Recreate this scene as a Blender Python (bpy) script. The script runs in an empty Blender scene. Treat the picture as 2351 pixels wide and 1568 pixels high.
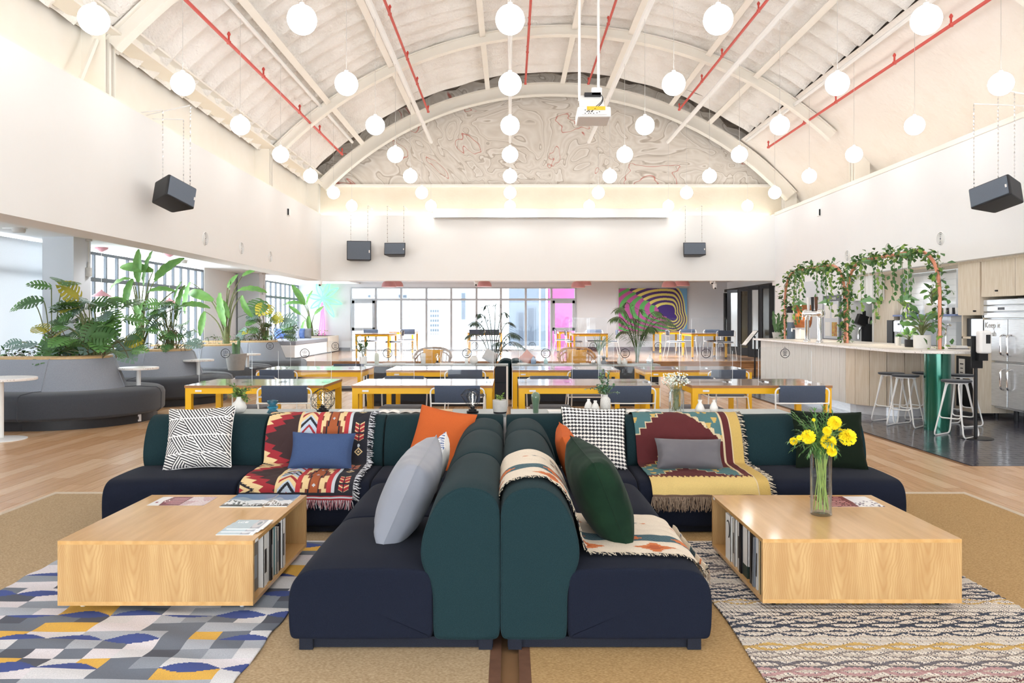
import bpy, bmesh, math, random
import numpy as np
from mathutils import Vector, Matrix, Quaternion
PI = math.pi
rnd = random.Random(7)
SC = bpy.context.scene
COL = SC.collection

# ------------------------------------------------------------------ camera
FPX, CX, HY, EYE = 1750.0, 1171.0, 735.0, 1.35      # focal length in pixels, vanishing point, eye height
cam = bpy.data.cameras.new('camera')
cam.sensor_width = 36.0
cam.lens = FPX / 2351 * 36
cam.shift_x = (1175.5 - CX) / 2351
cam.shift_y = (HY - 784) / 2351
cam.clip_end = 300
camo = bpy.data.objects.new('camera', cam)
camo.location = (0, 0, EYE)
camo.rotation_euler = (PI / 2, 0, 0)
COL.objects.link(camo)
SC.camera = camo

# ------------------------------------------------------------------ world, lights, exposure
world = bpy.data.worlds.new('World')
SC.world = world
world.use_nodes = True
wn = world.node_tree.nodes
wn['Background'].inputs['Color'].default_value = (0.90, 0.95, 1.0, 1)
wn['Background'].inputs['Strength'].default_value = 6.0
GLOBE_STRENGTH = 10.5
COVE_STRENGTH = 2.0
SC.view_settings.view_transform = 'Standard'
SC.view_settings.look = 'None'
SC.view_settings.gamma = 1.0
SC.view_settings.use_curve_mapping = False
SC.view_settings.exposure = 0.6
SC.cycles.use_denoising = True
SC.cycles.use_adaptive_sampling = True
SC.cycles.adaptive_threshold = 0.04
SC.cycles.max_bounces = 7
SC.cycles.diffuse_bounces = 4
SC.cycles.glossy_bounces = 4
SC.cycles.transmission_bounces = 6
SC.cycles.transparent_max_bounces = 24
SC.cycles.caustics_reflective = False
SC.cycles.caustics_refractive = False
SC.cycles.sample_clamp_indirect = 6.0


def fill_behind(x, y):                               # unseen fill lights added behind the camera, spaced like the globe grid
    l = bpy.data.lights.new('rear_fill_light', 'POINT')
    l.energy = 4 * PI * PI * 0.125 ** 2 * GLOBE_STRENGTH
    l.shadow_soft_size = 0.125
    l.color = (1, 1, 1)
    o = bpy.data.objects.new('rear_fill_light', l)
    o.location = (x, y, 4.05)
    COL.objects.link(o)


for _j in range(3):
    for _k in range(-2, 4):
        fill_behind(1.87 * _k, 4.99 - 1.86 * _j)


def area(name, loc, rot, sx, sy, power, col=(1, 1, 1)):
    l = bpy.data.lights.new(name, 'AREA')
    l.shape = 'RECTANGLE'
    l.size, l.size_y, l.energy, l.color = sx, sy, power, col
    o = bpy.data.objects.new(name, l)
    o.location, o.rotation_euler = loc, rot
    COL.objects.link(o)
    return o


def spot(name, loc, power, col=(1, 0.85, 0.6), r=0.03, ang=100, rot=(0, 0, 0)):
    l = bpy.data.lights.new(name, 'SPOT')
    l.energy, l.color, l.shadow_soft_size, l.spot_size, l.spot_blend = power, col, r, math.radians(ang), 0.6
    o = bpy.data.objects.new(name, l)
    o.location, o.rotation_euler = loc, rot
    COL.objects.link(o)
    return o


# ------------------------------------------------------------------ helpers
def hx(h, a=1.0):
    h = h.lstrip('#')
    c = [int(h[i:i + 2], 16) / 255 for i in (0, 2, 4)]
    return tuple(x / 12.92 if x <= 0.04045 else ((x + 0.055) / 1.055) ** 2.4 for x in c) + (a,)


def PX(px, Y):
    return (px - CX) / FPX * Y


def PZ(py, Y):
    return EYE - (py - HY) / FPX * Y


def YZ(py, z):                                       # depth at which height z shows at row py
    return FPX * (EYE - z) / (py - HY)


def at(px, py, Y):
    return Vector((PX(px, Y), Y, PZ(py, Y)))


class B:
    def __init__(s, m=None):
        s.v, s.f, s.m = [], [], m

    def add(s, vs, fs):
        o = len(s.v)
        if s.m is not None:
            vs = [s.m @ Vector(p) for p in vs]
        s.v.extend([tuple(p) for p in vs])
        s.f.extend([tuple(i + o for i in f) for f in fs])
        return s

    def box(s, cx, cy, cz, sx, sy, sz, rz=0, rx=0, ry=0):
        M = Matrix.Translation((cx, cy, cz))
        if rz or rx or ry:
            M = M @ Matrix.Rotation(rz, 4, 'Z') @ Matrix.Rotation(ry, 4, 'Y') @ Matrix.Rotation(rx, 4, 'X')
        vs = [M @ Vector((x * sx / 2, y * sy / 2, z * sz / 2)) for z in (-1, 1) for y in (-1, 1) for x in (-1, 1)]
        return s.add(vs, [(0, 2, 3, 1), (4, 5, 7, 6), (0, 1, 5, 4), (2, 6, 7, 3), (0, 4, 6, 2), (1, 3, 7, 5)])

    def bx(s, x0, x1, y0, y1, z0, z1):
        return s.box((x0 + x1) / 2, (y0 + y1) / 2, (z0 + z1) / 2, abs(x1 - x0), abs(y1 - y0), abs(z1 - z0))

    def tube(s, pts, r, n=8, closed=False, cap=True):
        pts = [Vector(p) for p in pts]
        N = len(pts)
        rs = r if isinstance(r, (list, tuple)) else [r] * N
        tang = []
        for i in range(N):
            a = pts[(i - 1) % N] if (i > 0 or closed) else pts[i]
            b = pts[(i + 1) % N] if (i < N - 1 or closed) else pts[i]
            t = b - a
            tang.append(t.normalized() if t.length > 1e-9 else Vector((0, 0, 1)))
        ref = Vector((0, 0, 1)) if abs(tang[0].z) < 0.9 else Vector((1, 0, 0))
        u = tang[0].cross(ref).normalized()
        vs = []
        for i in range(N):
            if i:
                q = tang[i - 1].rotation_difference(tang[i])
                u = (q @ u)
                u = (u - tang[i] * u.dot(tang[i])).normalized()
            w = tang[i].cross(u)
            for k in range(n):
                a = 2 * PI * k / n
                vs.append(pts[i] + (u * math.cos(a) + w * math.sin(a)) * rs[i])
        fs = []
        for i in range(N if closed else N - 1):
            j = (i + 1) % N
            for k in range(n):
                l = (k + 1) % n
                fs.append((i * n + k, i * n + l, j * n + l, j * n + k))
        if cap and not closed:
            fs.append(tuple(range(n))[::-1])
            fs.append(tuple((N - 1) * n + k for k in range(n)))
        return s.add(vs, fs)

    def lathe(s, prof, n=20, c=(0, 0, 0), sx=1, sy=1, rib=None):
        vs, fs = [], []
        P = len(prof)
        for (r, z) in prof:
            for k in range(n):
                a = 2 * PI * k / n
                rr = r * (rib(a, z) if rib else 1)
                vs.append((c[0] + rr * math.cos(a) * sx, c[1] + rr * math.sin(a) * sy, c[2] + z))
        for i in range(P - 1):
            for k in range(n):
                l = (k + 1) % n
                fs.append((i * n + k, i * n + l, (i + 1) * n + l, (i + 1) * n + k))
        if prof[0][0] > 1e-6:
            fs.append(tuple(range(n))[::-1])
        if prof[-1][0] > 1e-6:
            fs.append(tuple((P - 1) * n + k for k in range(n)))
        return s.add(vs, fs)

    def sph(s, c, r, nu=16, nv=10, sc=(1, 1, 1)):
        prof = [(max(1e-4, math.sin(PI * i / nv)) if 0 < i < nv else 1e-4, -math.cos(PI * i / nv)) for i in range(nv + 1)]
        vs, fs = [], []
        for (q, z) in prof:
            for k in range(nu):
                a = 2 * PI * k / nu
                vs.append((c[0] + r * q * math.cos(a) * sc[0], c[1] + r * q * math.sin(a) * sc[1], c[2] + r * z * sc[2]))
        for i in range(nv):
            for k in range(nu):
                l = (k + 1) % nu
                fs.append((i * nu + k, i * nu + l, (i + 1) * nu + l, (i + 1) * nu + k))
        return s.add(vs, fs)

    def prism(s, poly, z0, z1):
        n = len(poly)
        vs = [(x, y, z0) for x, y in poly] + [(x, y, z1) for x, y in poly]
        fs = [tuple(range(n))[::-1], tuple(range(n, 2 * n))]
        for i in range(n):
            j = (i + 1) % n
            fs.append((i, j, n + j, n + i))
        return s.add(vs, fs)

    def grid(s, P, cu=False, cv=False):
        nu, nv = len(P), len(P[0])
        vs = [p for row in P for p in row]
        fs = []
        for i in range(nu if cu else nu - 1):
            for j in range(nv if cv else nv - 1):
                a, b = (i + 1) % nu, (j + 1) % nv
                fs.append((i * nv + j, a * nv + j, a * nv + b, i * nv + b))
        return s.add(vs, fs)

    def mesh(s, name, mat, smooth=True, ang=35):
        me = bpy.data.meshes.new(name)
        me.from_pydata(s.v, [], s.f)
        if mat is not None:
            me.materials.append(mat)
        if smooth:
            me.polygons.foreach_set('use_smooth', [True] * len(me.polygons))
            me.set_sharp_from_angle(angle=math.radians(ang))
        me.update()
        return me


def link(name, data, parent=None, loc=None, rot=None, M=None):
    o = bpy.data.objects.new(name, data)
    COL.objects.link(o)
    if parent is not None:
        o.parent = parent
    if M is not None:
        o.matrix_basis = M
    if loc is not None:
        o.location = loc
    if rot is not None:
        o.rotation_euler = rot
    return o


def obj(name, b, mat, parent=None, loc=None, rot=None, smooth=True, ang=35, bevel=0, seg=2, M=None, label=None, kind=None):
    o = link(name, b.mesh(name, mat, smooth, ang), parent, loc, rot, M)
    if bevel:
        md = o.modifiers.new('bevel', 'BEVEL')
        md.width, md.segments, md.limit_method, md.angle_limit = bevel, seg, 'ANGLE', math.radians(40)
    if label:
        o['label'] = label
    if kind:
        o['kind'] = kind
    return o


LABELS = {}


def tag(o, label, cat, group=None):
    o['label'], o['category'] = label, cat
    if group:
        o['group'] = group
    return o


def thing(name, label, cat, loc=(0, 0, 0), rz=0, group=None):
    o = link(name, None, loc=loc, rot=(0, 0, rz))
    o.empty_display_size = 0.1
    return tag(o, label, cat, group)


def struct(o):
    o['kind'] = 'structure'
    return o


def dup(root, loc, rz=None, label=None, group=None):
    def rec(o, par):
        c = o.copy()
        COL.objects.link(c)
        if par is not None:
            c.parent = par
        for ch in kids(o):
            rec(ch, c)
        return c
    r = rec(root, None)
    r.location = loc
    if rz is not None:
        r.rotation_euler = (0, 0, rz)
    if label:
        r['label'] = label
    if group:
        r['group'] = group
    return r


_KIDS = {}


def kids(o):
    return list(o.children)


def fillet(pts, r, n=5, closed=False):
    pts = [Vector(p) for p in pts]
    out = []
    N = len(pts)
    for i in range(N):
        if not closed and i in (0, N - 1):
            out.append(pts[i])
            continue
        a, p, b = pts[i - 1], pts[i], pts[(i + 1) % N]
        d1, d2 = (a - p), (b - p)
        rr = min(r, d1.length * 0.49, d2.length * 0.49)
        s, e = p + d1.normalized() * rr, p + d2.normalized() * rr
        for k in range(n + 1):
            t = k / n
            out.append((1 - t) ** 2 * s + 2 * t * (1 - t) * p + t * t * e)
    return out


def orient(pos, d, up=Vector((0, 0, 1)), scale=1.0, roll=0.0):
    """local +Y goes along d, local +Z leans to up"""
    y = Vector(d).normalized()
    up = Vector(up)
    if abs(y.dot(up.normalized())) > 0.97:
        up = Vector((1, 0.2, 0))
    x = y.cross(up).normalized()
    z = x.cross(y)
    M = Matrix((x, y, z)).transposed().to_4x4()
    M = M @ Matrix.Rotation(roll, 4, 'Y')
    M = M @ Matrix.Scale(scale, 4)
    M.translation = Vector(pos)
    return M


def bez(a, b, c, n=8):
    a, b, c = Vector(a), Vector(b), Vector(c)
    return [(1 - t) ** 2 * a + 2 * t * (1 - t) * b + t * t * c for t in [i / n for i in range(n + 1)]]


# ------------------------------------------------------------------ materials
MATS = {}


def mat(name, col, rough=0.6, metal=0.0, spec=0.5, noise=0.0, nscale=8.0, col2=None, bump=0.0, bscale=60.0, bdetail=3.0,
        stretch=None, emit=0.0, ecol=None, coat=0.0, sheen=0.0, trans=0.0, alpha=1.0, ior=1.45, nrough=0.5, attr=None, bdist=0.01, ramp=(0.35, 0.65)):
    m = bpy.data.materials.new(name)
    m.use_nodes = True
    nt = m.node_tree
    N, L = nt.nodes, nt.links
    p = N['Principled BSDF']
    c = hx(col) if isinstance(col, str) else tuple(col)
    p.inputs['Base Color'].default_value = c
    p.inputs['Roughness'].default_value = rough
    p.inputs['Metallic'].default_value = metal
    p.inputs['Specular IOR Level'].default_value = spec
    p.inputs['IOR'].default_value = ior
    if coat:
        p.inputs['Coat Weight'].default_value = coat
        p.inputs['Coat Roughness'].default_value = 0.08
    if sheen:
        p.inputs['Sheen Weight'].default_value = sheen
        p.inputs['Sheen Roughness'].default_value = 0.4
    if trans:
        p.inputs['Transmission Weight'].default_value = trans
    if alpha < 1:
        p.inputs['Alpha'].default_value = alpha
    if emit:
        p.inputs['Emission Color'].default_value = hx(ecol) if ecol else c
        p.inputs['Emission Strength'].default_value = emit
    vec = None
    if noise or bump:
        tc = N.new('ShaderNodeTexCoord')
        vec = tc.outputs['Object']
        if stretch:
            mp = N.new('ShaderNodeMapping')
            mp.inputs['Scale'].default_value = stretch
            L.new(vec, mp.inputs['Vector'])
            vec = mp.outputs['Vector']
    src = None
    if attr:
        a = N.new('ShaderNodeAttribute')
        a.attribute_name = attr
        src = a.outputs['Color']
        L.new(src, p.inputs['Base Color'])
    if noise:
        t = N.new('ShaderNodeTexNoise')
        t.inputs['Scale'].default_value = nscale
        t.inputs['Detail'].default_value = 4
        t.inputs['Roughness'].default_value = nrough
        L.new(vec, t.inputs['Vector'])
        mr = N.new('ShaderNodeMapRange')
        mr.inputs['From Min'].default_value, mr.inputs['From Max'].default_value = ramp
        L.new(t.outputs['Fac'], mr.inputs['Value'])
        mx = N.new('ShaderNodeMix')
        mx.data_type = 'RGBA'
        c2 = hx(col2) if isinstance(col2, str) else (col2 or tuple(x * 0.6 for x in c[:3]) + (1,))
        mu = N.new('ShaderNodeMath')
        mu.operation = 'MULTIPLY'
        mu.inputs[1].default_value = noise
        L.new(mr.outputs['Result'], mu.inputs[0])
        L.new(mu.outputs[0], mx.inputs['Factor'])
        mx.inputs['A'].default_value = c
        if src is not None:
            L.new(src, mx.inputs['A'])
        mx.inputs['B'].default_value = c2
        L.new(mx.outputs['Result'], p.inputs['Base Color'])
    if bump:
        t = N.new('ShaderNodeTexNoise')
        t.inputs['Scale'].default_value = bscale
        t.inputs['Detail'].default_value = bdetail
        L.new(vec, t.inputs['Vector'])
        bp = N.new('ShaderNodeBump')
        bp.inputs['Strength'].default_value = bump
        bp.inputs['Distance'].default_value = bdist
        L.new(t.outputs['Fac'], bp.inputs['Height'])
        L.new(bp.outputs['Normal'], p.inputs['Normal'])
    MATS[name] = m
    return m


def wood(name, c1, c2, stretch, scale=3.0, rough=0.4, dist=2.5, coat=0.0, wave=0.45, spec=0.5):
    """grain: stretched noise and distorted bands, in object space"""
    m = mat(name, c1, rough=rough, coat=coat, spec=spec, noise=0.8, nscale=scale * 4, col2=c2, stretch=stretch)
    nt = m.node_tree
    N, L = nt.nodes, nt.links
    p = N['Principled BSDF']
    old = p.inputs['Base Color'].links[0].from_socket
    mp = [n for n in N if n.type == 'MAPPING'][0]
    w = N.new('ShaderNodeTexWave')
    w.bands_direction = 'X'
    w.inputs['Scale'].default_value = scale
    w.inputs['Distortion'].default_value = dist
    w.inputs['Detail'].default_value = 2
    w.inputs['Detail Scale'].default_value = 0.8
    L.new(mp.outputs['Vector'], w.inputs['Vector'])
    mu = N.new('ShaderNodeMath')
    mu.operation = 'MULTIPLY'
    mu.inputs[1].default_value = wave
    pw = N.new('ShaderNodeMath')
    pw.operation = 'POWER'
    pw.inputs[1].default_value = 3
    L.new(w.outputs['Fac'], pw.inputs[0])
    L.new(pw.outputs[0], mu.inputs[0])
    mx = N.new('ShaderNodeMix')
    mx.data_type = 'RGBA'
    L.new(mu.outputs[0], mx.inputs['Factor'])
    L.new(old, mx.inputs['A'])
    mx.inputs['B'].default_value = hx(c2)
    L.new(mx.outputs['Result'], p.inputs['Base Color'])
    return m


def clear(name, tint=(1, 1, 1), refl=0.5, rough=0.0, opac=0.03):
    """thin clear sheet: see-through with a mirror reflection by angle"""
    m = bpy.data.materials.new(name)
    m.use_nodes = True
    nt = m.node_tree
    N, L = nt.nodes, nt.links
    out = N['Material Output']
    N.remove(N['Principled BSDF'])
    tr = N.new('ShaderNodeBsdfTransparent')
    tr.inputs['Color'].default_value = tint + (1,)
    gl = N.new('ShaderNodeBsdfGlossy')
    gl.inputs['Roughness'].default_value = rough
    df = N.new('ShaderNodeBsdfDiffuse')
    df.inputs['Color'].default_value = (0.85, 0.9, 0.92, 1)
    fr = N.new('ShaderNodeFresnel')
    fr.inputs['IOR'].default_value = 1.35
    mu = N.new('ShaderNodeMath')
    mu.operation = 'MULTIPLY'
    mu.inputs[1].default_value = refl
    L.new(fr.outputs[0], mu.inputs[0])
    m0 = N.new('ShaderNodeMixShader')
    m0.inputs[0].default_value = opac
    L.new(tr.outputs[0], m0.inputs[1])
    L.new(df.outputs[0], m0.inputs[2])
    m1 = N.new('ShaderNodeMixShader')
    L.new(mu.outputs[0], m1.inputs[0])
    L.new(m0.outputs[0], m1.inputs[1])
    L.new(gl.outputs[0], m1.inputs[2])
    L.new(m1.outputs[0], out.inputs['Surface'])
    MATS[name] = m
    return m


M_wall = mat('wall_paint_cream', '#f0f0ee', 0.85, noise=0.25, nscale=1.5, col2='#ecebe7')
M_wallw = mat('wall_paint_white', '#eeeff0', 0.85, noise=0.2, nscale=2, col2='#e6e8ea')
M_wallg = mat('wall_paint_grey', '#d8dce1', 0.85, noise=0.2, nscale=2, col2='#cfd4da')
M_ceil = mat('ceiling_white', '#f4f5f5', 0.9, noise=0.1, nscale=2, col2='#eceeee')
M_foam = mat('sprayed_foam', '#f8f5f0', 0.95, noise=0.7, nscale=2.2, col2='#e6dfd6', bump=0.9, bscale=28, bdetail=5, bdist=0.03, ramp=(0.45, 0.8))
M_plaster = mat('rough_plaster', '#f5efe8', 0.95, noise=0.4, nscale=2.5, col2='#eadfd3', bump=0.6, bscale=12, bdetail=6, bdist=0.03, ramp=(0.5, 0.8))
M_steelw = mat('painted_steel_cream', '#f7f3ea', 0.6, noise=0.2, nscale=4, col2='#f0e8da')
M_pipew = mat('white_conduit', '#f6f6f4', 0.45, noise=0.1, nscale=9, col2='#e9e9e6')
M_pipered = mat('red_sprinkler_paint', '#d9534a', 0.4, noise=0.3, nscale=9, col2='#c64038')
M_gapshade = mat('gap_shade', '#8d8276', 0.95, noise=0.9, nscale=3, col2='#4c453f', bump=0.6, bscale=14, bdist=0.05)  # dark colour paints the shade of the gap behind the last rib
M_white = mat('white_paint', '#f3f3f2', 0.45, noise=0.1, nscale=10, col2='#e9e9e8')
M_whitemet = mat('white_powder_coat', '#eeeeec', 0.35, noise=0.1, nscale=20, col2='#e2e2e0')
M_black = mat('black_plastic', '#26272b', 0.5, noise=0.3, nscale=30, col2='#1b1c1f')
M_blackmet = mat('black_metal', '#1c1d20', 0.4, metal=0.3, noise=0.2, nscale=20, col2='#101114')
M_grille = mat('speaker_grille', '#66707d', 0.6, noise=0.3, nscale=200, col2='#545d69', bump=0.3, bscale=400)
M_steel = mat('brushed_steel', '#e8ebf0', 0.3, metal=0.4, noise=0.3, nscale=6, col2='#b4b8bd', stretch=(1, 1, 14))
M_chrome = mat('chrome', '#e6e7e9', 0.08, metal=1.0, noise=0.1, nscale=4, col2='#d4d6d9')
M_brass = mat('brass', '#c9a25a', 0.25, metal=0.9, noise=0.2, nscale=8, col2='#a8823e')
M_copper = mat('copper_paint', '#e0987c', 0.35, metal=0.25, noise=0.3, nscale=8, col2='#cf8163')
M_alu = mat('grey_window_frame', '#b4bbc2', 0.45, noise=0.2, nscale=8, col2='#a5acb4')
M_glass = clear('window_glass', (0.97, 0.985, 0.99), 0.5, 0.0, 0.0)
M_acryl = clear('clear_acrylic', (0.97, 0.98, 0.985), 0.55, 0.0, 0.012)
M_acryle = mat('acrylic_edge', '#e8eef2', 0.2, noise=0.1, nscale=8, col2='#d8e2e8')
M_glassv = clear('vase_glass', (0.965, 0.98, 0.975), 0.6, 0.0, 0.008)
M_water = clear('water', (0.97, 0.98, 0.97), 0.3, 0.0, 0.0)
M_globe = mat('opal_globe', '#fffaf0', 0.4, emit=GLOBE_STRENGTH, ecol='#ffffff', noise=0.05, nscale=3)
M_led = mat('cove_led', '#ffe9b8', 0.4, emit=COVE_STRENGTH, ecol='#ffe2a6', noise=0.05, nscale=3)
M_down = mat('lamp_diffuser', '#ffffff', 0.4, emit=8, ecol='#fff4dc', noise=0.05, nscale=3)
M_navy = mat('navy_wool', '#151925', 0.95, spec=0.12, noise=0.5, nscale=420, col2='#232837', bump=0.35, bscale=500, sheen=0.04, bdist=0.002)
M_teal = mat('bottle_green_wool', '#182a2e', 0.95, spec=0.12, noise=0.5, nscale=420, col2='#2b4247', bump=0.35, bscale=500, sheen=0.04, bdist=0.002)
M_sofab = mat('navy_sofa_base', '#10141f', 0.9, noise=0.3, nscale=200, col2='#20263a')
M_greyf = mat('grey_felt', '#9a9ea6', 0.95, noise=0.6, nscale=160, col2='#82868f', bump=0.2, bscale=300, sheen=0.2, bdist=0.002)
M_dgreyf = mat('charcoal_felt', '#43464c', 0.95, noise=0.5, nscale=160, col2='#34373d', bump=0.2, bscale=300, sheen=0.2, bdist=0.002)
M_bluef = mat('slate_blue_felt', '#4b5567', 0.95, noise=0.6, nscale=220, col2='#3c4555', bump=0.2, bscale=300, sheen=0.2, bdist=0.002)
M_seatf = mat('grey_seat_pad', '#6f727a', 0.9, noise=0.5, nscale=220, col2='#5b5e66', sheen=0.2)
M_yellow = mat('yellow_powder_coat', '#f0b90f', 0.4, noise=0.15, nscale=8, col2='#e3a80a')
M_top = mat('laminate_tabletop', '#b9a08e', 0.12, noise=0.3, nscale=6, col2='#a98f7c', stretch=(1, 8, 8), coat=0.5)
M_topedge = mat('tabletop_edge', '#a5754c', 0.5, noise=0.4, nscale=30, col2='#8f6040')
M_ply = wood('plywood_oak', '#d3a870', '#bf9154', (4.5, 0.45, 4.5), 1.2, 0.28, 3.0, coat=0.3, wave=0.22)
M_plyv = wood('plywood_oak_upright', '#c8a470', '#b28a58', (3.2, 3.2, 0.55), 1.5, 0.42, 5.0, wave=0.4)
_n = M_plyv.node_tree
_N, _L = _n.nodes, _n.links


def _m(op, a, b=None):
    k = _N.new('ShaderNodeMath')
    k.operation = op
    for i_, v_ in enumerate((a, b)):
        if v_ is None:
            continue
        if isinstance(v_, (int, float)):
            k.inputs[i_].default_value = v_
        else:
            _L.new(v_, k.inputs[i_])
    return k.outputs[0]


_tc = _N.new('ShaderNodeTexCoord')
_sx = _N.new('ShaderNodeSeparateXYZ')
_L.new(_tc.outputs['Object'], _sx.inputs[0])
_ns = _N.new('ShaderNodeTexNoise')
_ns.inputs['Scale'].default_value, _ns.inputs['Detail'].default_value = 5.0, 3
_L.new(_tc.outputs['Object'], _ns.inputs['Vector'])
_xw = _m('ADD', _sx.outputs[0], _m('MULTIPLY', _m('SUBTRACT', _ns.outputs['Fac'], .5), .06))
_fx = _m('SUBTRACT', _m('FRACT', _m('MULTIPLY', _xw, 5.0)), .5)
_q = _m('SUBTRACT', _m('MULTIPLY', _m('POWER', _m('ABSOLUTE', _fx), 1.6), 2.2), _m('MULTIPLY', _sx.outputs[2], 1.0))
_bd = _m('POWER', _m('ABSOLUTE', _m('SINE', _m('ADD', _m('MULTIPLY', _q, 34.0), _m('MULTIPLY', _ns.outputs['Fac'], 4.0)))), 5)
_mxg = _N.new('ShaderNodeMix')
_mxg.data_type = 'RGBA'
_L.new(_m('MULTIPLY', _bd, .42), _mxg.inputs['Factor'])
_L.new(_N['Principled BSDF'].inputs['Base Color'].links[0].from_socket, _mxg.inputs['A'])
_mxg.inputs['B'].default_value = hx('#a87a45')
_L.new(_mxg.outputs['Result'], _N['Principled BSDF'].inputs['Base Color'])
M_plyed = mat('plywood_edge', '#caa468', 0.6, noise=0.6, nscale=14, col2='#a9804a', stretch=(1, 1, 40))
M_oakpale = wood('pale_oak', '#e6dac8', '#d8c8b0', (5, 5, 0.5), 1.8, 0.5, 3, wave=0.35)
M_oakwash = wood('whitewashed_oak', '#ebe9e4', '#dedad2', (6, 6, 0.4), 1.8, 0.5, 3, wave=0.35)
M_planter = wood('planter_oak', '#dcbd8f', '#c9a673', (3, 3, 9), 2.0, 0.5, 2, wave=0.3)
M_terr = mat('terrazzo', '#ece7e2', 0.3, noise=0.95, nscale=60, col2='#8a7a72', ramp=(0.62, 0.66))
M_sisal = mat('sisal', '#c2aa88', 0.95, noise=0.9, nscale=90, col2='#9c825e', bump=0.8, bscale=260, bdist=0.004, stretch=(1, 2.4, 1))
M_sisalr = mat('warm_lit_sisal', '#c4a271', 0.95, noise=0.9, nscale=90, col2='#9d7a49', bump=0.8, bscale=260, bdist=0.004, stretch=(1, 2.4, 1))  # same sisal, with the warmer light on the right put into its colour
M_sisalb = mat('sisal_binding', '#c9b9a4', 0.85, noise=0.4, nscale=60, col2='#b6a48c')
M_strip = mat('leather_binding', '#6b4a38', 0.7, noise=0.5, nscale=20, col2='#53372a')
M_paper = mat('paper', '#eeece8', 0.7, noise=0.1, nscale=20, col2='#e2dfda')
M_soil = mat('soil', '#4a3d30', 0.95, noise=0.8, nscale=40, col2='#2f261d', bump=0.8, bscale=60)
M_leafm = mat('monstera_green', '#6f9f54', 0.42, noise=0.6, nscale=7, col2='#4a7842', spec=0.4)
M_leafd = mat('dark_leaf', '#527a44', 0.4, noise=0.6, nscale=7, col2='#3a5c35')
M_leafb = mat('bluegreen_leaf', '#7f9a8e', 0.4, noise=0.5, nscale=8, col2='#5f7d70')
M_leafy = mat('yellowing_leaf', '#c2b13a', 0.5, noise=0.7, nscale=7, col2='#8d9a3c')
M_leafs = mat('banana_leaf_green', '#7ba956', 0.4, noise=0.7, nscale=5, col2='#4f8446', spec=0.4)
M_palm = mat('palm_green', '#56703f', 0.5, noise=0.5, nscale=9, col2='#3d5636')
M_stem = mat('plant_stem', '#7d8657', 0.6, noise=0.6, nscale=20, col2='#5a5f3e')
M_root = mat('brown_root', '#7a6450', 0.8, noise=0.6, nscale=20, col2='#54432f')
M_ivy = mat('ivy_leaf', '#4d7a3f', 0.5, noise=0.7, nscale=5, col2='#335a33')
M_ivyl = mat('ivy_leaf_light', '#86a64a', 0.5, noise=0.6, nscale=5, col2='#5f8a3c')
M_ceramicw = mat('white_ceramic', '#e9e7e2', 0.45, noise=0.2, nscale=30, col2='#dcd9d2', bump=0.15, bscale=120)
M_concrete = mat('concrete_pot', '#c4c1bb', 0.8, noise=0.4, nscale=25, col2='#aeaaa3')
M_pink = mat('dusty_pink_metal', '#d79aa3', 0.5, noise=0.2, nscale=8, col2='#c9868f')
M_pinkd = mat('pink_dome_metal', '#c48f92', 0.5, noise=0.2, nscale=8, col2='#b57d81')
M_greenl = mat('green_lamp_metal', '#7fae7c', 0.45, noise=0.2, nscale=8, col2='#6c9a6a')
M_greencol = mat('green_column_gloss', '#1c6b58', 0.18, metal=0.55, noise=0.2, nscale=3, col2='#155546', coat=0.6)
M_cable = mat('cable_grey', '#d2cfca', 0.6, noise=0.1, nscale=20)
# ================================================================== SETTING
XL, XR, YB, ZT = -4.6, 6.45, 18.55, 3.92             # hall: left wall, right wall, back beam wall, top of the lower walls
VX, VZ, VR = 1.03, -0.82, 8.02                       # barrel vault axis and radius
STG = 0.33                                           # stage floor height


def sbox(name, dims, m, parent=None, bevel=0):
    o = obj(name, B().bx(*dims), m, parent, smooth=False, bevel=bevel)
    if parent is None:
        struct(o)
    return o


# ---- floor: slab, planks and dark tiles as parts
M_slab = mat('floor_joint', '#7d5c3c', 0.9, noise=0.2, nscale=5)
M_tslab = mat('tile_joint', '#2b2b33', 0.8, noise=0.2, nscale=20)
floor = sbox('floor', (-7.2, 7.4, -3, 18.8, -0.12, -0.006), M_slab)
PL_M = [wood('oak_floor_%s' % 'abcdef'[i], c, d, (7, 0.5, 7), 1.5, 0.27, 2.5, wave=0.25, spec=0.6)
        for i, (c, d) in enumerate([('#d6b08a', '#c39a70'), ('#cfa67c', '#ba8f65'), ('#dcbb98', '#caa47c'),
                                    ('#cda57d', '#ba9168'), ('#d8b28c', '#c49a70'), ('#c99d72', '#b3875d')])]


def in_view(x, y, pad=0.3):
    return y > 2.2 and -0.672 * y - pad < x < 0.677 * y + pad


def plank_mesh(w, l, m):
    return B().box(0, 0, -0.003, w - 0.004, l - 0.004, 0.006).mesh('plank', m, False)


pw, pl = 0.145, 1.5
cand = []
i = 0
x = -7.1
while x < 7.2:
    y = -2.4 + (i * 0.61) % pl
    while y < 18.7:
        x0, x1, y0, y1 = x, x + pw, y, min(y + pl, 18.68)
        under_rug = -3.5 < x0 and x1 < 3.5 and y1 < 5.85
        tile = x0 > 4.2 and y0 > 7.0
        if x0 > 4.2 and not tile and y1 > 7.05:
            y1 = 7.05
        if not tile and not under_rug and y1 - y0 > 0.05 and (in_view(x0, y1) or in_view(x1, y1)):
            if -0.03 < x0 - 4.28 + pw < pw and y1 > 7.05:
                x1 = min(x1, 4.28)
            cand.append((x0, x1, y0, y1))
        y += pl
    x += pw
    i += 1
cand.sort(key=lambda c: ((c[2] + c[3]) / 2) if (c[2] + c[3]) / 2 > 3.6 else 99)
pms = [plank_mesh(pw, pl, m) for m in PL_M]
rest = B()
rest_i = []
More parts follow.
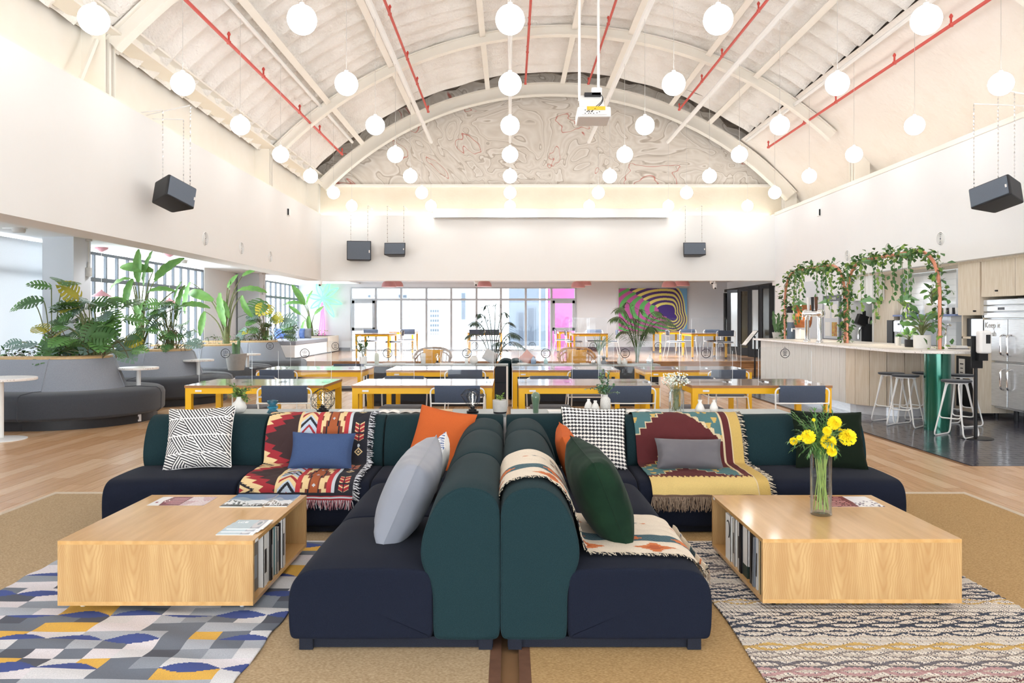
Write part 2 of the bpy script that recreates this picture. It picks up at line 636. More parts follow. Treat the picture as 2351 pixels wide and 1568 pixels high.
for n, (x0, x1, y0, y1) in enumerate(cand):
    k = (int(x0 * 97) * 31 + int(y0 * 53) * 17) % 6
    if n < 290:
        o = link('plank', pms[k], floor, ((x0 + x1) / 2, (y0 + y1) / 2, 0))
        o.scale = ((x1 - x0) / pw, (y1 - y0) / pl, 1)
    else:
        rest.bx(x0 + .002, x1 - .002, y0 + .002, y1 - .002, -0.006, 0)
        rest_i += [k] * 6
me = rest.mesh('planks', PL_M[0], False)
for m in PL_M[1:]:
    me.materials.append(m)
me.polygons.foreach_set('material_index', rest_i)
link('planks', me, floor)['kind'] = 'stuff'

M_tile = [mat('dark_tile_%s' % 'abc'[i], c, 0.14, noise=0.5, nscale=18, col2=d, bump=0.12, bscale=30) for i, (c, d) in
          enumerate([('#4b4b57', '#3a3a46'), ('#42424f', '#33333e'), ('#53525e', '#42414d')])]
tw, tl = 0.26, 0.12
tslab = sbox('tile_floor', (4.283, 7.4, 7.05, 18.8, -0.005, -0.003), M_tslab)
tslab.name = 'floor_tiled'
tc = []
r = 0
y = 7.05
while y < 18.6:
    x = 4.285 - (tw / 2 if r % 2 else 0)
    while x < 7.2:
        x0, x1 = max(x, 4.285), x + tw
        if x1 - x0 > 0.03 and in_view(x0, y + tl):
            tc.append((x0, x1, y, y + tl))
        x += tw
    y += tl
    r += 1
tms = [B().box(0, 0, -0.002, tw - 0.006, tl - 0.006, 0.006).mesh('tile', m, False) for m in M_tile]
rest = B()
rest_i = []
for n, (x0, x1, y0, y1) in enumerate(tc):
    k = (int(x0 * 77) * 13 + int(y0 * 91) * 7) % 3
    if n < 290:
        o = link('tile', tms[k], tslab, ((x0 + x1) / 2, (y0 + y1) / 2, 0))
        o.scale = ((x1 - x0) / tw, 1, 1)
    else:
        rest.bx(x0 + .003, x1 - .003, y0 + .003, y1 - .003, -0.005, 0.001)
        rest_i += [k] * 6
me = rest.mesh('tiles', M_tile[0], False)
for m in M_tile[1:]:
    me.materials.append(m)
me.polygons.foreach_set('material_index', rest_i)
link('tiles', me, tslab)['kind'] = 'stuff'

# ---- stage with two steps, its own boards
M_stage = wood('stage_boards', '#a98467', '#8d6749', (6, 0.5, 6), 1.4, 0.2, 2.5, wave=0.2, spec=0.6)
M_riser = wood('stage_riser', '#b58556', '#976a3f', (0.6, 6, 6), 1.6, 0.45, 2.5, wave=0.35)
stage = sbox('floor_stage', (-7.2, 7.4, 18.9, 26, 0.0, STG - 0.006), M_riser)
for k in range(96):
    x = -7.1 + k * 0.15
    if x < 7.25:
        o = link('plank', (B().box(0, 0, -0.003, .146, 6.4, .006).mesh('plank', M_stage, False) if k == 0 else stpm), stage, (x + .075, 22.1, STG))
        stpm = o.data
for nm, dm in (('step', (-4.4, 7.2, 18.45, 18.9, 0, 0.165)), ('nosing', (-7.1, 7.3, 18.86, 18.9, STG - 0.03, STG + 0.003))):
    obj(nm, B().bx(*dm), M_riser, stage, bevel=0.005)

# ---- lower hall walls
sbox('wall_left', (-5.0, XL, -3, YB + .2, 2.317, ZT), M_wall)
sbox('wall_back', (XL, XR + .02, YB, YB + .22, 2.31, ZT - .02), M_wall)
sbox('wall_right', (XR, 7.0, -3, YB + .2, 2.2, ZT), M_wallw)
sbox('wall_right_low', (XR, 7.2, 14.75, 18.55, 0, 2.2), M_wallw)
sbox('wall_right_far', (7.2, 7.35, 8.0, 26, 0, 2.7), M_wallw)
sbox('wall_left_low', (-7.2, -7.0, 11.6, 12.1, 0, 2.6), M_wallw)
sbox('wall_left_sill_3', (-7.2, -7.0, -3, 11.6, 0, .4), M_wallw)
sbox('wall_rear_unseen', (-7.2, 7.4, -3.2, -3, 2.6, 9), M_wall)  # unseen wall and piers, open below, added to cut light from behind
sbox('wall_rear_unseen_pier_left', (-7.2, -5.0, -3.2, -3, 0, 2.6), M_wall)
sbox('wall_rear_unseen_pier_right', (5.0, 7.4, -3.2, -3, 0, 2.6), M_wall)
sbox('wall_right_near', (7.0, 7.35, -3, 8.0, 0, 2.3), M_wallw)
sbox('wall_left_pier', (-7.2, -7.0, 17.45, 20.4, 0, 2.6), M_wallw)
# recessed upper wall, ledges, columns
sbox('wall_left_upper', (-5.3, -5.0, -3, 19.2, 3.8, 5.2), M_steelw)
sbox('trim_1', (-5.0, XL - .02, -3, YB, ZT, ZT + .03), M_steelw)
sbox('trim_2', (XR + .02, 7.7, -3, 19, ZT - .02, ZT + .03), M_steelw)
sbox('trim_3', (XR - .02, XR + .06, -3, YB, ZT - .03, ZT + .05), M_steelw, bevel=.01)
M_band = mat('band_cream', '#e9dfcc', 0.85, noise=0.3, nscale=3, col2='#ded2bb', bump=.3, bscale=18)
sbox('wall_back_band', (-5.0, 7.4, 18.98, 19.1, ZT - .1, 4.72), M_band)
sbox('trim_4', (-4.7, 6.9, 18.9, 18.98, 4.66, 4.72), M_steelw)
for yy in (9.0, 15.05, 18.85):
    b = B().box(-4.86, yy, 4.3, .28, .05, .9).box(-4.86, yy - .11, 4.3, .28, .02, .9).box(-4.86, yy + .11, 4.3, .28, .02, .9)
    struct(obj('column_left', b, M_steelw, smooth=False))
    b = B().box(6.9, yy, 4.35, .3, .05, .9).box(6.9, yy - .11, 4.35, .3, .02, .9).box(6.9, yy + .11, 4.35, .3, .02, .9)
    struct(obj('column_right', b, M_steelw, smooth=False))
b = B().box(-4.72, 8, 4.72, .28, 22, .03).box(-4.72, 8, 4.9, .28, 22, .03).box(-4.72, 8, 4.81, .04, 22, .18)
struct(obj('trim_eave_beam', b, M_steelw, smooth=False))
obj('strut', B().tube([(-4.8, 8.5, 4.0), (-4.8, 8.85, 4.6)], .03, 6), M_steelw, bpy.data.objects['column_left'])


# ---- barrel vault with cupped foam ribs on the left and crown, plain plaster on the right shoulder
def vpt(a, y, r):                                    # a measured from straight up, to the right
    return (VX + r * math.sin(a), y, VZ + r * math.cos(a))


a0, a1, ap = -math.asin((VX + 4.85) / VR), math.asin((7.52 - VX) / VR), math.asin((5.62 - VX) / VR)
ys = np.arange(-2.6, 18.1, 0.055)
P = []
for i in range(73):
    a = a0 + (ap - a0) * i / 72
    row = []
    for y in ys:
        t = (y / 0.47) % 1.0
        cup = 0.13 * abs(math.sin(PI * t)) + 0.012 * math.sin(a * 23 + y * 1.7) + 0.008 * math.sin(a * 61 + y * 5.1)
        row.append(vpt(a, y, VR + cup - .03))
    P.append(row)
struct(obj('ceiling', B().grid(P), M_foam, ang=60))
P = []
for i in range(40):
    a = ap + (a1 - ap) * i / 39
    P.append([vpt(a, y, VR - .02 + 0.012 * math.sin(a * 37 + y * 2.1) + .01 * math.sin(a * 11 - y * 3.3)) for y in np.arange(-2.6, 19.05, .25)])
struct(obj('ceiling_plaster', B().grid(P), M_plaster, ang=60))
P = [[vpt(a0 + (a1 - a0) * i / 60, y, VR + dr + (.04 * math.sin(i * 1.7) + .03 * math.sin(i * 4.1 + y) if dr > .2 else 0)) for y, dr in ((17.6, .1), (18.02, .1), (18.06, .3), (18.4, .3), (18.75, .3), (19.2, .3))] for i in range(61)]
struct(obj('ceiling_gap_lower', B().grid([[vpt(a0 + (a1 - a0) * i / 60, y, VR + .34) for y in (-2.6, 19.2)] for i in range(61)]), M_gapshade, ang=60))
struct(obj('ceiling_gap', B().grid(P), M_gapshade, ang=60))  # raised strip, coloured dark for the shade between rib and end wall


def rib(y, r_in, depth, aa0, aa1, name, fl=.14):
    P = []
    prof = [(-fl / 2, 0), (-fl / 2, .02), (-.015, .02), (-.015, depth - .02), (-fl / 2, depth - .02), (-fl / 2, depth),
            (fl / 2, depth), (fl / 2, depth - .02), (.015, depth - .02), (.015, .02), (fl / 2, .02), (fl / 2, 0)]
    for i in range(61):
        a = aa0 + (aa1 - aa0) * i / 60
        P.append([vpt(a, y + dy, r_in + dr) for dy, dr in prof])
    return struct(obj(name, B().grid(P, cv=True), M_steelw, ang=30))


for n, yy in enumerate((9.0, 15.05)):
    rib(yy, VR - .24, .2, a0 + .01, a1 - .2, 'beam_arch')
rib(18.62, VR - .36, .3, a0 + .02, a1 - .1, 'beam_arch', .2)
# end wall of the vault
M_tymp = mat('tympanum_plaster', '#dcd0bf', 0.9, bump=0.25, bscale=20)
nt = M_tymp.node_tree
N_, L_ = nt.nodes, nt.links
tcn = N_.new('ShaderNodeTexCoord')
n1 = N_.new('ShaderNodeTexNoise')
n1.inputs['Scale'].default_value, n1.inputs['Detail'].default_value = 0.4, 2.5
n1.inputs['Distortion'].default_value = 2.6
L_.new(tcn.outputs['Object'], n1.inputs['Vector'])
sn = N_.new('ShaderNodeMath')
sn.operation = 'MULTIPLY'
sn.inputs[1].default_value = 8.0
L_.new(n1.outputs['Fac'], sn.inputs[0])
fr = N_.new('ShaderNodeMath')
fr.operation = 'FRACT'
L_.new(sn.outputs[0], fr.inputs[0])
cr = N_.new('ShaderNodeValToRGB')
cr.color_ramp.elements[0].position, cr.color_ramp.elements[0].color = 0.0, hx('#b9aea1')
cr.color_ramp.elements[1].position, cr.color_ramp.elements[1].color = 0.09, hx('#e6dfd5')
for ps, c in ((0.16, '#dbd3c8'), (0.45, '#e9e3da'), (0.7, '#ddd5ca'), (0.92, '#efeae3'), (0.97, '#c8beb1')):
    e = cr.color_ramp.elements.new(ps)
    e.color = hx(c)
L_.new(fr.outputs[0], cr.inputs['Fac'])
n2 = N_.new('ShaderNodeTexNoise')
n2.inputs['Scale'].default_value, n2.inputs['Detail'].default_value, n2.inputs['Distortion'].default_value = 0.4, 2, 3.0
L_.new(tcn.outputs['Object'], n2.inputs['Vector'])
c2 = N_.new('ShaderNodeValToRGB')
c2.color_ramp.interpolation = 'LINEAR'
for e, ps, c in zip(c2.color_ramp.elements, (0.655, 0.675), ((0, 0, 0, 1), (0, 0, 0, 1))):
    e.position, e.color = ps, c
e = c2.color_ramp.elements.new(0.665)
e.color = (1, 1, 1, 1)
L_.new(n2.outputs['Fac'], c2.inputs['Fac'])
mxr = N_.new('ShaderNodeMix')
mxr.data_type = 'RGBA'
L_.new(c2.outputs['Color'], mxr.inputs['Factor'])
L_.new(cr.outputs['Color'], mxr.inputs['A'])
mxr.inputs['B'].default_value = hx('#c4695c')
L_.new(mxr.outputs['Result'], N_['Principled BSDF'].inputs['Base Color'])
pts = [(VX + (VR + .36) * math.sin(a0 + (a1 - a0) * i / 48), VZ + (VR + .36) * math.cos(a0 + (a1 - a0) * i / 48)) for i in range(49)]
pts = [p for p in pts if p[1] > 4.2]
b = B(Matrix.Rotation(PI / 2, 4, 'X'))
b.prism([(pts[0][0], 4.2)] + pts + [(pts[-1][0], 4.2)], -19.15, -19.02)
struct(obj('wall_back_tympanum', b, M_tymp, smooth=False))

# purlins between the arches
b = B()
for ang in (-0.62, -0.44, -0.2, 0.03, 0.17, 0.37, 0.5):
    for ya, yb in ((3, 8.9), (9.1, 14.95), (15.15, 18.4)):
        p, q = vpt(ang, ya, VR - .12), vpt(ang, yb, VR - .12)
        c = ((p[0] + q[0]) / 2, (ya + yb) / 2, p[2])
        o = obj('beam_purlin', B().box(0, 0, 0, .11, yb - ya, .03).box(0, 0, .06, .03, yb - ya, .1), M_steelw, loc=c, smooth=False)
        o.rotation_euler = (0, ang, 0)
        struct(o)

# ---- ceilings of the low bays
sbox('ceiling_left_bay', (-7.2, -4.98, -3, 26, 2.55, 2.7), M_ceil)
sbox('ceiling_stage', (-5.0, 7.4, YB + .2, 26, 2.6, 2.75), M_wallg)
sbox('column_1', (-6.72, -6.27, 10.95, 11.4, 0, 2.55), M_wallg)
sbox('column_2', (-6.95, -6.4, 19.45, 19.95, 0, 2.55), M_wallg)

# ---- back wall with the long window (window_1)
YF = 25.3
sbox('wall_far_left', (-7.2, -5.27, YF, YF + .2, 0, 2.7), M_wallg)
sbox('wall_far_right', (2.2, 7.4, YF, YF + .2, 0, 2.7), M_wallg)
sbox('wall_far_head', (-5.27, 2.2, YF, YF + .2, 2.45, 2.7), M_wallg)
M_base = mat('grey_skirting', '#6a6f78', 0.6, noise=0.2, nscale=10)
M_basem = mat('maroon_skirting', '#54303a', 0.6, noise=0.2, nscale=10)
sbox('baseboard_left', (-7.0, -5.3, YF - .02, YF, STG, STG + .11), M_base)
sbox('baseboard_right', (2.2, 7.2, YF - .02, YF, STG, STG + .13), M_basem)


def window(name, pts, axis, fixed, z0, z1, zt, mw=.07, dep=.12, opening=(), m=M_alu):
    """pts: mullion positions along axis; zt: transom height"""
    root = link(name, None)
    struct(root)

    def bxx(a, b, c0, c1, mm, nm, d=dep):
        bb = B().bx(a, b, fixed, fixed + d, c0, c1) if axis == 'x' else B().bx(fixed - d, fixed, a, b, c0, c1)
        return obj(nm, bb, mm, root, smooth=False)
    for p in pts:
        bxx(p - mw / 2, p + mw / 2, z0, z1, m, 'mullion')
    for a, b in zip(pts[:-1], pts[1:]):
        a, b = a + mw / 2, b - mw / 2
        for c in (z0, zt, z1 - .05):
            bxx(a, b, c, c + (.05 if c != zt else .07), m, 'rail', dep * .8)
        for c0, c1 in ((z0 + .05, zt), (zt + .07, z1 - .05)):
            if axis == 'x':
                bb = B().bx(a, b, fixed + .04, fixed + .048, c0, c1)
            else:
                bb = B().bx(fixed - .048, fixed - .04, a, b, c0, c1)
            obj('pane', bb, M_glass, root, smooth=False)
    for k in opening:
        a, b = pts[k] + mw / 2, pts[k + 1] - mw / 2
        for (u0, u1, c0, c1) in ((a, b, zt - .09, zt), (a, b, 1.0, 1.1), (a, a + .08, 1.0, zt), (b - .08, b, 1.0, zt)):
            obj('sash', B().bx(u0, u1, fixed - .03, fixed + .05, c0, c1), m, root, smooth=False)
    return root


M_alud = mat('side_window_frame', '#6f767e', 0.5, noise=0.2, nscale=8, col2='#646b73')
w1 = window('window_1', [PX(p, YF) for p in (806, 863, 921, 979, 1036, 1094, 1150, 1207, 1266, 1322)], 'x', YF, STG, 2.45, 2.0, opening=(0, 8))
window('window_2', [12.1 + .379 * k for k in range(15)], 'y', -7.0, .55, 2.5, 2.0, mw=.034, dep=.05, m=M_alud)
window('window_3', [20.45 + .48 * k for k in range(11)], 'y', -7.0, .55, 2.5, 2.0, mw=.04, dep=.05, m=M_alud)
M_blind = bpy.data.materials.new('roller_blind')
M_blind.use_nodes = True
_n = M_blind.node_tree
_n.nodes.remove(_n.nodes['Principled BSDF'])
_d, _t, _m = _n.nodes.new('ShaderNodeBsdfDiffuse'), _n.nodes.new('ShaderNodeBsdfTranslucent'), _n.nodes.new('ShaderNodeMixShader')
_nz = _n.nodes.new('ShaderNodeTexNoise')
_nz.inputs['Scale'].default_value = 120
_rp = _n.nodes.new('ShaderNodeValToRGB')
_rp.color_ramp.elements[0].color, _rp.color_ramp.elements[1].color = (.55, .56, .57, 1), (.66, .67, .68, 1)
_n.links.new(_nz.outputs['Fac'], _rp.inputs['Fac'])
_d.inputs['Color'].default_value = (.85, .86, .87, 1)
_n.links.new(_rp.outputs['Color'], _t.inputs['Color'])
_m.inputs[0].default_value = .5
_n.links.new(_d.outputs[0], _m.inputs[1])
_n.links.new(_t.outputs[0], _m.inputs[2])
_n.links.new(_m.outputs[0], _n.nodes['Material Output'].inputs['Surface'])
w4 = window('window_4', [-3 + 1.46 * k for k in range(11)], 'y', -7.0, .4, 2.5, 2.0, mw=.04, dep=.05)
for k in range(10):
    obj('roller_blind', B().bx(-6.945, -6.94, -2.98 + 1.46 * k, -1.56 + 1.46 * k, .42, 2.5), M_blind, w4, smooth=False)
sbox('wall_left_sill_1', (-7.2, -7.0, 12.1, 17.45, 0, .55), M_wallw)
sbox('wall_left_sill_2', (-7.2, -7.0, 20.4, 25.3, 0, .55), M_wallw)

# ---- cove strips on the ledges
b = obj('trim_cove_led_back', B().bx(-4.5, 6.6, 18.84, 18.87, ZT - .01, ZT + .012), M_led, smooth=False)
struct(b)
struct(obj('trim_cove_led_left', B().bx(-4.93, -4.9, -2, 18.4, ZT + .03, ZT + .045), M_led, smooth=False))
struct(obj('trim_cove_led_right', B().bx(6.6, 6.63, -2, 18.4, ZT + .03, ZT + .045), M_led, smooth=False))

# ---- outside
M_outw = mat('outside_white_wall', '#c9cbcc', 0.9, noise=0.15, nscale=1, col2='#c0c3c6')
M_outg = mat('outside_grey_panel', '#5e6872', 0.8, noise=0.2, nscale=1)
M_outp = mat('outside_pink_wall', '#86406a', 0.7, noise=0.5, nscale=.6, col2='#62447a')
M_outwin = mat('outside_window', '#3c444e', 0.5, noise=0.5, nscale=1.5, col2='#4a535e')
struct(sbox('terrace_ground', (-40, 30, 25.6, 90, .05, .2), M_outw))


def building(label, x0, x1, y0, y1, z1, wins, m, z0=.2):
    t = thing('building', label, 'building', ((x0 + x1) / 2, y0, z0))
    ox, oy = (x0 + x1) / 2, y0
    obj('wall', B().bx(x0 - ox, x1 - ox, 0, y1 - y0, 0, z1 - z0), m, t, smooth=False)
    for (px0, px1, py0, py1) in wins:
        a, b_ = at(px0, py1, y0), at(px1, py0, y0)
        f = obj('window', B().bx(a.x - ox, b_.x - ox, -.06, .02, a.z - z0, b_.z - z0), M_outg, t, smooth=False)
        obj('pane', B().bx(a.x - ox + .05, b_.x - ox - .05, -.08, -.05, a.z - z0 + .05, b_.z - z0 - .05), M_outwin, f, smooth=False)
    return t


W = []
for r_ in range(9):
    for c_ in range(4):
        W.append((988 + c_ * 5.2, 991.6 + c_ * 5.2, 711 + r_ * 11, 717 + r_ * 11))
building('tall white apartment block with a column of small windows outside the long window', PX(940, 62), PX(1013, 62), 62, 70, 7.5, W, M_outw)
building('low white house with small windows under its roof outside the far window', PX(800, 66), PX(938, 66), 66, 74, 4.6,
         [(845, 851, 677, 683), (860, 868, 676, 682), (925, 934, 677, 684), (965 - 50, 972 - 50, 676, 684)], M_outw)
building('plain white building with one tall narrow slot window outside', PX(1016, 52), PX(1165, 52), 52, 60, 6.0, [(1059, 1069, 672, 734)], M_outw)
building('pale grey panelled annex with a tall glazed door beside the pink wall', PX(1168, 34), PX(1238, 34), 34, 40, 5.0, [(1188, 1204, 715, 798), (1210, 1228, 705, 790)], M_outg)
tp = thing('pink_wall', 'magenta pink wall outside the last window bay', 'outdoor wall', (PX(1285, 30), 30, .2))
obj('wall', B().bx(-.45, .75, 0, .5, 0, 4.5), M_outp, tp, smooth=False)
obj('post', B().bx(-.75, -.55, -.1, .2, 0, 4.5), M_outg, tp, smooth=False)
# ================================================================== LOUNGE: rugs, sofas, cushions, throws, coffee tables
SW, SD, SH, BH = 0.84, 0.86, 0.338, 0.672            # sofa module: width, depth, seat height, back height


def colour_grid(name, P, C, m, parent=None, thick=0.0):
    """P (nu,nv,3) points, C (nu-1,nv-1,3) face colours"""
    P, C = np.asarray(P, float), np.asarray(C, float)
    nu, nv = P.shape[:2]
    me = bpy.data.meshes.new(name)
    me.vertices.add(nu * nv)
    me.vertices.foreach_set('co', P.reshape(-1))
    i, j = np.meshgrid(np.arange(nu - 1), np.arange(nv - 1), indexing='ij')
    f = np.stack([i * nv + j, (i + 1) * nv + j, (i + 1) * nv + j + 1, i * nv + j + 1], -1).reshape(-1)
    nf = (nu - 1) * (nv - 1)
    me.loops.add(nf * 4)
    me.loops.foreach_set('vertex_index', f.astype(np.int32))
    me.polygons.add(nf)
    me.polygons.foreach_set('loop_start', np.arange(0, nf * 4, 4, dtype=np.int32))
    me.polygons.foreach_set('use_smooth', np.ones(nf, bool))
    me.update(calc_edges=True)
    ca = me.color_attributes.new('Col', 'FLOAT_COLOR', 'CORNER')
    cc = np.ones((nf, 4, 4), np.float32)
    cc[:, :, :3] = C.reshape(nf, 1, 3)
    ca.data.foreach_set('color', cc.reshape(-1))
    me.materials.append(m)
    o = link(name, me, parent)
    if thick:
        md = o.modifiers.new('thickness', 'SOLIDIFY')
        md.thickness, md.offset = thick, 0
    return o


def pal(*hs):
    return np.array([hx(h)[:3] for h in hs])


def hsh(a, b, k=0):
    v = np.sin(a * 127.1 + b * 311.7 + k * 74.7) * 43758.5453
    return v - np.floor(v)


M_rug = mat('flat_weave', '#ffffff', 0.95, attr='Col', noise=0.22, nscale=220, col2='#555a66', bump=0.5, bscale=420, bdist=0.003)
M_throw = mat('woven_throw', '#ffffff', 0.95, attr='Col', noise=0.18, nscale=320, col2='#3a3230', bump=0.35, bscale=520, bdist=0.002)
M_cush = mat('printed_cotton', '#ffffff', 0.9, attr='Col', noise=0.08, nscale=300, col2='#777777', bump=0.15, bscale=500, bdist=0.002)

# ---- sisal carpets with bindings
for sx, word in ((-1, 'on the left'), (1, 'on the right')):
    x0, x1 = (-3.55, -0.035) if sx < 0 else (0.035, 3.55)
    t = thing('sisal_carpet', 'large tan sisal carpet %s of the seam between the two sofas' % word, 'carpet', ((x0 + x1) / 2, 3.9, 0))
    w, d = (x1 - x0) / 2, 1.99 + .06
    obj('weave', B().bx(-w + .04, w - .04, -d - .4, d - .06, 0.0, .008), M_sisal if sx < 0 else M_sisalr, t, smooth=False)
    for nm, dm, mm in (('binding', (-w, -w + .045, -d - .4, d, 0, .0095), M_sisalb if sx < 0 else M_strip),
                       ('binding', (w - .045, w, -d - .4, d, 0, .0095), M_strip if sx < 0 else M_sisalb),
                       ('binding', (-w + .045, w - .045, d - .06, d, 0, .0095), M_sisalb)):
        obj(nm, B().bx(*dm), mm, t, smooth=False)

# ---- blue, white and mustard flat-woven rug
nx, ny = 260, 330
x = np.linspace(-2.52, -1.015, nx)
y = np.linspace(2.3, 4.62, ny)
X, Y = np.meshgrid(x, y, indexing='ij')
Z = .0135 + .005 * np.maximum(0, np.sin(X * 9 + 2.2 * np.sin(Y * 5)) * np.sin(Y * 13 + X * 4)) * np.clip((3.42 - Y) * 4, 0, 1) + .0025 * np.sin(Y * 31 + X * 11)
Xw = X + .006 * np.sin(Y * 17)
xc, yc = (X[:-1, :-1] + X[1:, 1:]) / 2, (Y[:-1, :-1] + Y[1:, 1:]) / 2
cw, rh = .118, .088
ci, ri = np.floor((xc + 2.52) / cw), np.floor((yc - 2.3) / rh)
fx, fy = (xc + 2.52) / cw - ci, (yc - 2.3) / rh - ri
P_ = pal('#aeb3bc', '#d9d8da', '#dfd9dd', '#6c737f', '#50545f', '#8e959f', '#e0b04a', '#3d4f8f')
grp = np.floor((ci + (ri % 3)) / (1 + (hsh(ri, 0) > .5)))
h = hsh(grp, ri)
k = np.select([h < .30, h < .46, h < .62, h < .76, h < .86], [1, 2, 3, 4, 5], 6)
k = np.where((h < .12), 0, k)
# blue lens rows every third row: the blue bulges below or above a scalloped line
sp = np.floor((ci + np.floor(ri / 3) % 2) / 2)
fl = ((ci + np.floor(ri / 3) % 2) / 2 - sp) + fx / 2
arc = np.abs(np.sin(PI * fl)) * .62 * np.where(hsh(sp, ri, 3) > .25, 1, 0)
blue = (ri % 3 == 1) & (fy < arc) & (hsh(sp, ri, 5) > .12)
blue |= (ri % 3 == 0) & (fy > 1 - .35 * np.abs(np.sin(PI * fl))) & (hsh(sp, ri, 8) > .55)
k = np.where(blue, 7, k)
rug = colour_grid('blue_rug', np.stack([Xw, Y, Z], -1), P_[k], M_rug, thick=.006)
tag(rug, 'flat woven rug of blue, grey, white and mustard blocks under the left coffee table', 'rug')

# ---- cream rug with dark wavy lines
nx, ny = 330, 700
x = np.linspace(.957, 2.37, nx)
y = np.linspace(2.3, 4.6, ny)
X, Y = np.meshgrid(x, y, indexing='ij')
xc, yc = (X[:-1, :-1] + X[1:, 1:]) / 2, (Y[:-1, :-1] + Y[1:, 1:]) / 2
band = np.floor((4.6 - yc) / .044)
s = (xc - .957)
dash = ((s - (4.6 - yc) * .62) / .021) % 1.0
kk = np.where(dash < .70, 0, 1)
per = .36
amp = .026


def wav(y0, ph, sgn=1, a=amp):
    return np.abs(yc - (y0 + sgn * a * np.sin(2 * PI * (s / per) + ph)))


col_i = kk.copy()
rows = []
yy = 4.55
n = 0
seq = [2, 2, 3, 2, 4, 2, 5, 4, 2, 3, 5, 2, 2, 6, 3, 2, 2, 2, 2, 3, 6, 4, 5, 7, 8, 9, 3, 2, 4, 5, 8, 9]
while yy > 2.3 and n < 60:
    c = seq[n % len(seq)]
    wd = .0075 + .003 * math.sin(n * 2.3)
    j = yc + .004 * np.sin(s * 90 + n)
    m1 = wav(yy, n * .9 + .5 * math.sin(n), 1) < wd
    m2 = wav(yy, n * .9 + .5 * math.sin(n), -1) < wd
    col_i = np.where(m1 | m2, c, col_i)
    yy -= .072 + .016 * math.sin(n * 1.9)
    n += 1
P_ = pal('#dcd0c2', '#51505a', '#363c4a', '#cfc6ba', '#8a7f78', '#6b6467', '#c7a25a', '#b58d8b', '#633f3d', '#aab4bb')
Zr = .011 + .004 * (((X - .957) - (4.6 - Y) * .62) / .021 % 1.0 < .7) + .002 * np.sin(Y * 140)
rug2 = colour_grid('cream_rug', np.stack([X + .008 * np.sin(Y * 6), Y, Zr], -1), P_[col_i], M_rug, thick=.006)
tag(rug2, 'chunky cream rug crossed by dark wavy lines under the right coffee table', 'rug')

# ---- sofa modules
SEAT = [(.04, .05), (.008, .056), (0.0, .09), (-.002, .14), (-.004, .20), (.004, .262), (.028, .304), (.065, .328), (.12, .338), (.35, .343), (.52, .34), (.575, .325), (.585, .29), (.587, .12), (.584, .056), (.55, .05)]
BACK = [(.82, .05), (.852, .056), (.86, .09), (.86, .14), (.86, .54), (.855, .59), (.835, .632), (.79, .662), (.72, .672), (.67, .662), (.615, .625), (.575, .56), (.545, .48), (.535, .41), (.54, .36), (.562, .31), (.583, .26), (.587, .20), (.587, .09), (.594, .056), (.625, .05)]


def smoothpoly(p, n=2):
    for _ in range(n):
        q = []
        for i in range(len(p)):
            a, b_ = p[i], p[(i + 1) % len(p)]
            q += [(a[0] * .75 + b_[0] * .25, a[1] * .75 + b_[1] * .25), (a[0] * .25 + b_[0] * .75, a[1] * .25 + b_[1] * .75)]
        p = q
    out = []
    for a in p:
        if not out or math.hypot(a[0] - out[-1][0], a[1] - out[-1][1]) > .0008:
            out.append(a)
    return out


def inset(p, d):
    c = Vector((sum(a[0] for a in p) / len(p), sum(a[1] for a in p) / len(p)))
    n = len(p)
    area2 = sum(p[i][0] * p[(i + 1) % n][1] - p[(i + 1) % n][0] * p[i][1] for i in range(n))
    sg = 1 if area2 > 0 else -1
    q = []
    for i in range(n):
        t = Vector(p[(i + 1) % n]) - Vector(p[i - 1])
        if t.length < 1e-9:
            q.append(p[i])
            continue
        t.normalize()
        q.append((p[i][0] - t.y * d * sg, p[i][1] + t.x * d * sg))
    return q


def slab_profile(prof, w, rr=.014, bulge=.006):
    """profile in (y,z) drawn out along x with soft ends"""
    p = smoothpoly(prof)
    secs = [(-w / 2, rr + .008), (-w / 2, rr), (-w / 2 + rr * .12, rr * .55), (-w / 2 + rr * .45, rr * .18), (-w / 2 + rr, 0), (-w * .25, -bulge * .7), (0, -bulge),
            (w * .25, -bulge * .7), (w / 2 - rr, 0), (w / 2 - rr * .45, rr * .18), (w / 2 - rr * .12, rr * .55), (w / 2, rr), (w / 2, rr + .008)]
    P = []
    for x_, d in secs:
        q = inset(p, d)
        P.append([(x_, max(.04, a[0]) if False else a[0], a[1]) for a in q])
    b = B().grid(P, cv=True)
    n = len(p)
    cy_, cz_ = sum(a[0] for a in p) / n, sum(a[1] for a in p) / n
    for x_, o_ in ((-w / 2, 0), (w / 2, (len(secs) - 1) * n)):
        b.v.append((x_, cy_, cz_))
        c_ = len(b.v) - 1
        b.f.extend([(c_, o_ + (i + 1) % n, o_ + i) if x_ < 0 else (c_, o_ + i, o_ + (i + 1) % n) for i in range(n)])
    return b, p


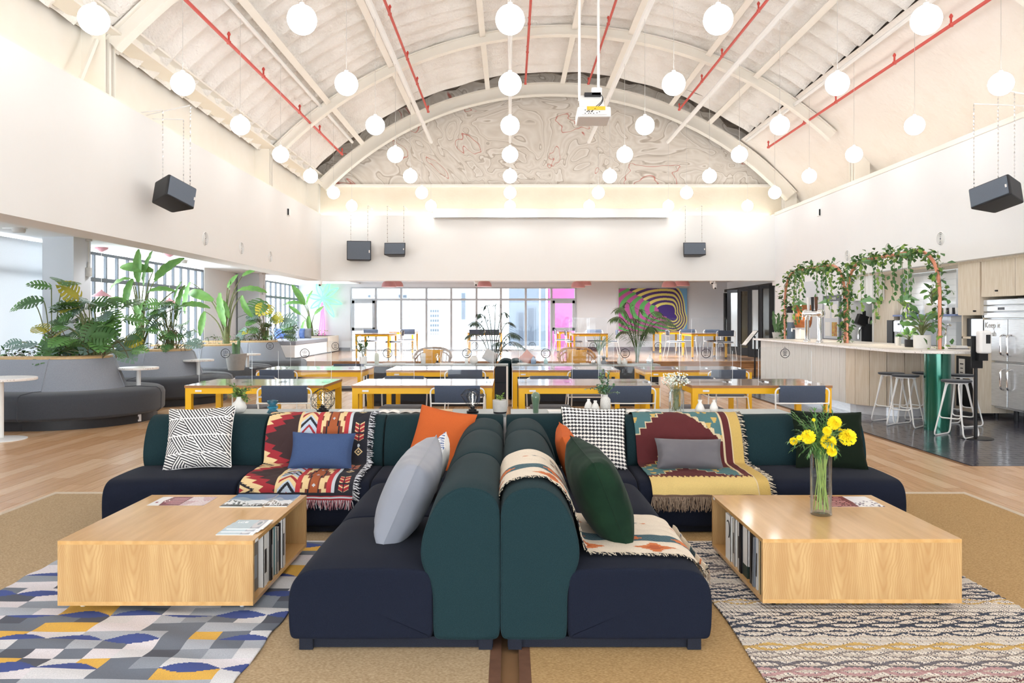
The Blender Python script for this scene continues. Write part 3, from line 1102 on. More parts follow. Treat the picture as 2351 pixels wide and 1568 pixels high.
def sofa_module(label, loc, rz, corner=0, w=SW):
    t = thing('sofa_module', label, 'sofa', loc, rz, 'modular sofa units')
    sb, sp_ = slab_profile(SEAT, w - .006)
    obj('seat', sb, M_navy, t, ang=60)
    bb, bp = slab_profile(BACK, w - .006)
    bk = obj('backrest', bb, M_teal, t, ang=60)
    for sx in (-1, 1):
        obj('piping', B().tube([(sx * (w / 2 - .010), a[0], a[1]) for a in inset(bp, .004)], .0035, 5, closed=True), M_teal, bk)
    obj('base', B().bx(-w / 2 + .03, w / 2 - .03, .05, .83, .012, .055), M_sofab, t, smooth=False)
    for sx in (-1, 1):
        for yy in (.07, .80):
            obj('leg', B().box(sx * (w / 2 - .05), yy, .0325, .08, .055, .045), M_sofab, t, smooth=False)
    if corner:                                       # a second backrest along one side
        cb, cp = slab_profile([(a[0], a[1] - .002) for a in BACK], SD - .29)
        c = obj('backrest', cb, M_teal, t, ang=60)
        c.rotation_euler = (0, 0, -corner * PI / 2)
        c.location = (corner * (w / 2 - .86), .285, 0)
    return t


Y0 = 3.09
sofa_module('nearest seat unit of the left arm, its dark back towards the centre gap', (-.90, Y0 + SW / 2, 0), -PI / 2)
sofa_module('second seat unit of the left arm, behind the silver grey cushion', (-.90, Y0 + SW * 1.5, 0), -PI / 2)
sofa_module('nearest seat unit of the right arm, under the cream fringed throw', (.82, Y0 + SW / 2, 0), PI / 2)
sofa_module('second seat unit of the right arm, behind the velvet cushion', (.82, Y0 + SW * 1.5, 0), PI / 2)
YR = Y0 + SW * 2
yb = YR + .005
sofa_module('corner seat unit on the left with the tall orange cushion', (-.045 - SW / 2, yb, 0), 0, 1)
sofa_module('back row seat unit under the red and black kilim throw', (-.045 - SW * 1.5, yb, 0), 0)
sofa_module('end seat unit of the left back row with the black and white cushion', (-.045 - SW * 2.5, yb, 0), 0)
sofa_module('corner seat unit on the right with the houndstooth cushion', (-.03 + SW / 2, yb, 0), 0, -1)
sofa_module('back row seat unit under the maroon and teal kilim throw', (-.03 + SW * 1.5, yb, 0), 0)
sofa_module('end seat unit of the right back row behind the yellow flowers', (-.03 + SW * 2.5, yb, 0), 0)


# ---- cushions
def pillow_pts(w, h, t, nu, nv, pinch=.07, wr=0.004, seed=0):
    """two sheets joined at the seam; returns front and back grids in local x (width), z (height), y (depth)"""
    u, v = np.meshgrid(np.linspace(-1, 1, nu), np.linspace(-1, 1, nv), indexing='ij')
    th = t / 2 * (np.clip(1 - np.abs(u) ** 2.6, 0, 1) * np.clip(1 - np.abs(v) ** 2.6, 0, 1)) ** .42
    Xp = w / 2 * u * (1 - pinch * (1 - v ** 2) * np.abs(u))
    Zp = h / 2 * v * (1 - pinch * (1 - u ** 2) * np.abs(v))
    edge = np.clip(np.maximum(np.abs(u), np.abs(v)) - .35, 0, 1)
    wrk = wr * (np.sin(u * 9 + v * 4 + seed) * np.sin(v * 7 - u * 3 + seed * 2) + .5 * np.sin(u * 21 - v * 13 + seed)) * edge * np.clip(th / (t * .2), 0, 1)
    return np.stack([Xp, -th - wrk, Zp], -1), np.stack([Xp, th + wrk * .6, Zp], -1), u, v


def cushion(label, w, h, t, loc, lean=0.25, yaw=0.0, roll=0.0, m=None, pattern=None, n=28, name='cushion', pinch=.07, wr=.004, m_back=None):
    nu = nv = n if pattern is None else 190
    F, K, u, v = pillow_pts(w, h, t, nu, nv, pinch, wr, seed=w * 37 + loc[0] * 9)
    tt = thing(name, label, 'cushion', loc)
    M = Matrix.Translation(loc) @ Matrix.Rotation(yaw, 4, 'Z') @ Matrix.Rotation(-lean, 4, 'X') @ Matrix.Rotation(roll, 4, 'Y')
    tt.matrix_basis = M
    if pattern is None:
        b = B()
        b.grid(F.tolist())
        b.grid(K[::-1].tolist())
        obj('cover', b, m, tt, ang=70)
    else:
        uc, vc = (u[:-1, :-1] + u[1:, 1:]) / 2 * w / 2, (v[:-1, :-1] + v[1:, 1:]) / 2 * h / 2
        colour_grid('cover', F, pattern(uc, vc), M_cush, tt)
        F2, K2, _, _ = pillow_pts(w, h, t, 28, 28, pinch, wr, seed=w * 37 + loc[0] * 9)
        obj('back_cover', B().grid(K2[::-1].tolist()), m_back or M_paper, tt, ang=70)
    ring = [(F[i, 0]) for i in range(nu)] + [F[-1, j] for j in range(1, nv)] + [F[i, -1] for i in range(nu - 2, -1, -1)] + [F[0, j] for j in range(nv - 2, 0, -1)]
    obj('seam', B().tube([tuple(p) for p in ring[::max(1, len(ring) // 110)]], .0028, 5, closed=True), m or m_back or M_paper, tt)
    return tt


M_blue = mat('blue_linen', '#46587c', 0.95, spec=.2, noise=0.5, nscale=300, col2='#33466c', bump=0.3, bscale=500, bdist=.002)
M_orange = mat('orange_cotton', '#c4602f', 0.9, spec=.2, noise=0.3, nscale=260, col2='#b05325', bump=0.2, bscale=500, bdist=.002)
M_silver = mat('silver_satin', '#8d9099', 0.45, noise=0.3, nscale=6, col2='#7c8089', sheen=.1)
M_velvet = mat('green_velvet', '#0f2418', 0.85, spec=.15, noise=0.7, nscale=7, col2='#1d3826', sheen=.06)
M_velvetd = mat('dark_green_cotton', '#131d13', 0.95, spec=.15, noise=0.5, nscale=200, col2='#141e14', sheen=.05)
M_velvetg = mat('grey_velvet', '#6b686c', 0.75, noise=0.5, nscale=5, col2='#58555a', sheen=.2)
BW = pal('#f0ebe4', '#2b2a30')


def p_zigzag(u, v):
    hh = .125
    row = np.floor((v + .5) / hh)
    fy_ = (v + .5) / hh - row
    wd = .155
    s_ = (u + .5) / wd + row * .5
    c_ = np.floor(s_)
    fx_ = s_ - c_
    up = (np.abs(fx_ - .5) * 2 < (1 - fy_))
    idn = np.where(up, 2 * c_, 2 * np.floor(s_ + .5) + 1)
    kind = np.floor(hsh(idn, row, 2) * 3)
    ang = np.select([kind == 0, kind == 1], [0.62, 2.52], 1.12)
    st = ((u * np.cos(ang) + v * np.sin(ang)) / .0165) % 1.0
    line = (np.abs(fx_ - .5) * 2 - (1 - fy_))
    k_ = np.where(st < .5, 0, 1)
    k_ = np.where(np.abs(fy_ - .02) < .025, 0, k_)
    return BW[k_]


def p_hound(u, v):
    i_, j_ = np.floor((u + 1) / .0042).astype(int), np.floor((v + 1) / .0042).astype(int)
    warp, weft = (i_ % 6) < 3, (j_ % 6) < 3
    up = ((i_ + j_) % 6) < 3
    return BW[np.where(up, warp, weft).astype(int)]


def p_stripe(u, v):
    pp = pal('#e9ecef', '#5b6f9c')
    s_ = (v + np.abs((u * 9) % 1 - .5) * .08)
    return pp[((s_ / .035) % 1 < .45).astype(int)]


ST = SH + .004
cushion('black and white triangle patterned square cushion on the left end seat', .45, .43, .15, (PX(459, 5.2), 5.20, ST + .205), .40, .05, -.05, None, p_zigzag, m_back=M_paper)
cushion('blue linen lumbar cushion on the red and black throw', .43, .25, .14, (PX(739, 5.15), 5.15, ST + .125), .42, -.02, .02, M_blue)
cushion('tall orange cushion in the left sofa corner', .42, .42, .14, (PX(1012, 5.18), 5.18, ST + .20), .40, -.30, .14, M_orange)
cushion('small white and blue zigzag cushion leaning on the left arm back', .36, .36, .12, (-.43, 4.33, ST + .165), .36, -PI / 2 + .10, .1, None, p_stripe)
cushion('silver grey satin cushion leaning on the nearest left backrest', .46, .45, .23, (-.475, 3.60, ST + .20), .42, -PI / 2 - .02, .16, M_silver, wr=.007)
cushion('orange cushion leaning on the right arm back', .38, .38, .14, (.37, 4.62, ST + .17), .34, PI / 2 - .05, -.1, M_orange)
cushion('black and white houndstooth square cushion in the right corner', .45, .43, .13, (PX(1363, 5.2), 5.20, ST + .205), .38, .03, .04, None, p_hound, m_back=M_velvetd)
cushion('bottle green velvet cushion on the cream throw', .46, .45, .23, (.415, 3.58, ST + .205), .40, PI / 2 + .10, -.12, M_velvet, wr=.007)
cushion('grey velvet lumbar cushion on the maroon throw', .45, .21, .14, (PX(1582, 5.14), 5.14, ST + .105), .42, .02, .02, M_velvetg, wr=.006)
cushion('dark green square cushion behind the yellow flowers', .48, .40, .14, (PX(1903, 5.22), 5.22, ST + .19), .38, -.04, .03, M_velvetd, wr=.006)


# ---- throws laid over the backs and seats
def drape_path(off, start_back=.30, end_z=None, front=.2):
    """path in module (y,z): from behind the back, over the top, down to the seat, over the front edge"""
    pth = [(.868 + off, .67 - start_back), (.868 + off, .58), (.85, .64 + off), (.79, .668 + off), (.72, .678 + off), (.665, .67 + off), (.605, .63 + off), (.566 - off, .565 + off * .5),
           (.535 - off, .48), (.52 - off, .41), (.505 - off, .365), (.47, .349 + off), (.40, .347 + off), (.12, .343 + off), (.062, .333 + off), (.024 - off, .307 + off), (-.002 - off, .262), (-.009 - off, front)]
    P_ = [Vector((a, b_)) for a, b_ in pth]
    for _ in range(2):
        q = [P_[0]]
        for i_ in range(len(P_) - 1):
            q += [P_[i_] * .75 + P_[i_ + 1] * .25, P_[i_] * .25 + P_[i_ + 1] * .75]
        q.append(P_[-1])
        P_ = q
    L_ = [0]
    for i_ in range(1, len(P_)):
        L_.append(L_[-1] + (P_[i_] - P_[i_ - 1]).length)
    return np.array([(a.x, a.y) for a in P_]), np.array(L_)


def throw(name, label, loc, rz, x0, x1, nu, nv, pat, off=.008, start_back=.12, front=.22, skew=0.0, fr=None):
    t = thing(name, label, 'throw', loc, rz)
    pth, L_ = drape_path(off, start_back, front=front)
    s_ = np.linspace(0, L_[-1], nv)
    yy_, zz_ = np.interp(s_, L_, pth[:, 0]), np.interp(s_, L_, pth[:, 1])
    xx_ = np.linspace(x0, x1, nu)
    U, S_ = np.meshgrid(xx_, s_, indexing='ij')
    Yp, Zp = np.broadcast_to(yy_, U.shape).copy(), np.broadcast_to(zz_, U.shape).copy()
    Xp = U + skew * (S_ - L_[-1] * .4)
    w_ = .003 * np.sin(U * 33 + S_ * 5) + .002 * np.sin(S_ * 41 + U * 9)
    Zp = Zp + np.abs(w_) * .8
    Yp = Yp - np.abs(w_) * .5
    uc, sc_ = (U[:-1, :-1] + U[1:, 1:]) / 2 - x0, (S_[:-1, :-1] + S_[1:, 1:]) / 2
    P3 = np.stack([Xp, Yp, Zp], -1)
    colour_grid('cloth', P3, pat(uc, sc_, x1 - x0, L_[-1]), M_throw, t, thick=.004)
    for (side, ln, ms, cnt) in fr or []:
        bs = [B() for _ in ms]
        rr = random.Random(len(label) + len(side))
        for i_ in range(cnt):
            f_ = (i_ + rr.random() * .8) / cnt
            if side == 'front':
                a = P3[int(f_ * (nu - 1)), -1]
                d_ = Vector((rr.uniform(-.3, .3), -.12 + rr.uniform(-.15, .1), -1))
            elif side in ('right', 'left'):
                j_ = int(f_ * (nv - 1))
                a = P3[-1 if side == 'right' else 0, j_]
                q = P3[-1, min(nv - 1, j_ + 2)] - P3[-1, max(0, j_ - 2)]
                tg = Vector(q).normalized()
                nrm = Vector((0, -tg.z, tg.y)) if True else 0
                if nrm.z < 0 and abs(nrm.z) > .5:
                    nrm = -nrm
                d_ = Vector((1 if side == 'right' else -1, 0, 0)) + tg * rr.uniform(-.2, .9) + nrm * rr.uniform(.0, .12)
            else:
                a = P3[int(f_ * (nu - 1)), 0]
                d_ = Vector((rr.uniform(-.3, .3), .1, -1))
            d_ = d_.normalized() * ln * rr.uniform(.75, 1.15)
            a = Vector(a)
            mid = a + d_ * .5 + Vector((rr.uniform(-.1, .1), rr.uniform(-.1, .05), rr.uniform(-.03, .1))) * ln
            bs[i_ % len(ms)].tube([a, mid, a + d_], [.0028, .0026, .0016], 4)
        for b_, mm in zip(bs, ms):
            obj('fringe', b_, mm, t, kind='stuff')
    return t


def tri(x_):
    return np.abs((x_ % 1.0) - .5) * 2


def p_kilim_red(u, s_, W, L_):
    pp = pal('#3a2829', '#9c2a33', '#e3c795', '#20212b', '#b7c4d4', '#a3562f', '#7a3b2c', '#b5363c', '#c6ccd2')
    f = u / W
    k_ = np.zeros(u.shape, int)
    per = .46
    a = np.abs(((s_ - .26) / per + .5) % 1 - .5) * 2
    st = np.floor(a * 9) / 9
    x_ = f / .30
    d_ = x_ * .8 + a * .9 + .20 * tri(a * 4.5)
    z = f < .31
    k_ = np.where(z & (d_ < .98), 1, k_)
    k_ = np.where(z & (d_ < .66), 2, k_)
    d2 = x_ * .9 + a * 1.7 + .1 * tri(a * 16)
    k_ = np.where(z & (d2 < .46), 3, k_)
    k_ = np.where(z & (x_ * .9 + a * 2 < .30), 2, k_)
    k_ = np.where(z & (x_ + a * 2 < .14), 1, k_)
    c_ = (f >= .31) & (f < .335)
    k_ = np.where(c_, 2, k_)
    z = (f >= .335) & (f < .495)
    xx_ = np.abs(f - .415) / .08
    ph = ((s_ + xx_ * -.075) / .40 - .25) % 1
    seq_ = [(.06, 3), (.13, 4), (.18, 3), (.27, 4), (.32, 2), (.40, 1), (.50, 2), (.55, 4), (.62, 3), (.72, 4), (.78, 1), (.9, 4), (1.01, 2)]
    kk_ = np.zeros(u.shape, int)
    for lim, v_ in reversed(seq_):
        kk_ = np.where(ph < lim, v_, kk_)
    dm = np.abs(((s_ - .1) / .40) % 1 - .12) * 5 + xx_ * .9
    kk_ = np.where(dm < .8, 3, kk_)
    kk_ = np.where(dm < .55, 4, kk_)
    kk_ = np.where(dm < .25, 1, kk_)
    k_ = np.where(z, kk_, k_)
    k_ = np.where((f >= .495) & (f < .535), 7, k_)
    z = (f >= .535) & (f < .765)
    q = np.floor(s_ / .045) % 6
    wd = np.select([q == 0, q == 1, q == 2, q == 3, q == 4], [.035, .035, .06, .085, .085], .06)
    xa = np.abs(f - .65)
    kk_ = np.where(xa < .035, 5, np.where(xa < wd * .62, 5, np.where(xa < wd * .62 + .014, 3, np.where(xa < wd + .012, 6, 2))))
    kk_ = np.where((xa > .098) & (q % 3 == 1), 6, kk_)
    pl_ = (np.abs(((s_ / .135) % 1) - .5) * .135)
    kk_ = np.where((pl_ < .012) & (xa < .004), 8, kk_)
    kk_ = np.where((pl_ < .004) & (xa < .013), 8, kk_)
    k_ = np.where(z, kk_, k_)
    k_ = np.where((f >= .765) & (f < .81), 7, k_)
    k_ = np.where((f >= .81) & (f < .835), 8, k_)
    z = f >= .835
    xa = np.abs(f - .915) / .045
    ph = (s_ / .34 + .1) % 1
    kk_ = np.full(u.shape, 3)
    ar = (ph - .25 + xa * .06) / .09
    on = (xa < 1) & (ph + xa * .06 > .25) & (ph + xa * .06 < .62) & ~((ph > .42) & (ph < .46)) & (xa > .08)
    kk_ = np.where(on, np.where((ar % 1) < .28, 2, 1), kk_)
    dd = np.abs(ph - .82) * 9 + xa * .8
    kk_ = np.where((dd < .75) & (dd > .5), 2, kk_)
    kk_ = np.where(dd < .22, 2, kk_)
    kk_ = np.where((np.abs(ph - .70) * 8) ** 2 + xa ** 2 < .07, 8, kk_)
    k_ = np.where(z, kk_, k_)
    e_ = L_ - s_
    k_ = np.where(e_ < .045, 3, k_)
    k_ = np.where(e_ < .026, 1, k_)
    k_ = np.where((e_ < .018) & (e_ > .010), 8, k_)
    return pp[k_]


def p_kilim_teal(u, s_, W, L_):
    pp = pal('#4c7476', '#591f22', '#d3c09c', '#c9a960', '#d9bd78', '#6b5546')
    cell = .047
    up_ = np.floor((W * .86 - u) / cell)
    sv = np.floor(s_ / cell)

    def cls(i_, j_):
        return (((np.abs(i_ - 7) - (j_ - 6.0) + 4) % 13) < 6.5).astype(int)
    k_ = cls(up_, sv)
    fu, fs = (W * .86 - u) / cell - up_, s_ / cell - sv
    e_ = ((cls(up_, sv + 1) != k_) & (fs > .82)) | ((cls(up_ + 1, sv) != k_) & (fu > .82))
    sel = (((np.abs(up_ - 7) - (sv - 6) + 4) % 13 > 9) | ((np.abs(up_ - 7) - (sv - 6) + 4) % 13 < 3)).astype(int)
    k_ = np.where(e_, np.where(sel == 0, 2, 3), k_)
    # little stepped hooks beside the outlines
    hk = (hsh(up_ + sv, sv * 0 + 2) > .45) & (cls(up_, sv) == 1) & ((cls(up_ - 1, sv) == 0))
    stp = np.floor(fs * 5) / 5
    k_ = np.where(hk & (fu < .55 - stp * .6) & (fs < .85), np.where(sel == 0, 2, 3), k_)
    blob = (cls(up_, sv) == 0) & (hsh(up_, sv, 4) > .80) & (np.abs(fu - .5) < .45 - .35 * np.floor(fs * 4) / 4)
    k_ = np.where(blob, 3, k_)
    f = u / W
    k_ = np.where((f > .815) & (f < .832), 2, k_)
    k_ = np.where((f >= .832) & (f < .893), 1, k_)
    e2 = L_ - s_
    jag = .15 + .035 * tri(u / .034 + .3 * tri(u / .012))
    k_ = np.where(e2 < jag + .03, 1, k_)
    k_ = np.where(e2 < jag, 4, k_)
    k_ = np.where(f >= .893, 3, k_)
    k_ = np.where((f >= .893) & (f < .905), 2, k_)
    k_ = np.where(e2 < .012, 5, k_)
    return pp[k_]


def p_cream(u, s_, W, L_):
    pp = pal('#e6d9c6', '#4f6f78', '#cf7440', '#b55a30', '#34505a', '#7b5f46', '#8b94a0', '#3c5b8a')
    k_ = np.zeros(u.shape, int)
    f = u / W
    f = 1 - f if p_cream.flip else f
    st = (f > .27) & (f < .43)
    k_ = np.where(st, np.where(((u + s_) / .004 % 1 < .5), 1, 4), k_)
    ph = (s_ / .26) % 1
    dd = np.floor(np.abs(ph - .5) * 12) / 12 * 2 + np.abs(f - .35) / .06 * .42
    k_ = np.where(st & (dd < .42), 2, k_)
    z = f < .25
    ph = (s_ / .32 + .35) % 1
    x_ = (np.abs(ph - .5) * .32)
    y_ = np.abs(f - .13) * W
    big = x_ / .12 + y_ / .062 + .22 * tri(y_ / .016) - .2 * (x_ < .02)
    k_ = np.where(z & (big < .95), 2, k_)
    k_ = np.where(z & (big < .5), 3, k_)
    k_ = np.where(z & (big < .3) & (np.floor(s_ / .32 + .35) % 2 == 0), 0, k_)
    # arrow crosses on the wide cream field
    ph = (s_ / .46 + .62) % 1
    x_, y_ = (ph - .5) * .46, (f - .72) * W
    arm1 = (np.abs(y_) < .085) & (np.abs(x_) < .03) & (np.abs(x_) > .004) & (np.abs(y_) > .015) & (((np.abs(y_) + np.abs(x_) * .5) / .02 % 1) < .55)
    k_ = np.where(arm1, np.where(np.abs(y_) > .06, 2, np.where(np.abs(y_) > .035, 5, 4)), k_)
    arm2 = (np.abs(y_) < .012) & (np.abs(x_) < .17) & (np.abs(x_) > .045) & (((np.abs(x_) - np.abs(y_) * 1.6) / .045 % 1) < .45) & (np.abs(y_) > .0015)
    k_ = np.where(arm2, np.where(np.abs(x_) > .13, 2, np.where(np.abs(x_) > .085, 4, 7)), k_)
    return pp[k_]


p_cream.flip = False
M_fr = {c: mat('fringe_' + n_, c, 0.95, noise=0.3, nscale=100, col2=d) for n_, c, d in
        (('white', '#d9d9dc', '#b9b9be'), ('black', '#23242b', '#15161b'), ('rose', '#a87078', '#8d5660'), ('taupe', '#9c8875', '#7d6a59'), ('brown', '#6e5a4b', '#57463a'), ('cream', '#d8cbb4', '#b9aa92'))}
throw('kilim_throw', 'red, brown and black geometric kilim throw draped on the left back row', (-.045 - SW * 1.5, yb, 0), 0, PX(625, 5.5) + .045 + SW * 1.5 + .01, PX(852, 5.45) + .045 + SW * 1.5, 210, 380, p_kilim_red,
      start_back=.03, front=.225, skew=.012, fr=[('front', .055, [M_fr['#a87078'], M_fr['#d9d9dc'], M_fr['#a87078']], 150), ('right', .045, [M_fr['#d9d9dc'], M_fr['#23242b']], 420)])
throw('kilim_throw', 'maroon, teal and yellow stepped kilim throw draped on the right back row', (-.03 + SW * 1.5, yb, 0), 0, PX(1450, 5.5) + .03 - SW * 1.5, PX(1686, 5.5) + .03 - SW * 1.5, 210, 380, p_kilim_teal,
      start_back=.03, front=.245, skew=.02, fr=[('front', .085, [M_fr['#9c8875'], M_fr['#6e5a4b'], M_fr['#9c8875']], 330), ('right', .04, [M_fr['#d8cbb4'], M_fr['#23242b']], 210)])
p_cream.flip = False
throw('cream_throw', 'cream throw with blue stripe and orange motifs over the nearest right seat', (.82, Y0 + SW / 2, 0), PI / 2, -.255, .40, 190, 400, p_cream,
      start_back=.16, front=.30, fr=[('left', .035, [M_fr['#d8cbb4'], M_fr['#23242b']], 330), ('front', .075, [M_fr['#9c8875'], M_fr['#d8cbb4']], 150)])


# ---- coffee tables on castors, open on the side that faces the sofa arm
def coffee_table(label, x0, x1, y0, y1, side, castor):
    t = thing('coffee_table', label, 'coffee table', ((x0 + x1) / 2, (y0 + y1) / 2, 0))
    w, d, z0, z1, th = (x1 - x0) / 2, (y1 - y0) / 2, .05, .345, .018
    obj('top', B().bx(-w, w, -d, d, z1 - th + .002, z1), M_ply, t, smooth=False)
    obj('top_edge', B().bx(-w + .0005, w - .0005, -d + .0005, d - .0005, z1 - th, z1 - .0025), M_plyed, t, smooth=False)
    obj('bottom', B().bx(-w, w, -d, d, z0, z0 + th), M_ply, t, smooth=False)
    for sy in (-1, 1):
        obj('end_panel', B().bx(-w, w, sy * d, sy * (d - th), z0 + th, z1 - th), M_plyv, t, smooth=False)
    obj('middle_panel', B().bx(-th / 2, th / 2, -d + th, d - th, z0 + th, z1 - th), M_plyv, t, smooth=False)
    obj('side_panel', B().bx(-side * w, -side * (w - th), -d + th, d - th, z0 + th, z1 - th), M_plyv, t, smooth=False)
    obj('label_sticker', B().bx(side * w, side * (w + .001), -d + .03 if side > 0 else d - .06, -d + .07 if side > 0 else d - .03, z1 - th + .002, z1 - .004), M_paper, t, smooth=False)
    for sx in (-1, 1):
        for sy in (-1, 1):
            b_ = B().box(0, 0, .030, .05, .05, .005).box(0, 0, .022, .010, .026, .018)
            b_.m = Matrix.Translation((0, 0, .014)) @ Matrix.Rotation(PI / 2, 4, 'Y')
            b_.lathe([(.009, -.01), (.0135, -.007), (.0135, .007), (.009, .01)], 14)
            b_.m = None
            obj('castor', b_, castor, t, loc=(sx * (w - .075), sy * (d - .075), .0175))
    return t


ct1 = coffee_table('low oak plywood coffee table on castors on the blue patterned rug', -2.06, -1.17, 3.47, 4.385, 1, M_whitemet)
ct2 = coffee_table('low oak plywood coffee table on castors holding the vase of yellow flowers', 1.16, 2.075, 3.5, 4.38, -1, M_blackmet)
CT = .345


# ---- books inside the open sides
def book(label, x, y, z, th, h, d, m, rz=0, lean=0, face=1, spine=None, group=None, mark=None):
    """upright book: thickness along y, spine towards +x*face"""
    t = thing('book', label, 'book', (x, y, z), 0, group)
    t.rotation_euler = (lean, 0, rz)
    obj('pages', B().bx(-face * (d - .004), -face * .003, -th / 2 + .002, th / 2 - .002, .003, h - .003), M_paper, t, smooth=False)
    b_ = B().bx(-face * d, 0, -th / 2, -th / 2 + .002, 0, h).bx(-face * d, 0, th / 2 - .002, th / 2, 0, h).bx(-face * .003, 0, -th / 2, th / 2, 0, h)
    obj('cover', b_, m, t, smooth=False)
    if mark is not None:
        obj('spine_print', B().bx(face * .0002, face * .0009, -th * .28, th * .28, h * .25, h * .7), mark, t, smooth=False)
    return t


def bm(c, d=None):
    return mat('book_cover_' + c.strip('#'), c, 0.5, noise=0.2, nscale=20, col2=d or c)


BK = {c: bm(c) for c in ('#e9e7e3', '#d7d3cd', '#3a3634', '#4f8b92', '#242428', '#5d1f22', '#c9b48a', '#2d4a7a', '#8a8f96', '#f2f1ee', '#26382f', '#bcb7b0', '#6f675f')}
zb = .05 + .018
seqL = [('wide grey open-fronted magazine box near the front of the left table', .10, .24, '#6f675f'), ('thick white book beside the grey box', .05, .255, '#e9e7e3'), ('white softcover in the left table', .03, .25, '#f2f1ee'),
        ('thin dark brown book among white ones', .02, .25, '#3a3634'), ('pale softcover beside the teal book', .028, .24, '#d7d3cd'), ('teal spined book in the left table', .032, .245, '#4f8b92'), ('pale grey book behind the teal one', .03, .235, '#bcb7b0'),
        ('black and red spined book in the left table', .03, .24, '#242428'), ('slim maroon book in the left table', .016, .235, '#5d1f22'), ('tall white book next to the maroon spine', .03, .25, '#f2f1ee'), ('last white book before the empty shelf', .03, .245, '#e9e7e3')]
y = 3.55
for n_, (lb, th, h_, c) in enumerate(seqL):
    book(lb, -1.175 - (.03 if n_ == 0 else .005 * (n_ % 3)), y + th / 2, zb, th, h_, .16, BK[c], face=1, mark=BK['#242428'] if c in ('#e9e7e3', '#f2f1ee') and n_ % 2 else (BK['#8a8f96'] if n_ % 3 == 0 else None))
    y += th + .004 + (.01 if n_ in (1, 6) else 0)
seqR = [('yellowish book at the front end of the right table', .022, .25, '#c9b48a', 0), ('white paperback leaning at the front of the right table', .02, .25, '#f2f1ee', -.05), ('slim blue book leaning in the right table', .014, .245, '#2d4a7a', -.1), ('grey blue book behind the blue one', .02, .24, '#8a8f96', -.08),
        ('dark slate book beside the leaning ones', .03, .25, '#3a3634', 0), ('white and green Korean paperback in the right table', .075, .25, '#e9e7e3', 0), ('thick black book in the right table', .035, .255, '#242428', 0), ('white softcover next to the black book', .025, .25, '#f2f1ee', 0),
        ('pale grey book in the middle of the right shelf', .02, .25, '#bcb7b0', 0), ('thin white booklet in the right shelf', .014, .245, '#e9e7e3', 0), ('cream softcover near the far end of the right shelf', .03, .24, '#d7d3cd', 0), ('slender white book near the far end', .02, .235, '#f2f1ee', 0),
        ('white book with a black arc at the far end of the right shelf', .09, .24, '#f2f1ee', 0)]
y = 3.56
for n_, (lb, th, h_, c, ln) in enumerate(seqR):
    t = book(lb, 1.168 + .004 * (n_ % 3), y + th / 2 + (.02 if ln else 0), zb, th, h_, .16, BK[c], face=-1, lean=-ln, mark=BK['#3a3634'] if n_ % 3 == 1 else None)
    if n_ == 5:
        obj('green_band', B().bx(-.0012, .1, -th / 2 - .0005, th / 2 + .0005, 0, .06), BK['#26382f'], t, smooth=False)
    if n_ == 12:
        pts_ = [(-.0015, .03 * math.cos(a) - .008, .165 + .045 * math.sin(a)) for a in [1.0 + k_ * .25 for k_ in range(14)]]
        obj('arc_print', B().tube(pts_, .0035, 5), BK['#242428'], t)
    y += th + .005 + (.03 if n_ in (3, 4) else 0) + (.012 if n_ % 4 == 0 else 0)


def text(s, size, parent, loc, rot, m, extrude=.0004, name='lettering', align='CENTER', sx=1):
    c = bpy.data.curves.new(name, 'FONT')
    c.body, c.size, c.extrude, c.align_x, c.align_y = s, size, extrude, align, 'CENTER'
    c.resolution_u = 2
    c.materials.append(m)
    o = link(name, c, parent, loc, rot)
    o.scale = (sx, 1, 1)
    return o


def flat_print(x0, x1, y0, y1, nx_, ny_, fn, name, parent, m, z=0.0):
    """printed sheet lying flat: colours by function of (0..1, 0..1)"""
    x_, y_ = np.meshgrid(np.linspace(x0, x1, nx_), np.linspace(y0, y1, ny_), indexing='ij')
    u_, v_ = np.meshgrid((np.arange(nx_ - 1) + .5) / (nx_ - 1), (np.arange(ny_ - 1) + .5) / (ny_ - 1), indexing='ij')
    return colour_grid(name, np.stack([x_, y_, x_ * 0 + z], -1), fn(u_, v_), m, parent)


M_print = mat('gloss_print', '#ffffff', 0.22, attr='Col', noise=0.05, nscale=60, col2='#999999')


def pr_notice(u, v):
    pp = pal('#f1efef', '#7a1f33', '#ffffff', '#9a3a50', '#d9a9b4')
    k_ = np.zeros(u.shape, int)
    hexa = (u > .16) & (u < .56) & (u > .16 + np.abs(v - .5) * .10)
    k_ = np.where(hexa, 1, k_)
    ln = hexa & (u > .27) & (u < .53) & (((v * 9) % 1) < .25) & (v > .15) & (v < .85)
    k_ = np.where(ln, 4, k_)
    em = hexa & (((u - .22) / .035) ** 2 + ((v - .5) / .13) ** 2 < 1) & (((u - .22) / .035) ** 2 + ((v - .5) / .13) ** 2 > .55)
    k_ = np.where(em, 2, k_)
    z = u >= .56
    hb = np.where(v > .5, (u * 3 + v * 2), (u * 3 - v * 2))
    k_ = np.where(z, np.where((hb / .085 % 1) < .5, 3, 0), k_)
    k_ = np.where((u < .10) & (u > .06) & (np.abs(v - .35) < .06), 3, k_)
    return pp[k_]


def pr_notice2(u, v):
    pp = pal('#f3f0f0', '#7d2a2d', '#e6b9b4', '#6a5a70')
    k_ = np.zeros(u.shape, int)
    z = u < .56 + np.minimum(v, .5) * .08
    k_ = np.where(z, 1, k_)
    ln = z & (((v * 8) % 1) < .3) & (u > .12) & (u < .50) & (hsh(np.floor(u * 40), np.floor(v * 8)) > .25)
    k_ = np.where(ln, 2, k_)
    k_ = np.where(~z & (hsh(np.floor(u * 30), np.floor(v * 16), 2) > .86) & (v < .6), 3, k_)
    return pp[k_]


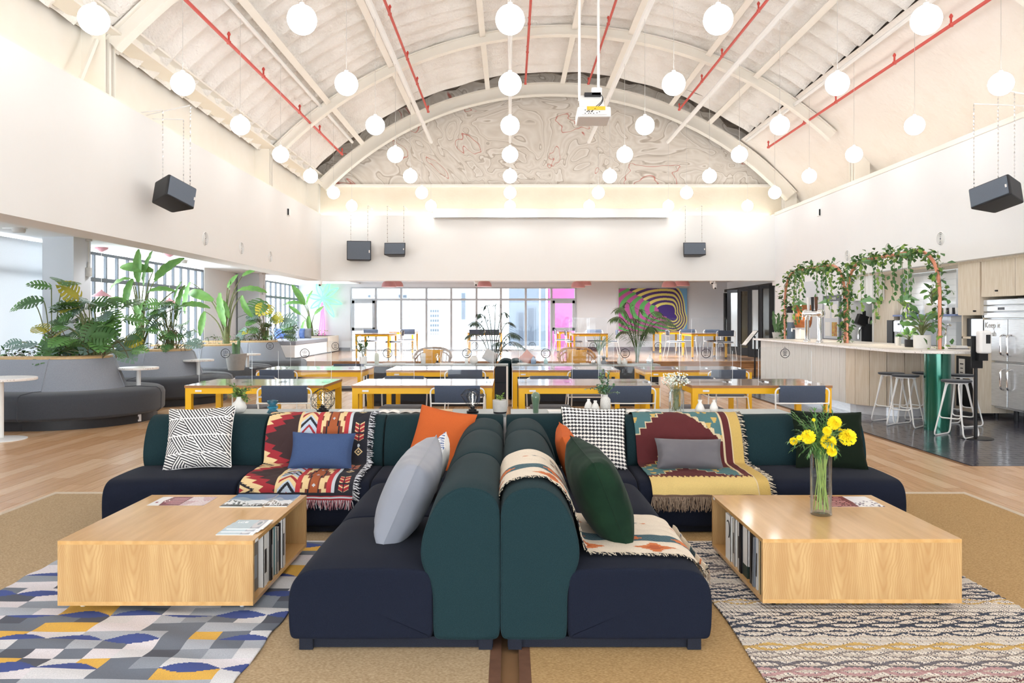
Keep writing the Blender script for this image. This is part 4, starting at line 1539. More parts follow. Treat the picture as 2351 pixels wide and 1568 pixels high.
def pr_mount(u, v):
    pp = pal('#dfe5ea', '#5e7fa6', '#8aa0b5', '#3f4a50', '#eef2f4', '#2d3436')
    sky = np.where(v > .62 + .12 * np.sin(u * 7), 1, np.where(v > .5 + .05 * np.sin(u * 11), 2, 0))
    mt = v < .34 + .14 * np.sin(u * 5 + 1) + .05 * np.sin(u * 17)
    k_ = np.where(mt, np.where(hsh(np.floor(u * 26), np.floor(v * 18)) > .45 + v * .6, 3, np.where(v < .16, 5, 4)), sky)
    k_ = np.where(v < .1, 5, k_)
    return pp[k_]


def pr_ice(u, v):
    pp = pal('#b7c9d2', '#a9adb6', '#eef1f3', '#c9c9ce', '#8c98a0')
    k_ = np.zeros(u.shape, int)
    k_ = np.where(u > .62, 1, k_)
    k_ = np.where(((u - .72) / .12) ** 2 + ((v - .5) / .42) ** 2 < 1, 3, k_)
    k_ = np.where(((u - .74) / .05) ** 2 + ((v - .6) / .2) ** 2 < 1, 4, k_)
    k_ = np.where(u > .88, 2, k_)
    return pp[k_]


def sheet(name, label, cat, x0, x1, y0, y1, fn, th=.003, z=CT, rz=0, m=M_print, group=None):
    w, d = (x1 - x0) / 2, (y1 - y0) / 2
    t = thing(name, label, cat, ((x0 + x1) / 2, (y0 + y1) / 2, z), rz, group)
    obj('pages', B().bx(-w, w, -d, d, 0.0004, th), M_paper, t, smooth=False)
    flat_print(-w, w, -d, d, 90, 60, fn, 'cover_print', t, m, th + .0005)
    return t


def tabx(px, py):                                    # point on the coffee table tops
    Y_ = YZ(py, CT)
    return PX(px, Y_), Y_


sheet('notice_sticker', 'maroon and white notice stuck on the far left corner of the left table', 'sticker', -1.97, -1.66, 4.13, 4.33, pr_notice, .0008)
sheet('notice_sticker', 'maroon notice stuck on the far right corner of the right table', 'sticker', 1.70, 2.02, 4.10, 4.34, pr_notice2, .0008)
m1 = sheet('magazine', 'mountain photo magazine lying left of its twin on the left table', 'magazine', -1.56, -1.33, 4.09, 4.38, pr_mount, .005)
m2 = sheet('magazine', 'mountain photo magazine lying nearest the table edge beside its twin', 'magazine', -1.325, -1.20, 4.10, 4.37, pr_mount, .005)
M_ink = mat('white_ink', '#f5f5f5', 0.5, noise=0.05, nscale=20)
M_inkd = mat('dark_ink', '#2a2f3a', 0.6, noise=0.05, nscale=20)
text('EXIT', .045, m1, (.045, -.115, .0062), (0, 0, 0), M_ink)
text('EXIT', .04, m2, (0, -.11, .0062), (0, 0, 0), M_ink)
for n_, lb in enumerate(('lowest pale blue booklet of the fanned stack', 'middle pale blue booklet of the fanned stack', 'top pale blue booklet of the fanned stack reading ICE')):
    t = sheet('booklet', lb, 'booklet', -1.375 + n_ * .012, -1.20 + n_ * .012, 3.56 + n_ * .035, 3.72 + n_ * .035, pr_ice, .0035, CT + n_ * .0042, group='pale blue booklets')
    if n_ == 2:
        text('ICE', .035, t, (-.045, .03, .0046), (0, 0, 0), M_ink)
# ================================================================== WORK TABLES, CHAIRS, SCREENS, CONSOLES AND WHAT STANDS ON THEM
def work_table(label, x0, x1, y0, y1, z=0.0, h=.74, group='yellow framed work tables', leg=.055, proto=None):
    t = thing('work_table', label, 'table', ((x0 + x1) / 2, (y0 + y1) / 2, z), 0, group)
    w, d = (x1 - x0) / 2, (y1 - y0) / 2
    obj('tabletop', B().bx(-w, w, -d, d, h - .022, h), M_top, t, smooth=False)
    obj('edge_band', B().bx(-w - .002, w + .002, -d - .002, d + .002, h - .024, h - .0015), M_topedge, t, smooth=False)
    for sy in (-1, 1):
        obj('apron', B().bx(-w + leg, w - leg, sy * (d - .005), sy * (d - .045), h - .024 - leg, h - .024), M_yellow, t, smooth=False)
    for sx in (-1, 1):
        obj('apron', B().bx(sx * (w - .005), sx * (w - .045), -d + leg, d - leg, h - .024 - leg, h - .024), M_yellow, t, smooth=False)
        for sy in (-1, 1):
            l = obj('leg', B().bx(sx * (w - .004), sx * (w - .004 - leg), sy * (d - .004), sy * (d - .004 - leg), .04, h - .024), M_yellow, t, smooth=False)
            obj('foot', B().lathe([(.016, 0), (.016, .03), (.01, .04)], 8, (sx * (w - .03), sy * (d - .03), 0)), M_black, l)
    obj('name_plate', B().bx(-w + .10, -w + .16, -d - .0045, -d - .004, h - .06, h - .042), M_paper, t, smooth=False)
    return t


TX = [(-3.04, -1.745), (-1.48, -.163), (.08, 1.40), (1.70, 3.01)]
ordn = ['leftmost', 'second from left', 'third from left', 'rightmost']
for k in range(4):
    work_table('yellow framed work table, %s of the front row' % ordn[k], TX[k][0], TX[k][1], 7.12, 7.92)
TX2 = [(-3.09, -1.80), (-1.51, -.20), (.03, 1.34), (1.645, 2.95)]
for k in range(4):
    work_table('yellow framed work table, %s of the second row' % ordn[k], TX2[k][0], TX2[k][1], 9.28, 10.1)


def make_chair(label, loc, rz, seat_m=M_bluef, group='grey wire framed chairs'):
    """sits facing local +y"""
    t = thing('wire_chair', label, 'chair', loc, rz, group)
    ps = [(.21 * a, .20 * b_) for a, b_ in ((-1, -.9), (-.9, -1), (.9, -1), (1, -.9), (1, .85), (.8, 1.05), (-.8, 1.05), (-1, .85))]
    obj('seat', B().prism(ps, .43, .462), M_seatf, t, ang=50, bevel=.012, seg=2)
    P = []
    for zz, dy in ((.605, 0), (.615, -.006), (.68, -.012), (.745, -.022), (.757, -.016), (.757, .012), (.745, .018), (.68, .018), (.615, .018), (.605, .012)):
        P.append([(x_, -.225 + dy + .02 * (1 - (x_ / .2) ** 2) * -1 + .0, zz) for x_ in np.linspace(-.205, .205, 9)])
    b_ = B().grid(P, cu=True)
    n9 = len(P)
    b_.f.append(tuple(i * 9 for i in range(n9)))
    b_.f.append(tuple(i * 9 + 8 for i in range(n9))[::-1])
    obj('backrest', b_, seat_m, t, ang=50)
    fr = fillet([(-.235, -.215, .44), (-.245, -.235, .735), (.245, -.235, .735), (.235, -.215, .44)], .05)
    obj('back_frame', B().tube(fr, .0075, 7), M_whitemet, t)
    obj('back_rail', B().tube([(-.24, -.238, .598), (0, -.256, .598), (.24, -.238, .598)], .0065, 6), M_whitemet, t)
    obj('seat_frame', B().tube(fillet([(-.235, -.215, .425), (-.225, .2, .425), (.225, .2, .425), (.235, -.215, .425)], .04, closed=True), .0075, 7, closed=True), M_whitemet, t)
    for sx in (-1, 1):
        for sy, yy in ((-1, -.30), (1, .24)):
            obj('leg', B().tube([(sx * (.235 if sy < 0 else .225), -.215 if sy < 0 else .19, .43), (sx * .262, yy, .006)], .0078, 7), M_whitemet, t)
    return t


ch0 = None
chairs = []
c1n = [(653, 'grey chair with its back to the sofas at the leftmost front table'), (1050, 'grey chair with its back to the sofas beside the cage lamp'), (1443, 'grey chair with its back to the sofas behind the eucalyptus vase'), (1842, 'grey chair with its back to the sofas at the rightmost front table')]
for px, lb in c1n:
    chairs.append((PX(px, 6.9), 7.13, 0, lb))
for (px, lb) in ((560, 'grey chair facing the sofas behind the leftmost front table'), (918, 'grey chair facing the sofas behind the second front table'), (1265, 'grey chair facing the sofas behind the third front table'), (1611, 'grey chair facing the sofas behind the rightmost front table')):
    chairs.append((PX(px, 7.75), 7.86, PI, lb))
for (px, lb) in ((636, 'grey chair in the second row at the leftmost table'), (1068, 'grey chair in the second row at the second table'), (1350, 'grey chair in the second row at the third table'), (1672, 'grey chair in the second row at the rightmost table, in front of the steps')):
    chairs.append((PX(px, 9.14), 9.36, 0, lb))
chairs.append((PX(800, 10.3), 10.1, PI, 'grey chair on the far side of the leftmost second row table'))
for (x_, y_, rz, lb) in chairs:
    if ch0 is None:
        ch0 = make_chair(lb, (x_, y_, 0), rz)
    else:
        dup(ch0, (x_, y_, 0), rz, lb)


# ---- clear screens with an eye in a ring
M_mark = mat('black_print', '#2c2d33', 0.5, noise=0.1, nscale=40, col2='#1c1d22')


def eye_mark(r):
    b_ = B(Matrix.Rotation(PI / 2, 4, 'X'))
    n = 36
    ring = lambda R, k0=0, k1=36, sx=1, sy=1: [(R * sx * math.cos(2 * PI * k / n), R * sy * math.sin(2 * PI * k / n)) for k in range(k0, k1)]

    def band(o_, i_, z0=0, z1=.0006):
        m_ = len(o_)
        vs = [(x_, y_, z1) for x_, y_ in o_] + [(x_, y_, z1) for x_, y_ in i_]
        b_.add(vs, [(k, (k + 1) % m_, m_ + (k + 1) % m_, m_ + k) for k in range(m_)])
    band(ring(r), ring(r * .86))
    band([(x_, y_ + r * .28) for x_, y_ in ring(r * .5, sy=.55)], [(x_, y_ + r * .28) for x_, y_ in ring(r * .43, sy=.46)])
    band([(x_, y_ + r * .28) for x_, y_ in ring(r * .17)], [(x_, y_ + r * .28) for x_, y_ in ring(r * .12)])
    for (w_, y_, h_) in ((1.2, -.12, .045), (.75, -.28, .045)):
        b_.add([(-w_ * r / 2, y_ * r, .0006), (w_ * r / 2, y_ * r, .0006), (w_ * r / 2, (y_ + h_) * r, .0006), (-w_ * r / 2, (y_ + h_) * r, .0006)], [(0, 1, 2, 3)])
    for k in range(5):
        x_ = (-.4 + k * .17) * r
        b_.add([(x_, -.55 * r, .0006), (x_ + .12 * r, -.55 * r, .0006), (x_ + .12 * r, -.38 * r, .0006), (x_, -.38 * r, .0006)], [(0, 1, 2, 3)])
    return b_


def screen_panel(label, x, y, z, w=.52, h=.345, mark=True):
    t = thing('clear_screen', label, 'screen', (x, y, z), 0, 'clear acrylic screens on the tables')
    o_ = fillet([(-w / 2, 0, .006), (-w / 2, 0, h), (w / 2, 0, h), (w / 2, 0, .006)], .035, 5)
    b_ = B(Matrix.Rotation(PI / 2, 4, 'X'))
    b_.prism([(p.x, p.z) for p in o_], -.0025, .0025)
    obj('sheet', b_, M_acryl, t, smooth=False)
    for sx in (-1, 1):
        obj('edge', B().box(sx * (w / 2 + .0012), 0, h * .45, .0022, .006, h * .88), M_acryle, t, smooth=False)
        obj('foot', B().box(sx * (w / 2 - .05), 0, .004, .06, .12, .008), M_acryl, t, smooth=False)
    if mark:
        obj('eye_sign', eye_mark(.047), M_mark, t, loc=(0, -.0045, h - .062), smooth=False)
    return t


for k in range(4):
    for q, w_ in ((0, 'left'), (1, 'right')):
        px = [(518, 700), (890, 1072), (1253, 1435), (1621, 1802)][k][q]
        screen_panel('clear screen with an eye sign, %s one on the %s front row table' % (w_, ordn[k]), PX(px, 7.52), 7.52, .74)
        px2 = [(620, 770), (945, 1090), (1222, 1362), (1511, 1654)][k][q]
        screen_panel('clear screen with an eye sign, %s one on the %s second row table' % (w_, ordn[k]), PX(px2, 9.7), 9.70, .74)


# ---- consoles behind the sofas
M_cons = mat('grey_console_top', '#a3abab', 0.35, noise=0.2, nscale=8, col2='#959d9d')
M_consd = mat('dark_console_panel', '#1f2733', 0.6, noise=0.3, nscale=8, col2='#161d27')


def console(label, x0, x1, y0, y1, zt, back=True, seams=1):
    t = thing('console_table', label, 'console table', ((x0 + x1) / 2, (y0 + y1) / 2, 0))
    w, d = (x1 - x0) / 2, (y1 - y0) / 2
    obj('top', B().bx(-w, w, -d, d, zt - .025, zt), M_cons, t, smooth=False)
    for sx in (-1, 1):
        obj('side_panel', B().bx(sx * w, sx * (w - .03), -d, d, 0, zt - .025), M_white, t, smooth=False)
    hgt = zt - .03
    obj('front_panel', B().bx(-w + .03, w - .03, -d + .01, -d + .03, .08, .08 + hgt * .46), M_consd, t, smooth=False)
    obj('front_panel', B().bx(-w + .03, w - .03, -d + .01, -d + .03, .09 + hgt * .46, zt - .03), M_consd, t, smooth=False)
    obj('plinth', B().bx(-w + .03, w - .03, -d + .05, d - .05, 0, .08), M_black, t, smooth=False)
    return t


CZ = .655
console('long grey console shelf behind the left back row of the sofas', -2.35, -.03, 5.655, 5.97, CZ)
console('long grey console shelf behind the right back row of the sofas', .005, 2.1, 5.655, 5.97, CZ)
console('far dark console in front of the stage seating, left half', -2.3, -.03, 11.9, 12.25, CZ)
console('far dark console in front of the stage seating, right half', .03, 2.35, 11.9, 12.25, CZ)


def con(px, py):                                     # point on the near consoles from where a thing stands
    y_ = min(5.93, max(5.69, YZ(py, CZ)))
    return (PX(px, y_), y_, CZ)


def con2(px, y_=12.06):
    return (PX(px, y_), y_, CZ)


def vase(name, label, prof, loc, m, cat='vase', n=24, rib=None, group=None):
    o = obj(name, B().lathe(prof, n, rib=rib), m, loc=loc, ang=50)
    return tag(o, label, cat, group)


def leafmesh(name, m, L=.05, W=.025, bend=.2, n=4):
    P = []
    for i in range(n + 1):
        t_ = i / n
        w_ = W * math.sin(PI * min(1, t_ * .96 + .04)) ** .8 / 2
        P.append([(-w_, t_ * L, -bend * L * t_ ** 2 + .25 * w_), (0, t_ * L, -bend * L * t_ ** 2), (w_, t_ * L, -bend * L * t_ ** 2 + .25 * w_)])
    return B().grid(P)


def add_leaf(b_, M, L, W, bend=.2, n=3):
    P = []
    for i in range(n + 1):
        t_ = i / n
        w_ = W * max(.04, math.sin(PI * min(1, t_ * .94 + .05))) ** .8 / 2
        z_ = -bend * L * t_ ** 2
        P.append([M @ Vector((-w_, t_ * L, z_ + .2 * w_)), M @ Vector((0, t_ * L, z_)), M @ Vector((w_, t_ * L, z_ + .2 * w_))])
    b_.grid(P)


def sprig(b_st, bl, base, tip, sag, n_leaf, L, W, r=.0015, spread=1.0, rr=rnd):
    mid = (Vector(base) + Vector(tip)) / 2 + Vector(sag)
    pts = bez(base, mid, tip, 7)
    b_st.tube(pts, r, 4, cap=False)
    for i in range(n_leaf):
        f_ = .25 + .75 * (i + rr.random()) / n_leaf
        k = min(6, int(f_ * 7))
        p = pts[k].lerp(pts[k + 1], f_ * 7 - k)
        d_ = Vector((rr.gauss(0, 1), rr.gauss(0, 1), rr.gauss(.2, .7))) * spread + (pts[k + 1] - pts[k]).normalized() * .6
        b = bl[rr.randrange(len(bl))]
        add_leaf(b, orient(p, d_, roll=rr.uniform(-.6, .6)), L * rr.uniform(.7, 1.2), W * rr.uniform(.8, 1.15))


# white round vase with a bush of ivy
x_, y_, z_ = con(549, 948)
t = thing('ivy_vase', 'round white vase with a bushy green ivy on the left console', 'vase', (x_, y_, z_))
obj('vase', B().lathe([(.028, 0), (.05, .02), (.056, .045), (.045, .075), (.026, .092), (.02, .105), (.024, .122), (.021, .122)], 24), M_ceramicw, t, ang=50)
bs, bl1, bl2 = B(), B(), B()
for i in range(34):
    a = rnd.uniform(0, 2 * PI)
    e = rnd.uniform(.03, .13)
    sprig(bs, [bl1, bl2], (0, 0, .11), (e * math.cos(a) + .012, e * math.sin(a) * .7, .12 + rnd.uniform(-.04, .10)), (0, 0, .05), 9, .02, .014)
obj('stems', bs, M_stem, t, kind='stuff')
obj('leaves', bl1, M_ivy, t, kind='stuff')
obj('leaves', bl2, M_ivyl, t, kind='stuff')

M_blueglass = mat('blue_glass', '#3f8fae', 0.12, noise=0.2, nscale=20, col2='#2f7898', trans=.75, coat=.3)
vase('glass_candle_holder', 'turquoise glass candle holder on the left console', [(.030, 0), (.044, .008), (.036, .02), (.026, .03), (.040, .042), (.041, .052), (.024, .06), (.024, .066), (.040, .078), (.040, .094), (.034, .096), (.032, .07)], con(626, 949), M_blueglass, 'candle holder')


def cage_lamp(label, loc, kind):
    t = thing('cage_lamp', label, 'lamp', loc)
    obj('base', B().lathe([(.042, 0), (.045, .006), (.045, .018), (.030, .022), (.030, .032), (.016, .036), (.016, .052)], 20), M_blackmet, t, ang=40)
    obj('bulb', B().lathe([(.013, .05), (.015, .07), (.022, .09), (.03, .115), (.031, .135), (.022, .155), (.001, .163)], 20), M_glassv, t)
    obj('filament', B().tube([(.006 * math.cos(a * 1.9), .006 * math.sin(a * 1.9), .06 + a * .004) for a in range(22)], .0012, 4), M_down, t)
    e = B()
    if kind == 0:
        levels = [(.042, .012, 0), (.082, .05, .5), (.092, .10, 0), (.075, .145, .5), (.03, .175, 0)]
        n = 6
        ringp = [[Vector((r_ * math.cos(2 * PI * (k + o_) / n), r_ * math.sin(2 * PI * (k + o_) / n), z_)) for k in range(n)] for r_, z_, o_ in levels]
    else:
        levels = [(.03, .045, 0), (.088, .135, 0), (.05, .178, 0)]
        n = 6
        ringp = [[Vector((r_ * math.cos(2 * PI * (k + o_) / n), r_ * math.sin(2 * PI * (k + o_) / n), z_)) for k in range(n)] for r_, z_, o_ in levels]
    for i, rg in enumerate(ringp):
        for k in range(n):
            e.tube([rg[k], rg[(k + 1) % n]], .0016, 4)
            if i + 1 < len(ringp):
                e.tube([rg[k], ringp[i + 1][k]], .0016, 4)
                e.tube([rg[(k + 1) % n] if levels[i][2] == 0 else rg[k], ringp[i + 1][k] if levels[i][2] == 0 else ringp[i + 1][(k + 1) % n]], .0016, 4)
    obj('wire_cage', e, M_blackmet, t)
    return t


cage_lamp('black round wire cage lamp with a clear bulb on the left console', con(741, 946), 0)
cage_lamp('black open wire diamond lamp with a clear bulb beside the succulent pot', con(1085, 950), 1)


def flat_book(name, label, px0, px1, py, z=None, th=.015, m=None, dep=.14, rz=.05, cat='book', open_=False):
    x0, y_, z0 = con((px0 + px1) / 2, py)
    w = (px1 - px0) / FPX * y_ / 2
    t = thing(name, label, cat, (x0, y_ + .03, z0 if z is None else z), rz)
    if open_:
        for sx in (-1, 1):
            P = [[(sx * w * u_, v_, .002 + .012 * math.sin(PI * min(1, u_ * 1.1)) * (1 if lv else 0)) for v_ in (-dep / 2, dep / 2)] for lv in (1, 0) for u_ in ((0, .15, .4, .7, 1) if lv else (1, .5, 0))]
            obj('page_block', B().grid(P, cu=True), m or M_paper, t, ang=60)
    else:
        obj('pages', B().bx(-w + .003, w - .003, -dep / 2 + .003, dep / 2, .002, th - .002), M_paper, t, smooth=False)
        obj('cover', B().bx(-w, w, -dep / 2, dep / 2, 0, .002).bx(-w, w, -dep / 2, dep / 2, th - .002, th).bx(-w, w, dep / 2 - .002, dep / 2, 0, th), m or M_paper, t, smooth=False)
    return t


flat_book('book', 'thin white book left of the ivy vase on the left console', 452, 510, 946, th=.016)
flat_book('book', 'white book beside the round cage lamp', 778, 832, 946, th=.012)
flat_book('open_book', 'open pale book lying on the left console', 866, 915, 948, open_=True)
flat_book('open_book', 'open pale magazine right of the open book', 918, 970, 948, open_=True, m=BK['#bcb7b0'])
flat_book('book', 'tan covered book beside the open wire lamp', 991, 1038, 949, th=.02, m=mat('tan_cover', '#d9b98d', .6, noise=.2, nscale=20))
flat_book('book', 'thin white book between the ceramic cactus and the small vases', 1258, 1302, 947, th=.012)
flat_book('open_book', 'curled open magazine under the maroon throw edge', 1440, 1500, 947, open_=True)
# succulent in a two tone pot
x_, y_, z_ = con(1148, 951)
t = thing('succulent_pot', 'two tone concrete pot with a small succulent on the left console', 'plant pot', (x_, y_, z_))
obj('pot', B().lathe([(.05, .014), (.054, .03), (.055, .10), (.050, .102), (.048, .09), (.001, .088)], 24), M_concrete, t)
obj('pot_base', B().lathe([(.046, 0), (.049, .003), (.050, .016)], 24), M_black, t)
bs, bl1 = B(), B()
for a, hgt in ((.4, .06), (2.2, .045), (3.6, .03), (5.0, .035), (1.2, .02)):
    sprig(bs, [bl1], (0.0, 0, .09), (.03 * math.cos(a), .03 * math.sin(a), .09 + hgt), (0, 0, .01), 5, .024, .014)
obj('stems', bs, M_stem, t, kind='stuff')
obj('leaves', bl1, M_ivyl, t, kind='stuff')
M_cact = mat('green_glazed_ceramic', '#5f7560', 0.15, noise=.3, nscale=9, col2='#4a604e', coat=.6)
vase('ceramic_cactus', 'glossy green ribbed ceramic cactus on the right console', [(.020, 0), (.021, .01), (.022, .04), (.028, .075), (.034, .11), (.033, .135), (.022, .152), (.001, .158)], con(1230, 948), M_cact, 'ornament', 36, rib=lambda a, z: 1 - .09 * abs(math.sin(a * 4)))
o = obj('twin_neck_vase', B().lathe([(.022, 0), (.032, .02), (.033, .045), (.022, .075), (.011, .09), (.012, .105), (.009, .105)], 20, (-.014, .01, 0)), M_ceramicw, loc=con(1356, 949), ang=50)
tag(o, 'small white bottle vase with a slim neck left of the tall eucalyptus vase', 'vase')
o = obj('pebble_vase', B().lathe([(.020, 0), (.031, .02), (.032, .042), (.021, .07), (.012, .082), (.013, .098), (.009, .098)], 20), M_ceramicw, loc=(con(1362, 951)[0] + .012, 5.66, CZ), ang=50)
tag(o, 'white bottle vase overlapping its twin in front', 'vase')
x_, y_, z_ = con(1390, 950)
t = thing('eucalyptus_vase', 'rough white bottle vase with eucalyptus twigs on the right console', 'vase', (x_, y_, z_))
obj('vase', B().lathe([(.030, 0), (.038, .008), (.040, .06), (.037, .105), (.024, .12), (.018, .126), (.019, .14), (.015, .14)], 24), mat('rough_white_ceramic', '#dedbd5', .7, noise=.5, nscale=160, col2='#b9b5ae', bump=.6, bscale=220, bdist=.004), t, ang=50)
M_euc = mat('eucalyptus', '#6f8f7c', .6, noise=.5, nscale=8, col2='#55776a')
M_euc2 = mat('eucalyptus_green', '#5d8a5a', .6, noise=.5, nscale=8, col2='#47704b')
bs, bl1, bl2 = B(), B(), B()
for i in range(22):
    a = rnd.uniform(0, 2 * PI)
    e = rnd.uniform(.02, .10)
    sprig(bs, [bl1, bl2], (0, 0, .13), (e * math.cos(a), e * math.sin(a) * .7, .20 + rnd.uniform(-.05, .135)), (.01 * math.cos(a), 0, .02), 15, .02, .015)
sprig(bs, [bl1], (0, 0, .13), (-.15, 0, .18), (0, 0, .05), 14, .018, .013)
sprig(bs, [bl1], (0, 0, .13), (.10, 0, .15), (0, 0, .03), 12, .018, .013)
obj('stems', bs, M_stem, t, kind='stuff')
obj('leaves', bl1, M_euc, t, kind='stuff')
obj('leaves', bl2, M_euc2, t, kind='stuff')
# ribbed glass vase with baby's breath
x_, y_, z_ = con(1553, 949)
t = thing('gypsophila_vase', 'ribbed clear glass vase full of small white flowers on the right console', 'vase', (x_, y_, z_))
obj('vase', B().lathe([(.050, 0), (.055, .01), (.058, .10), (.056, .16), (.040, .18), (.042, .195), (.039, .195), (.036, .18), (.052, .15), (.053, .02), (.001, .012)], 48, rib=lambda a, z: 1 - .06 * abs(math.sin(a * 8))), M_glassv, t, ang=50)
bs, bf, bl1 = B(), B(), B()
for i in range(150):
    a, q = rnd.uniform(0, 2 * PI), rnd.random() ** .5
    tip = Vector((.105 * q * math.cos(a), .08 * q * math.sin(a), .255 + rnd.uniform(-.05, .055) * (1.25 - q * .6)))
    if i % 4 == 0:
        bs.tube(bez((rnd.uniform(-.02, .02), rnd.uniform(-.02, .02), .03), (tip.x * .2, tip.y * .2, .18), tip, 5), .0009, 3, cap=False)
    bf.sph(tip, rnd.uniform(.004, .0075), 7, 5)
    if i % 2 == 0:
        add_leaf(bl1, orient(tip - Vector((0, 0, .012)), (rnd.gauss(0, 1), rnd.gauss(0, 1), .4)), .02, .007)
for i in range(14):
    bs.tube([(rnd.uniform(-.02, .02), rnd.uniform(-.02, .02), .18), (rnd.uniform(-.035, .035), rnd.uniform(-.035, .035), .02)], .0018, 4, cap=False)
obj('stems', bs, M_stem, t, kind='stuff')
obj('flowers', bf, mat('white_petal', '#eef0e4', .8, noise=.2, nscale=60, col2='#dfe3cf'), t, kind='stuff')
obj('leaves', bl1, M_euc2, t, kind='stuff')
vase('bud_vase', 'small white bud vase with a flared neck right of the glass vase', [(.022, 0), (.034, .012), (.036, .03), (.024, .06), (.012, .08), (.017, .10), (.013, .10)], con(1607, 949), M_ceramicw)
vase('bud_vase', 'slim white bottle vase at the right end of the right console', [(.022, 0), (.030, .012), (.030, .045), (.018, .075), (.010, .088), (.012, .10), (.009, .10)], con(1639, 949), M_ceramicw)

# ---- marigolds on the right coffee table
Yv = YZ(1181, CT)
t = thing('flower_vase', 'tall clear glass cylinder of yellow marigolds on the right coffee table', 'flower vase', (PX(1885, Yv), Yv, CT))
obj('vase', B().lathe([(.050, 0), (.053, .003), (.053, .315), (.0505, .315), (.0505, .014), (.001, .012)], 32), M_glassv, t, ang=60)
obj('water', B().lathe([(.001, .0145), (.0500, .0145), (.0500, .20), (.001, .20)], 32), M_water, t, ang=60)
SCV = Yv / FPX
bs = B()
M_mgst = mat('marigold_stem', '#9db35f', .5, noise=.4, nscale=20, col2='#7c9646')
fl = [(1856, 1003, 16), (1902, 1015, 17), (1916, 971, 15.5), (1946, 1004, 19), (1899, 989, 10), (1910, 1037, 11), (1822, 1013, 9), (1835, 1005, 6), (1868, 964, 4), (1930, 990, 6)]
M_mg = mat('marigold_yellow', '#ffe61a', .7, noise=.4, nscale=40, col2='#f7cf0c')
prr = random.Random(3)
for i, (px, py, rp) in enumerate(fl):
    yy = Yv + prr.uniform(-.05, .05)
    hd = at(px, py, yy) - Vector((PX(1885, Yv), Yv, CT))
    r_ = rp * SCV
    fwd = Vector((hd.x * .6, -.75, .55)).normalized()
    fb = B()
    fb.sph(hd, r_ * .62, 12, 8)
    for ringi in range(8):
        n = 6 + ringi * 4
        for k in range(n):
            a = 2 * PI * (k + ringi * .37) / n
            el = ringi / 7 * 1.75
            loc_d = Vector((math.cos(a) * math.sin(el), math.sin(a) * math.sin(el), math.cos(el)))
            q = Vector((0, 0, 1)).rotation_difference(fwd)
            d_ = q @ loc_d
            M = orient(hd + d_ * r_ * .35, d_, up=q @ Vector((0, 0, 1)), roll=prr.uniform(-.5, .5))
            add_leaf(fb, M, r_ * .66, r_ * .5, .5, 2)
    obj('flower_head', fb, M_mg, t)
    foot = Vector((prr.uniform(-.03, .03), prr.uniform(-.03, .03), .03))
    neck = Vector((prr.uniform(-.025, .025), prr.uniform(-.025, .025), .31))
    bs.tube(bez(foot, (foot + neck) / 2, neck, 4) + bez(neck, neck + Vector((hd.x * .35, 0, .08)), hd - fwd * r_ * .2, 6)[1:], .0032, 6, cap=False)
for i in range(9):
    foot = Vector((prr.uniform(-.044, .044), prr.uniform(-.03, .03), .02))
    neck = Vector((prr.uniform(-.035, .035), prr.uniform(-.035, .035), .33))
    bs.tube([foot, neck], .0028, 6, cap=False)
obj('stems', bs, M_mgst, t, kind='stuff')
M_mgl = mat('marigold_leaf', '#54803f', .55, noise=.5, nscale=20, col2='#3b6333')
M_mgl2 = mat('marigold_leaf_pale', '#7f9f6e', .55, noise=.5, nscale=20, col2='#5f8658')
bl1, bl2, bs2 = B(), B(), B()
for i in range(70):
    a, e = prr.uniform(0, 2 * PI), prr.uniform(.05, .155)
    tip = Vector((e * math.cos(a) - .012, e * math.sin(a) * .8, .36 + prr.uniform(-.06, .18)))
    neck = Vector((prr.uniform(-.03, .03), prr.uniform(-.03, .03), .29))
    pts = bez(neck, neck + Vector((tip.x * .3, tip.y * .3, .12)), tip, 8)
    bs2.tube(pts, .0014, 4, cap=False)
    for k in range(3, 9):
        for sgn in (-1, 1):
            tg = (pts[k] - pts[k - 1]).normalized()
            sd = tg.cross(Vector((0, 0, 1))) * sgn + tg * .8 + Vector((0, 0, prr.uniform(-.3, .3)))
            add_leaf([bl1, bl2][i % 4 == 0], orient(pts[k], sd), .034 * prr.uniform(.7, 1.1), .008, .3, 2)
obj('leaf_stalks', bs2, M_mgl, t, kind='stuff')
obj('leaves', bl1, M_mgl, t, kind='stuff')
obj('leaves', bl2, M_mgl2, t, kind='stuff')

# ---- the far console: small things in a row
x_, y_, z_ = con2(834)
t = thing('potted_sapling', 'white pot with a small leafy sapling at the left end of the far console', 'plant pot', (x_, y_, z_))
obj('pot', B().lathe([(.05, 0), (.058, .01), (.062, .12), (.056, .12), (.054, .10), (.001, .1)], 18), M_ceramicw, t)
bs, bl1 = B(), B()
for i in range(16):
    a = rnd.uniform(0, 2 * PI)
    e = rnd.uniform(.04, .15)
    sprig(bs, [bl1], (0, 0, .10), (e * math.cos(a), e * math.sin(a), .2 + rnd.uniform(-.02, .25)), (0, 0, .06), 9, .055, .022, r=.003)
obj('stems', bs, M_stem, t, kind='stuff')
obj('leaves', bl1, M_leafd, t, kind='stuff')
vase('ceramic_cactus', 'pale ribbed ceramic cactus beside the far sapling', [(.030, 0), (.033, .01), (.036, .08), (.036, .14), (.024, .17), (.001, .18)], con2(865), mat('pale_green_ceramic', '#c3c7b2', .4, noise=.2, nscale=9), 'ornament', 24, rib=lambda a, z: 1 - .06 * abs(math.sin(a * 4)))
vase('cylinder_vase', 'white cylinder vase in front of the left wicker chair', [(.033, 0), (.036, .005), (.036, .17), (.030, .17), (.03, .1), (.001, .1)], con2(972), M_ceramicw)
cage = thing('bulb_lamp', 'clear bulb lamp in front of the left wicker chair', 'lamp', con2(1004))
obj('base', B().lathe([(.038, 0), (.04, .02), (.02, .03), (.018, .055)], 16), M_black, cage)
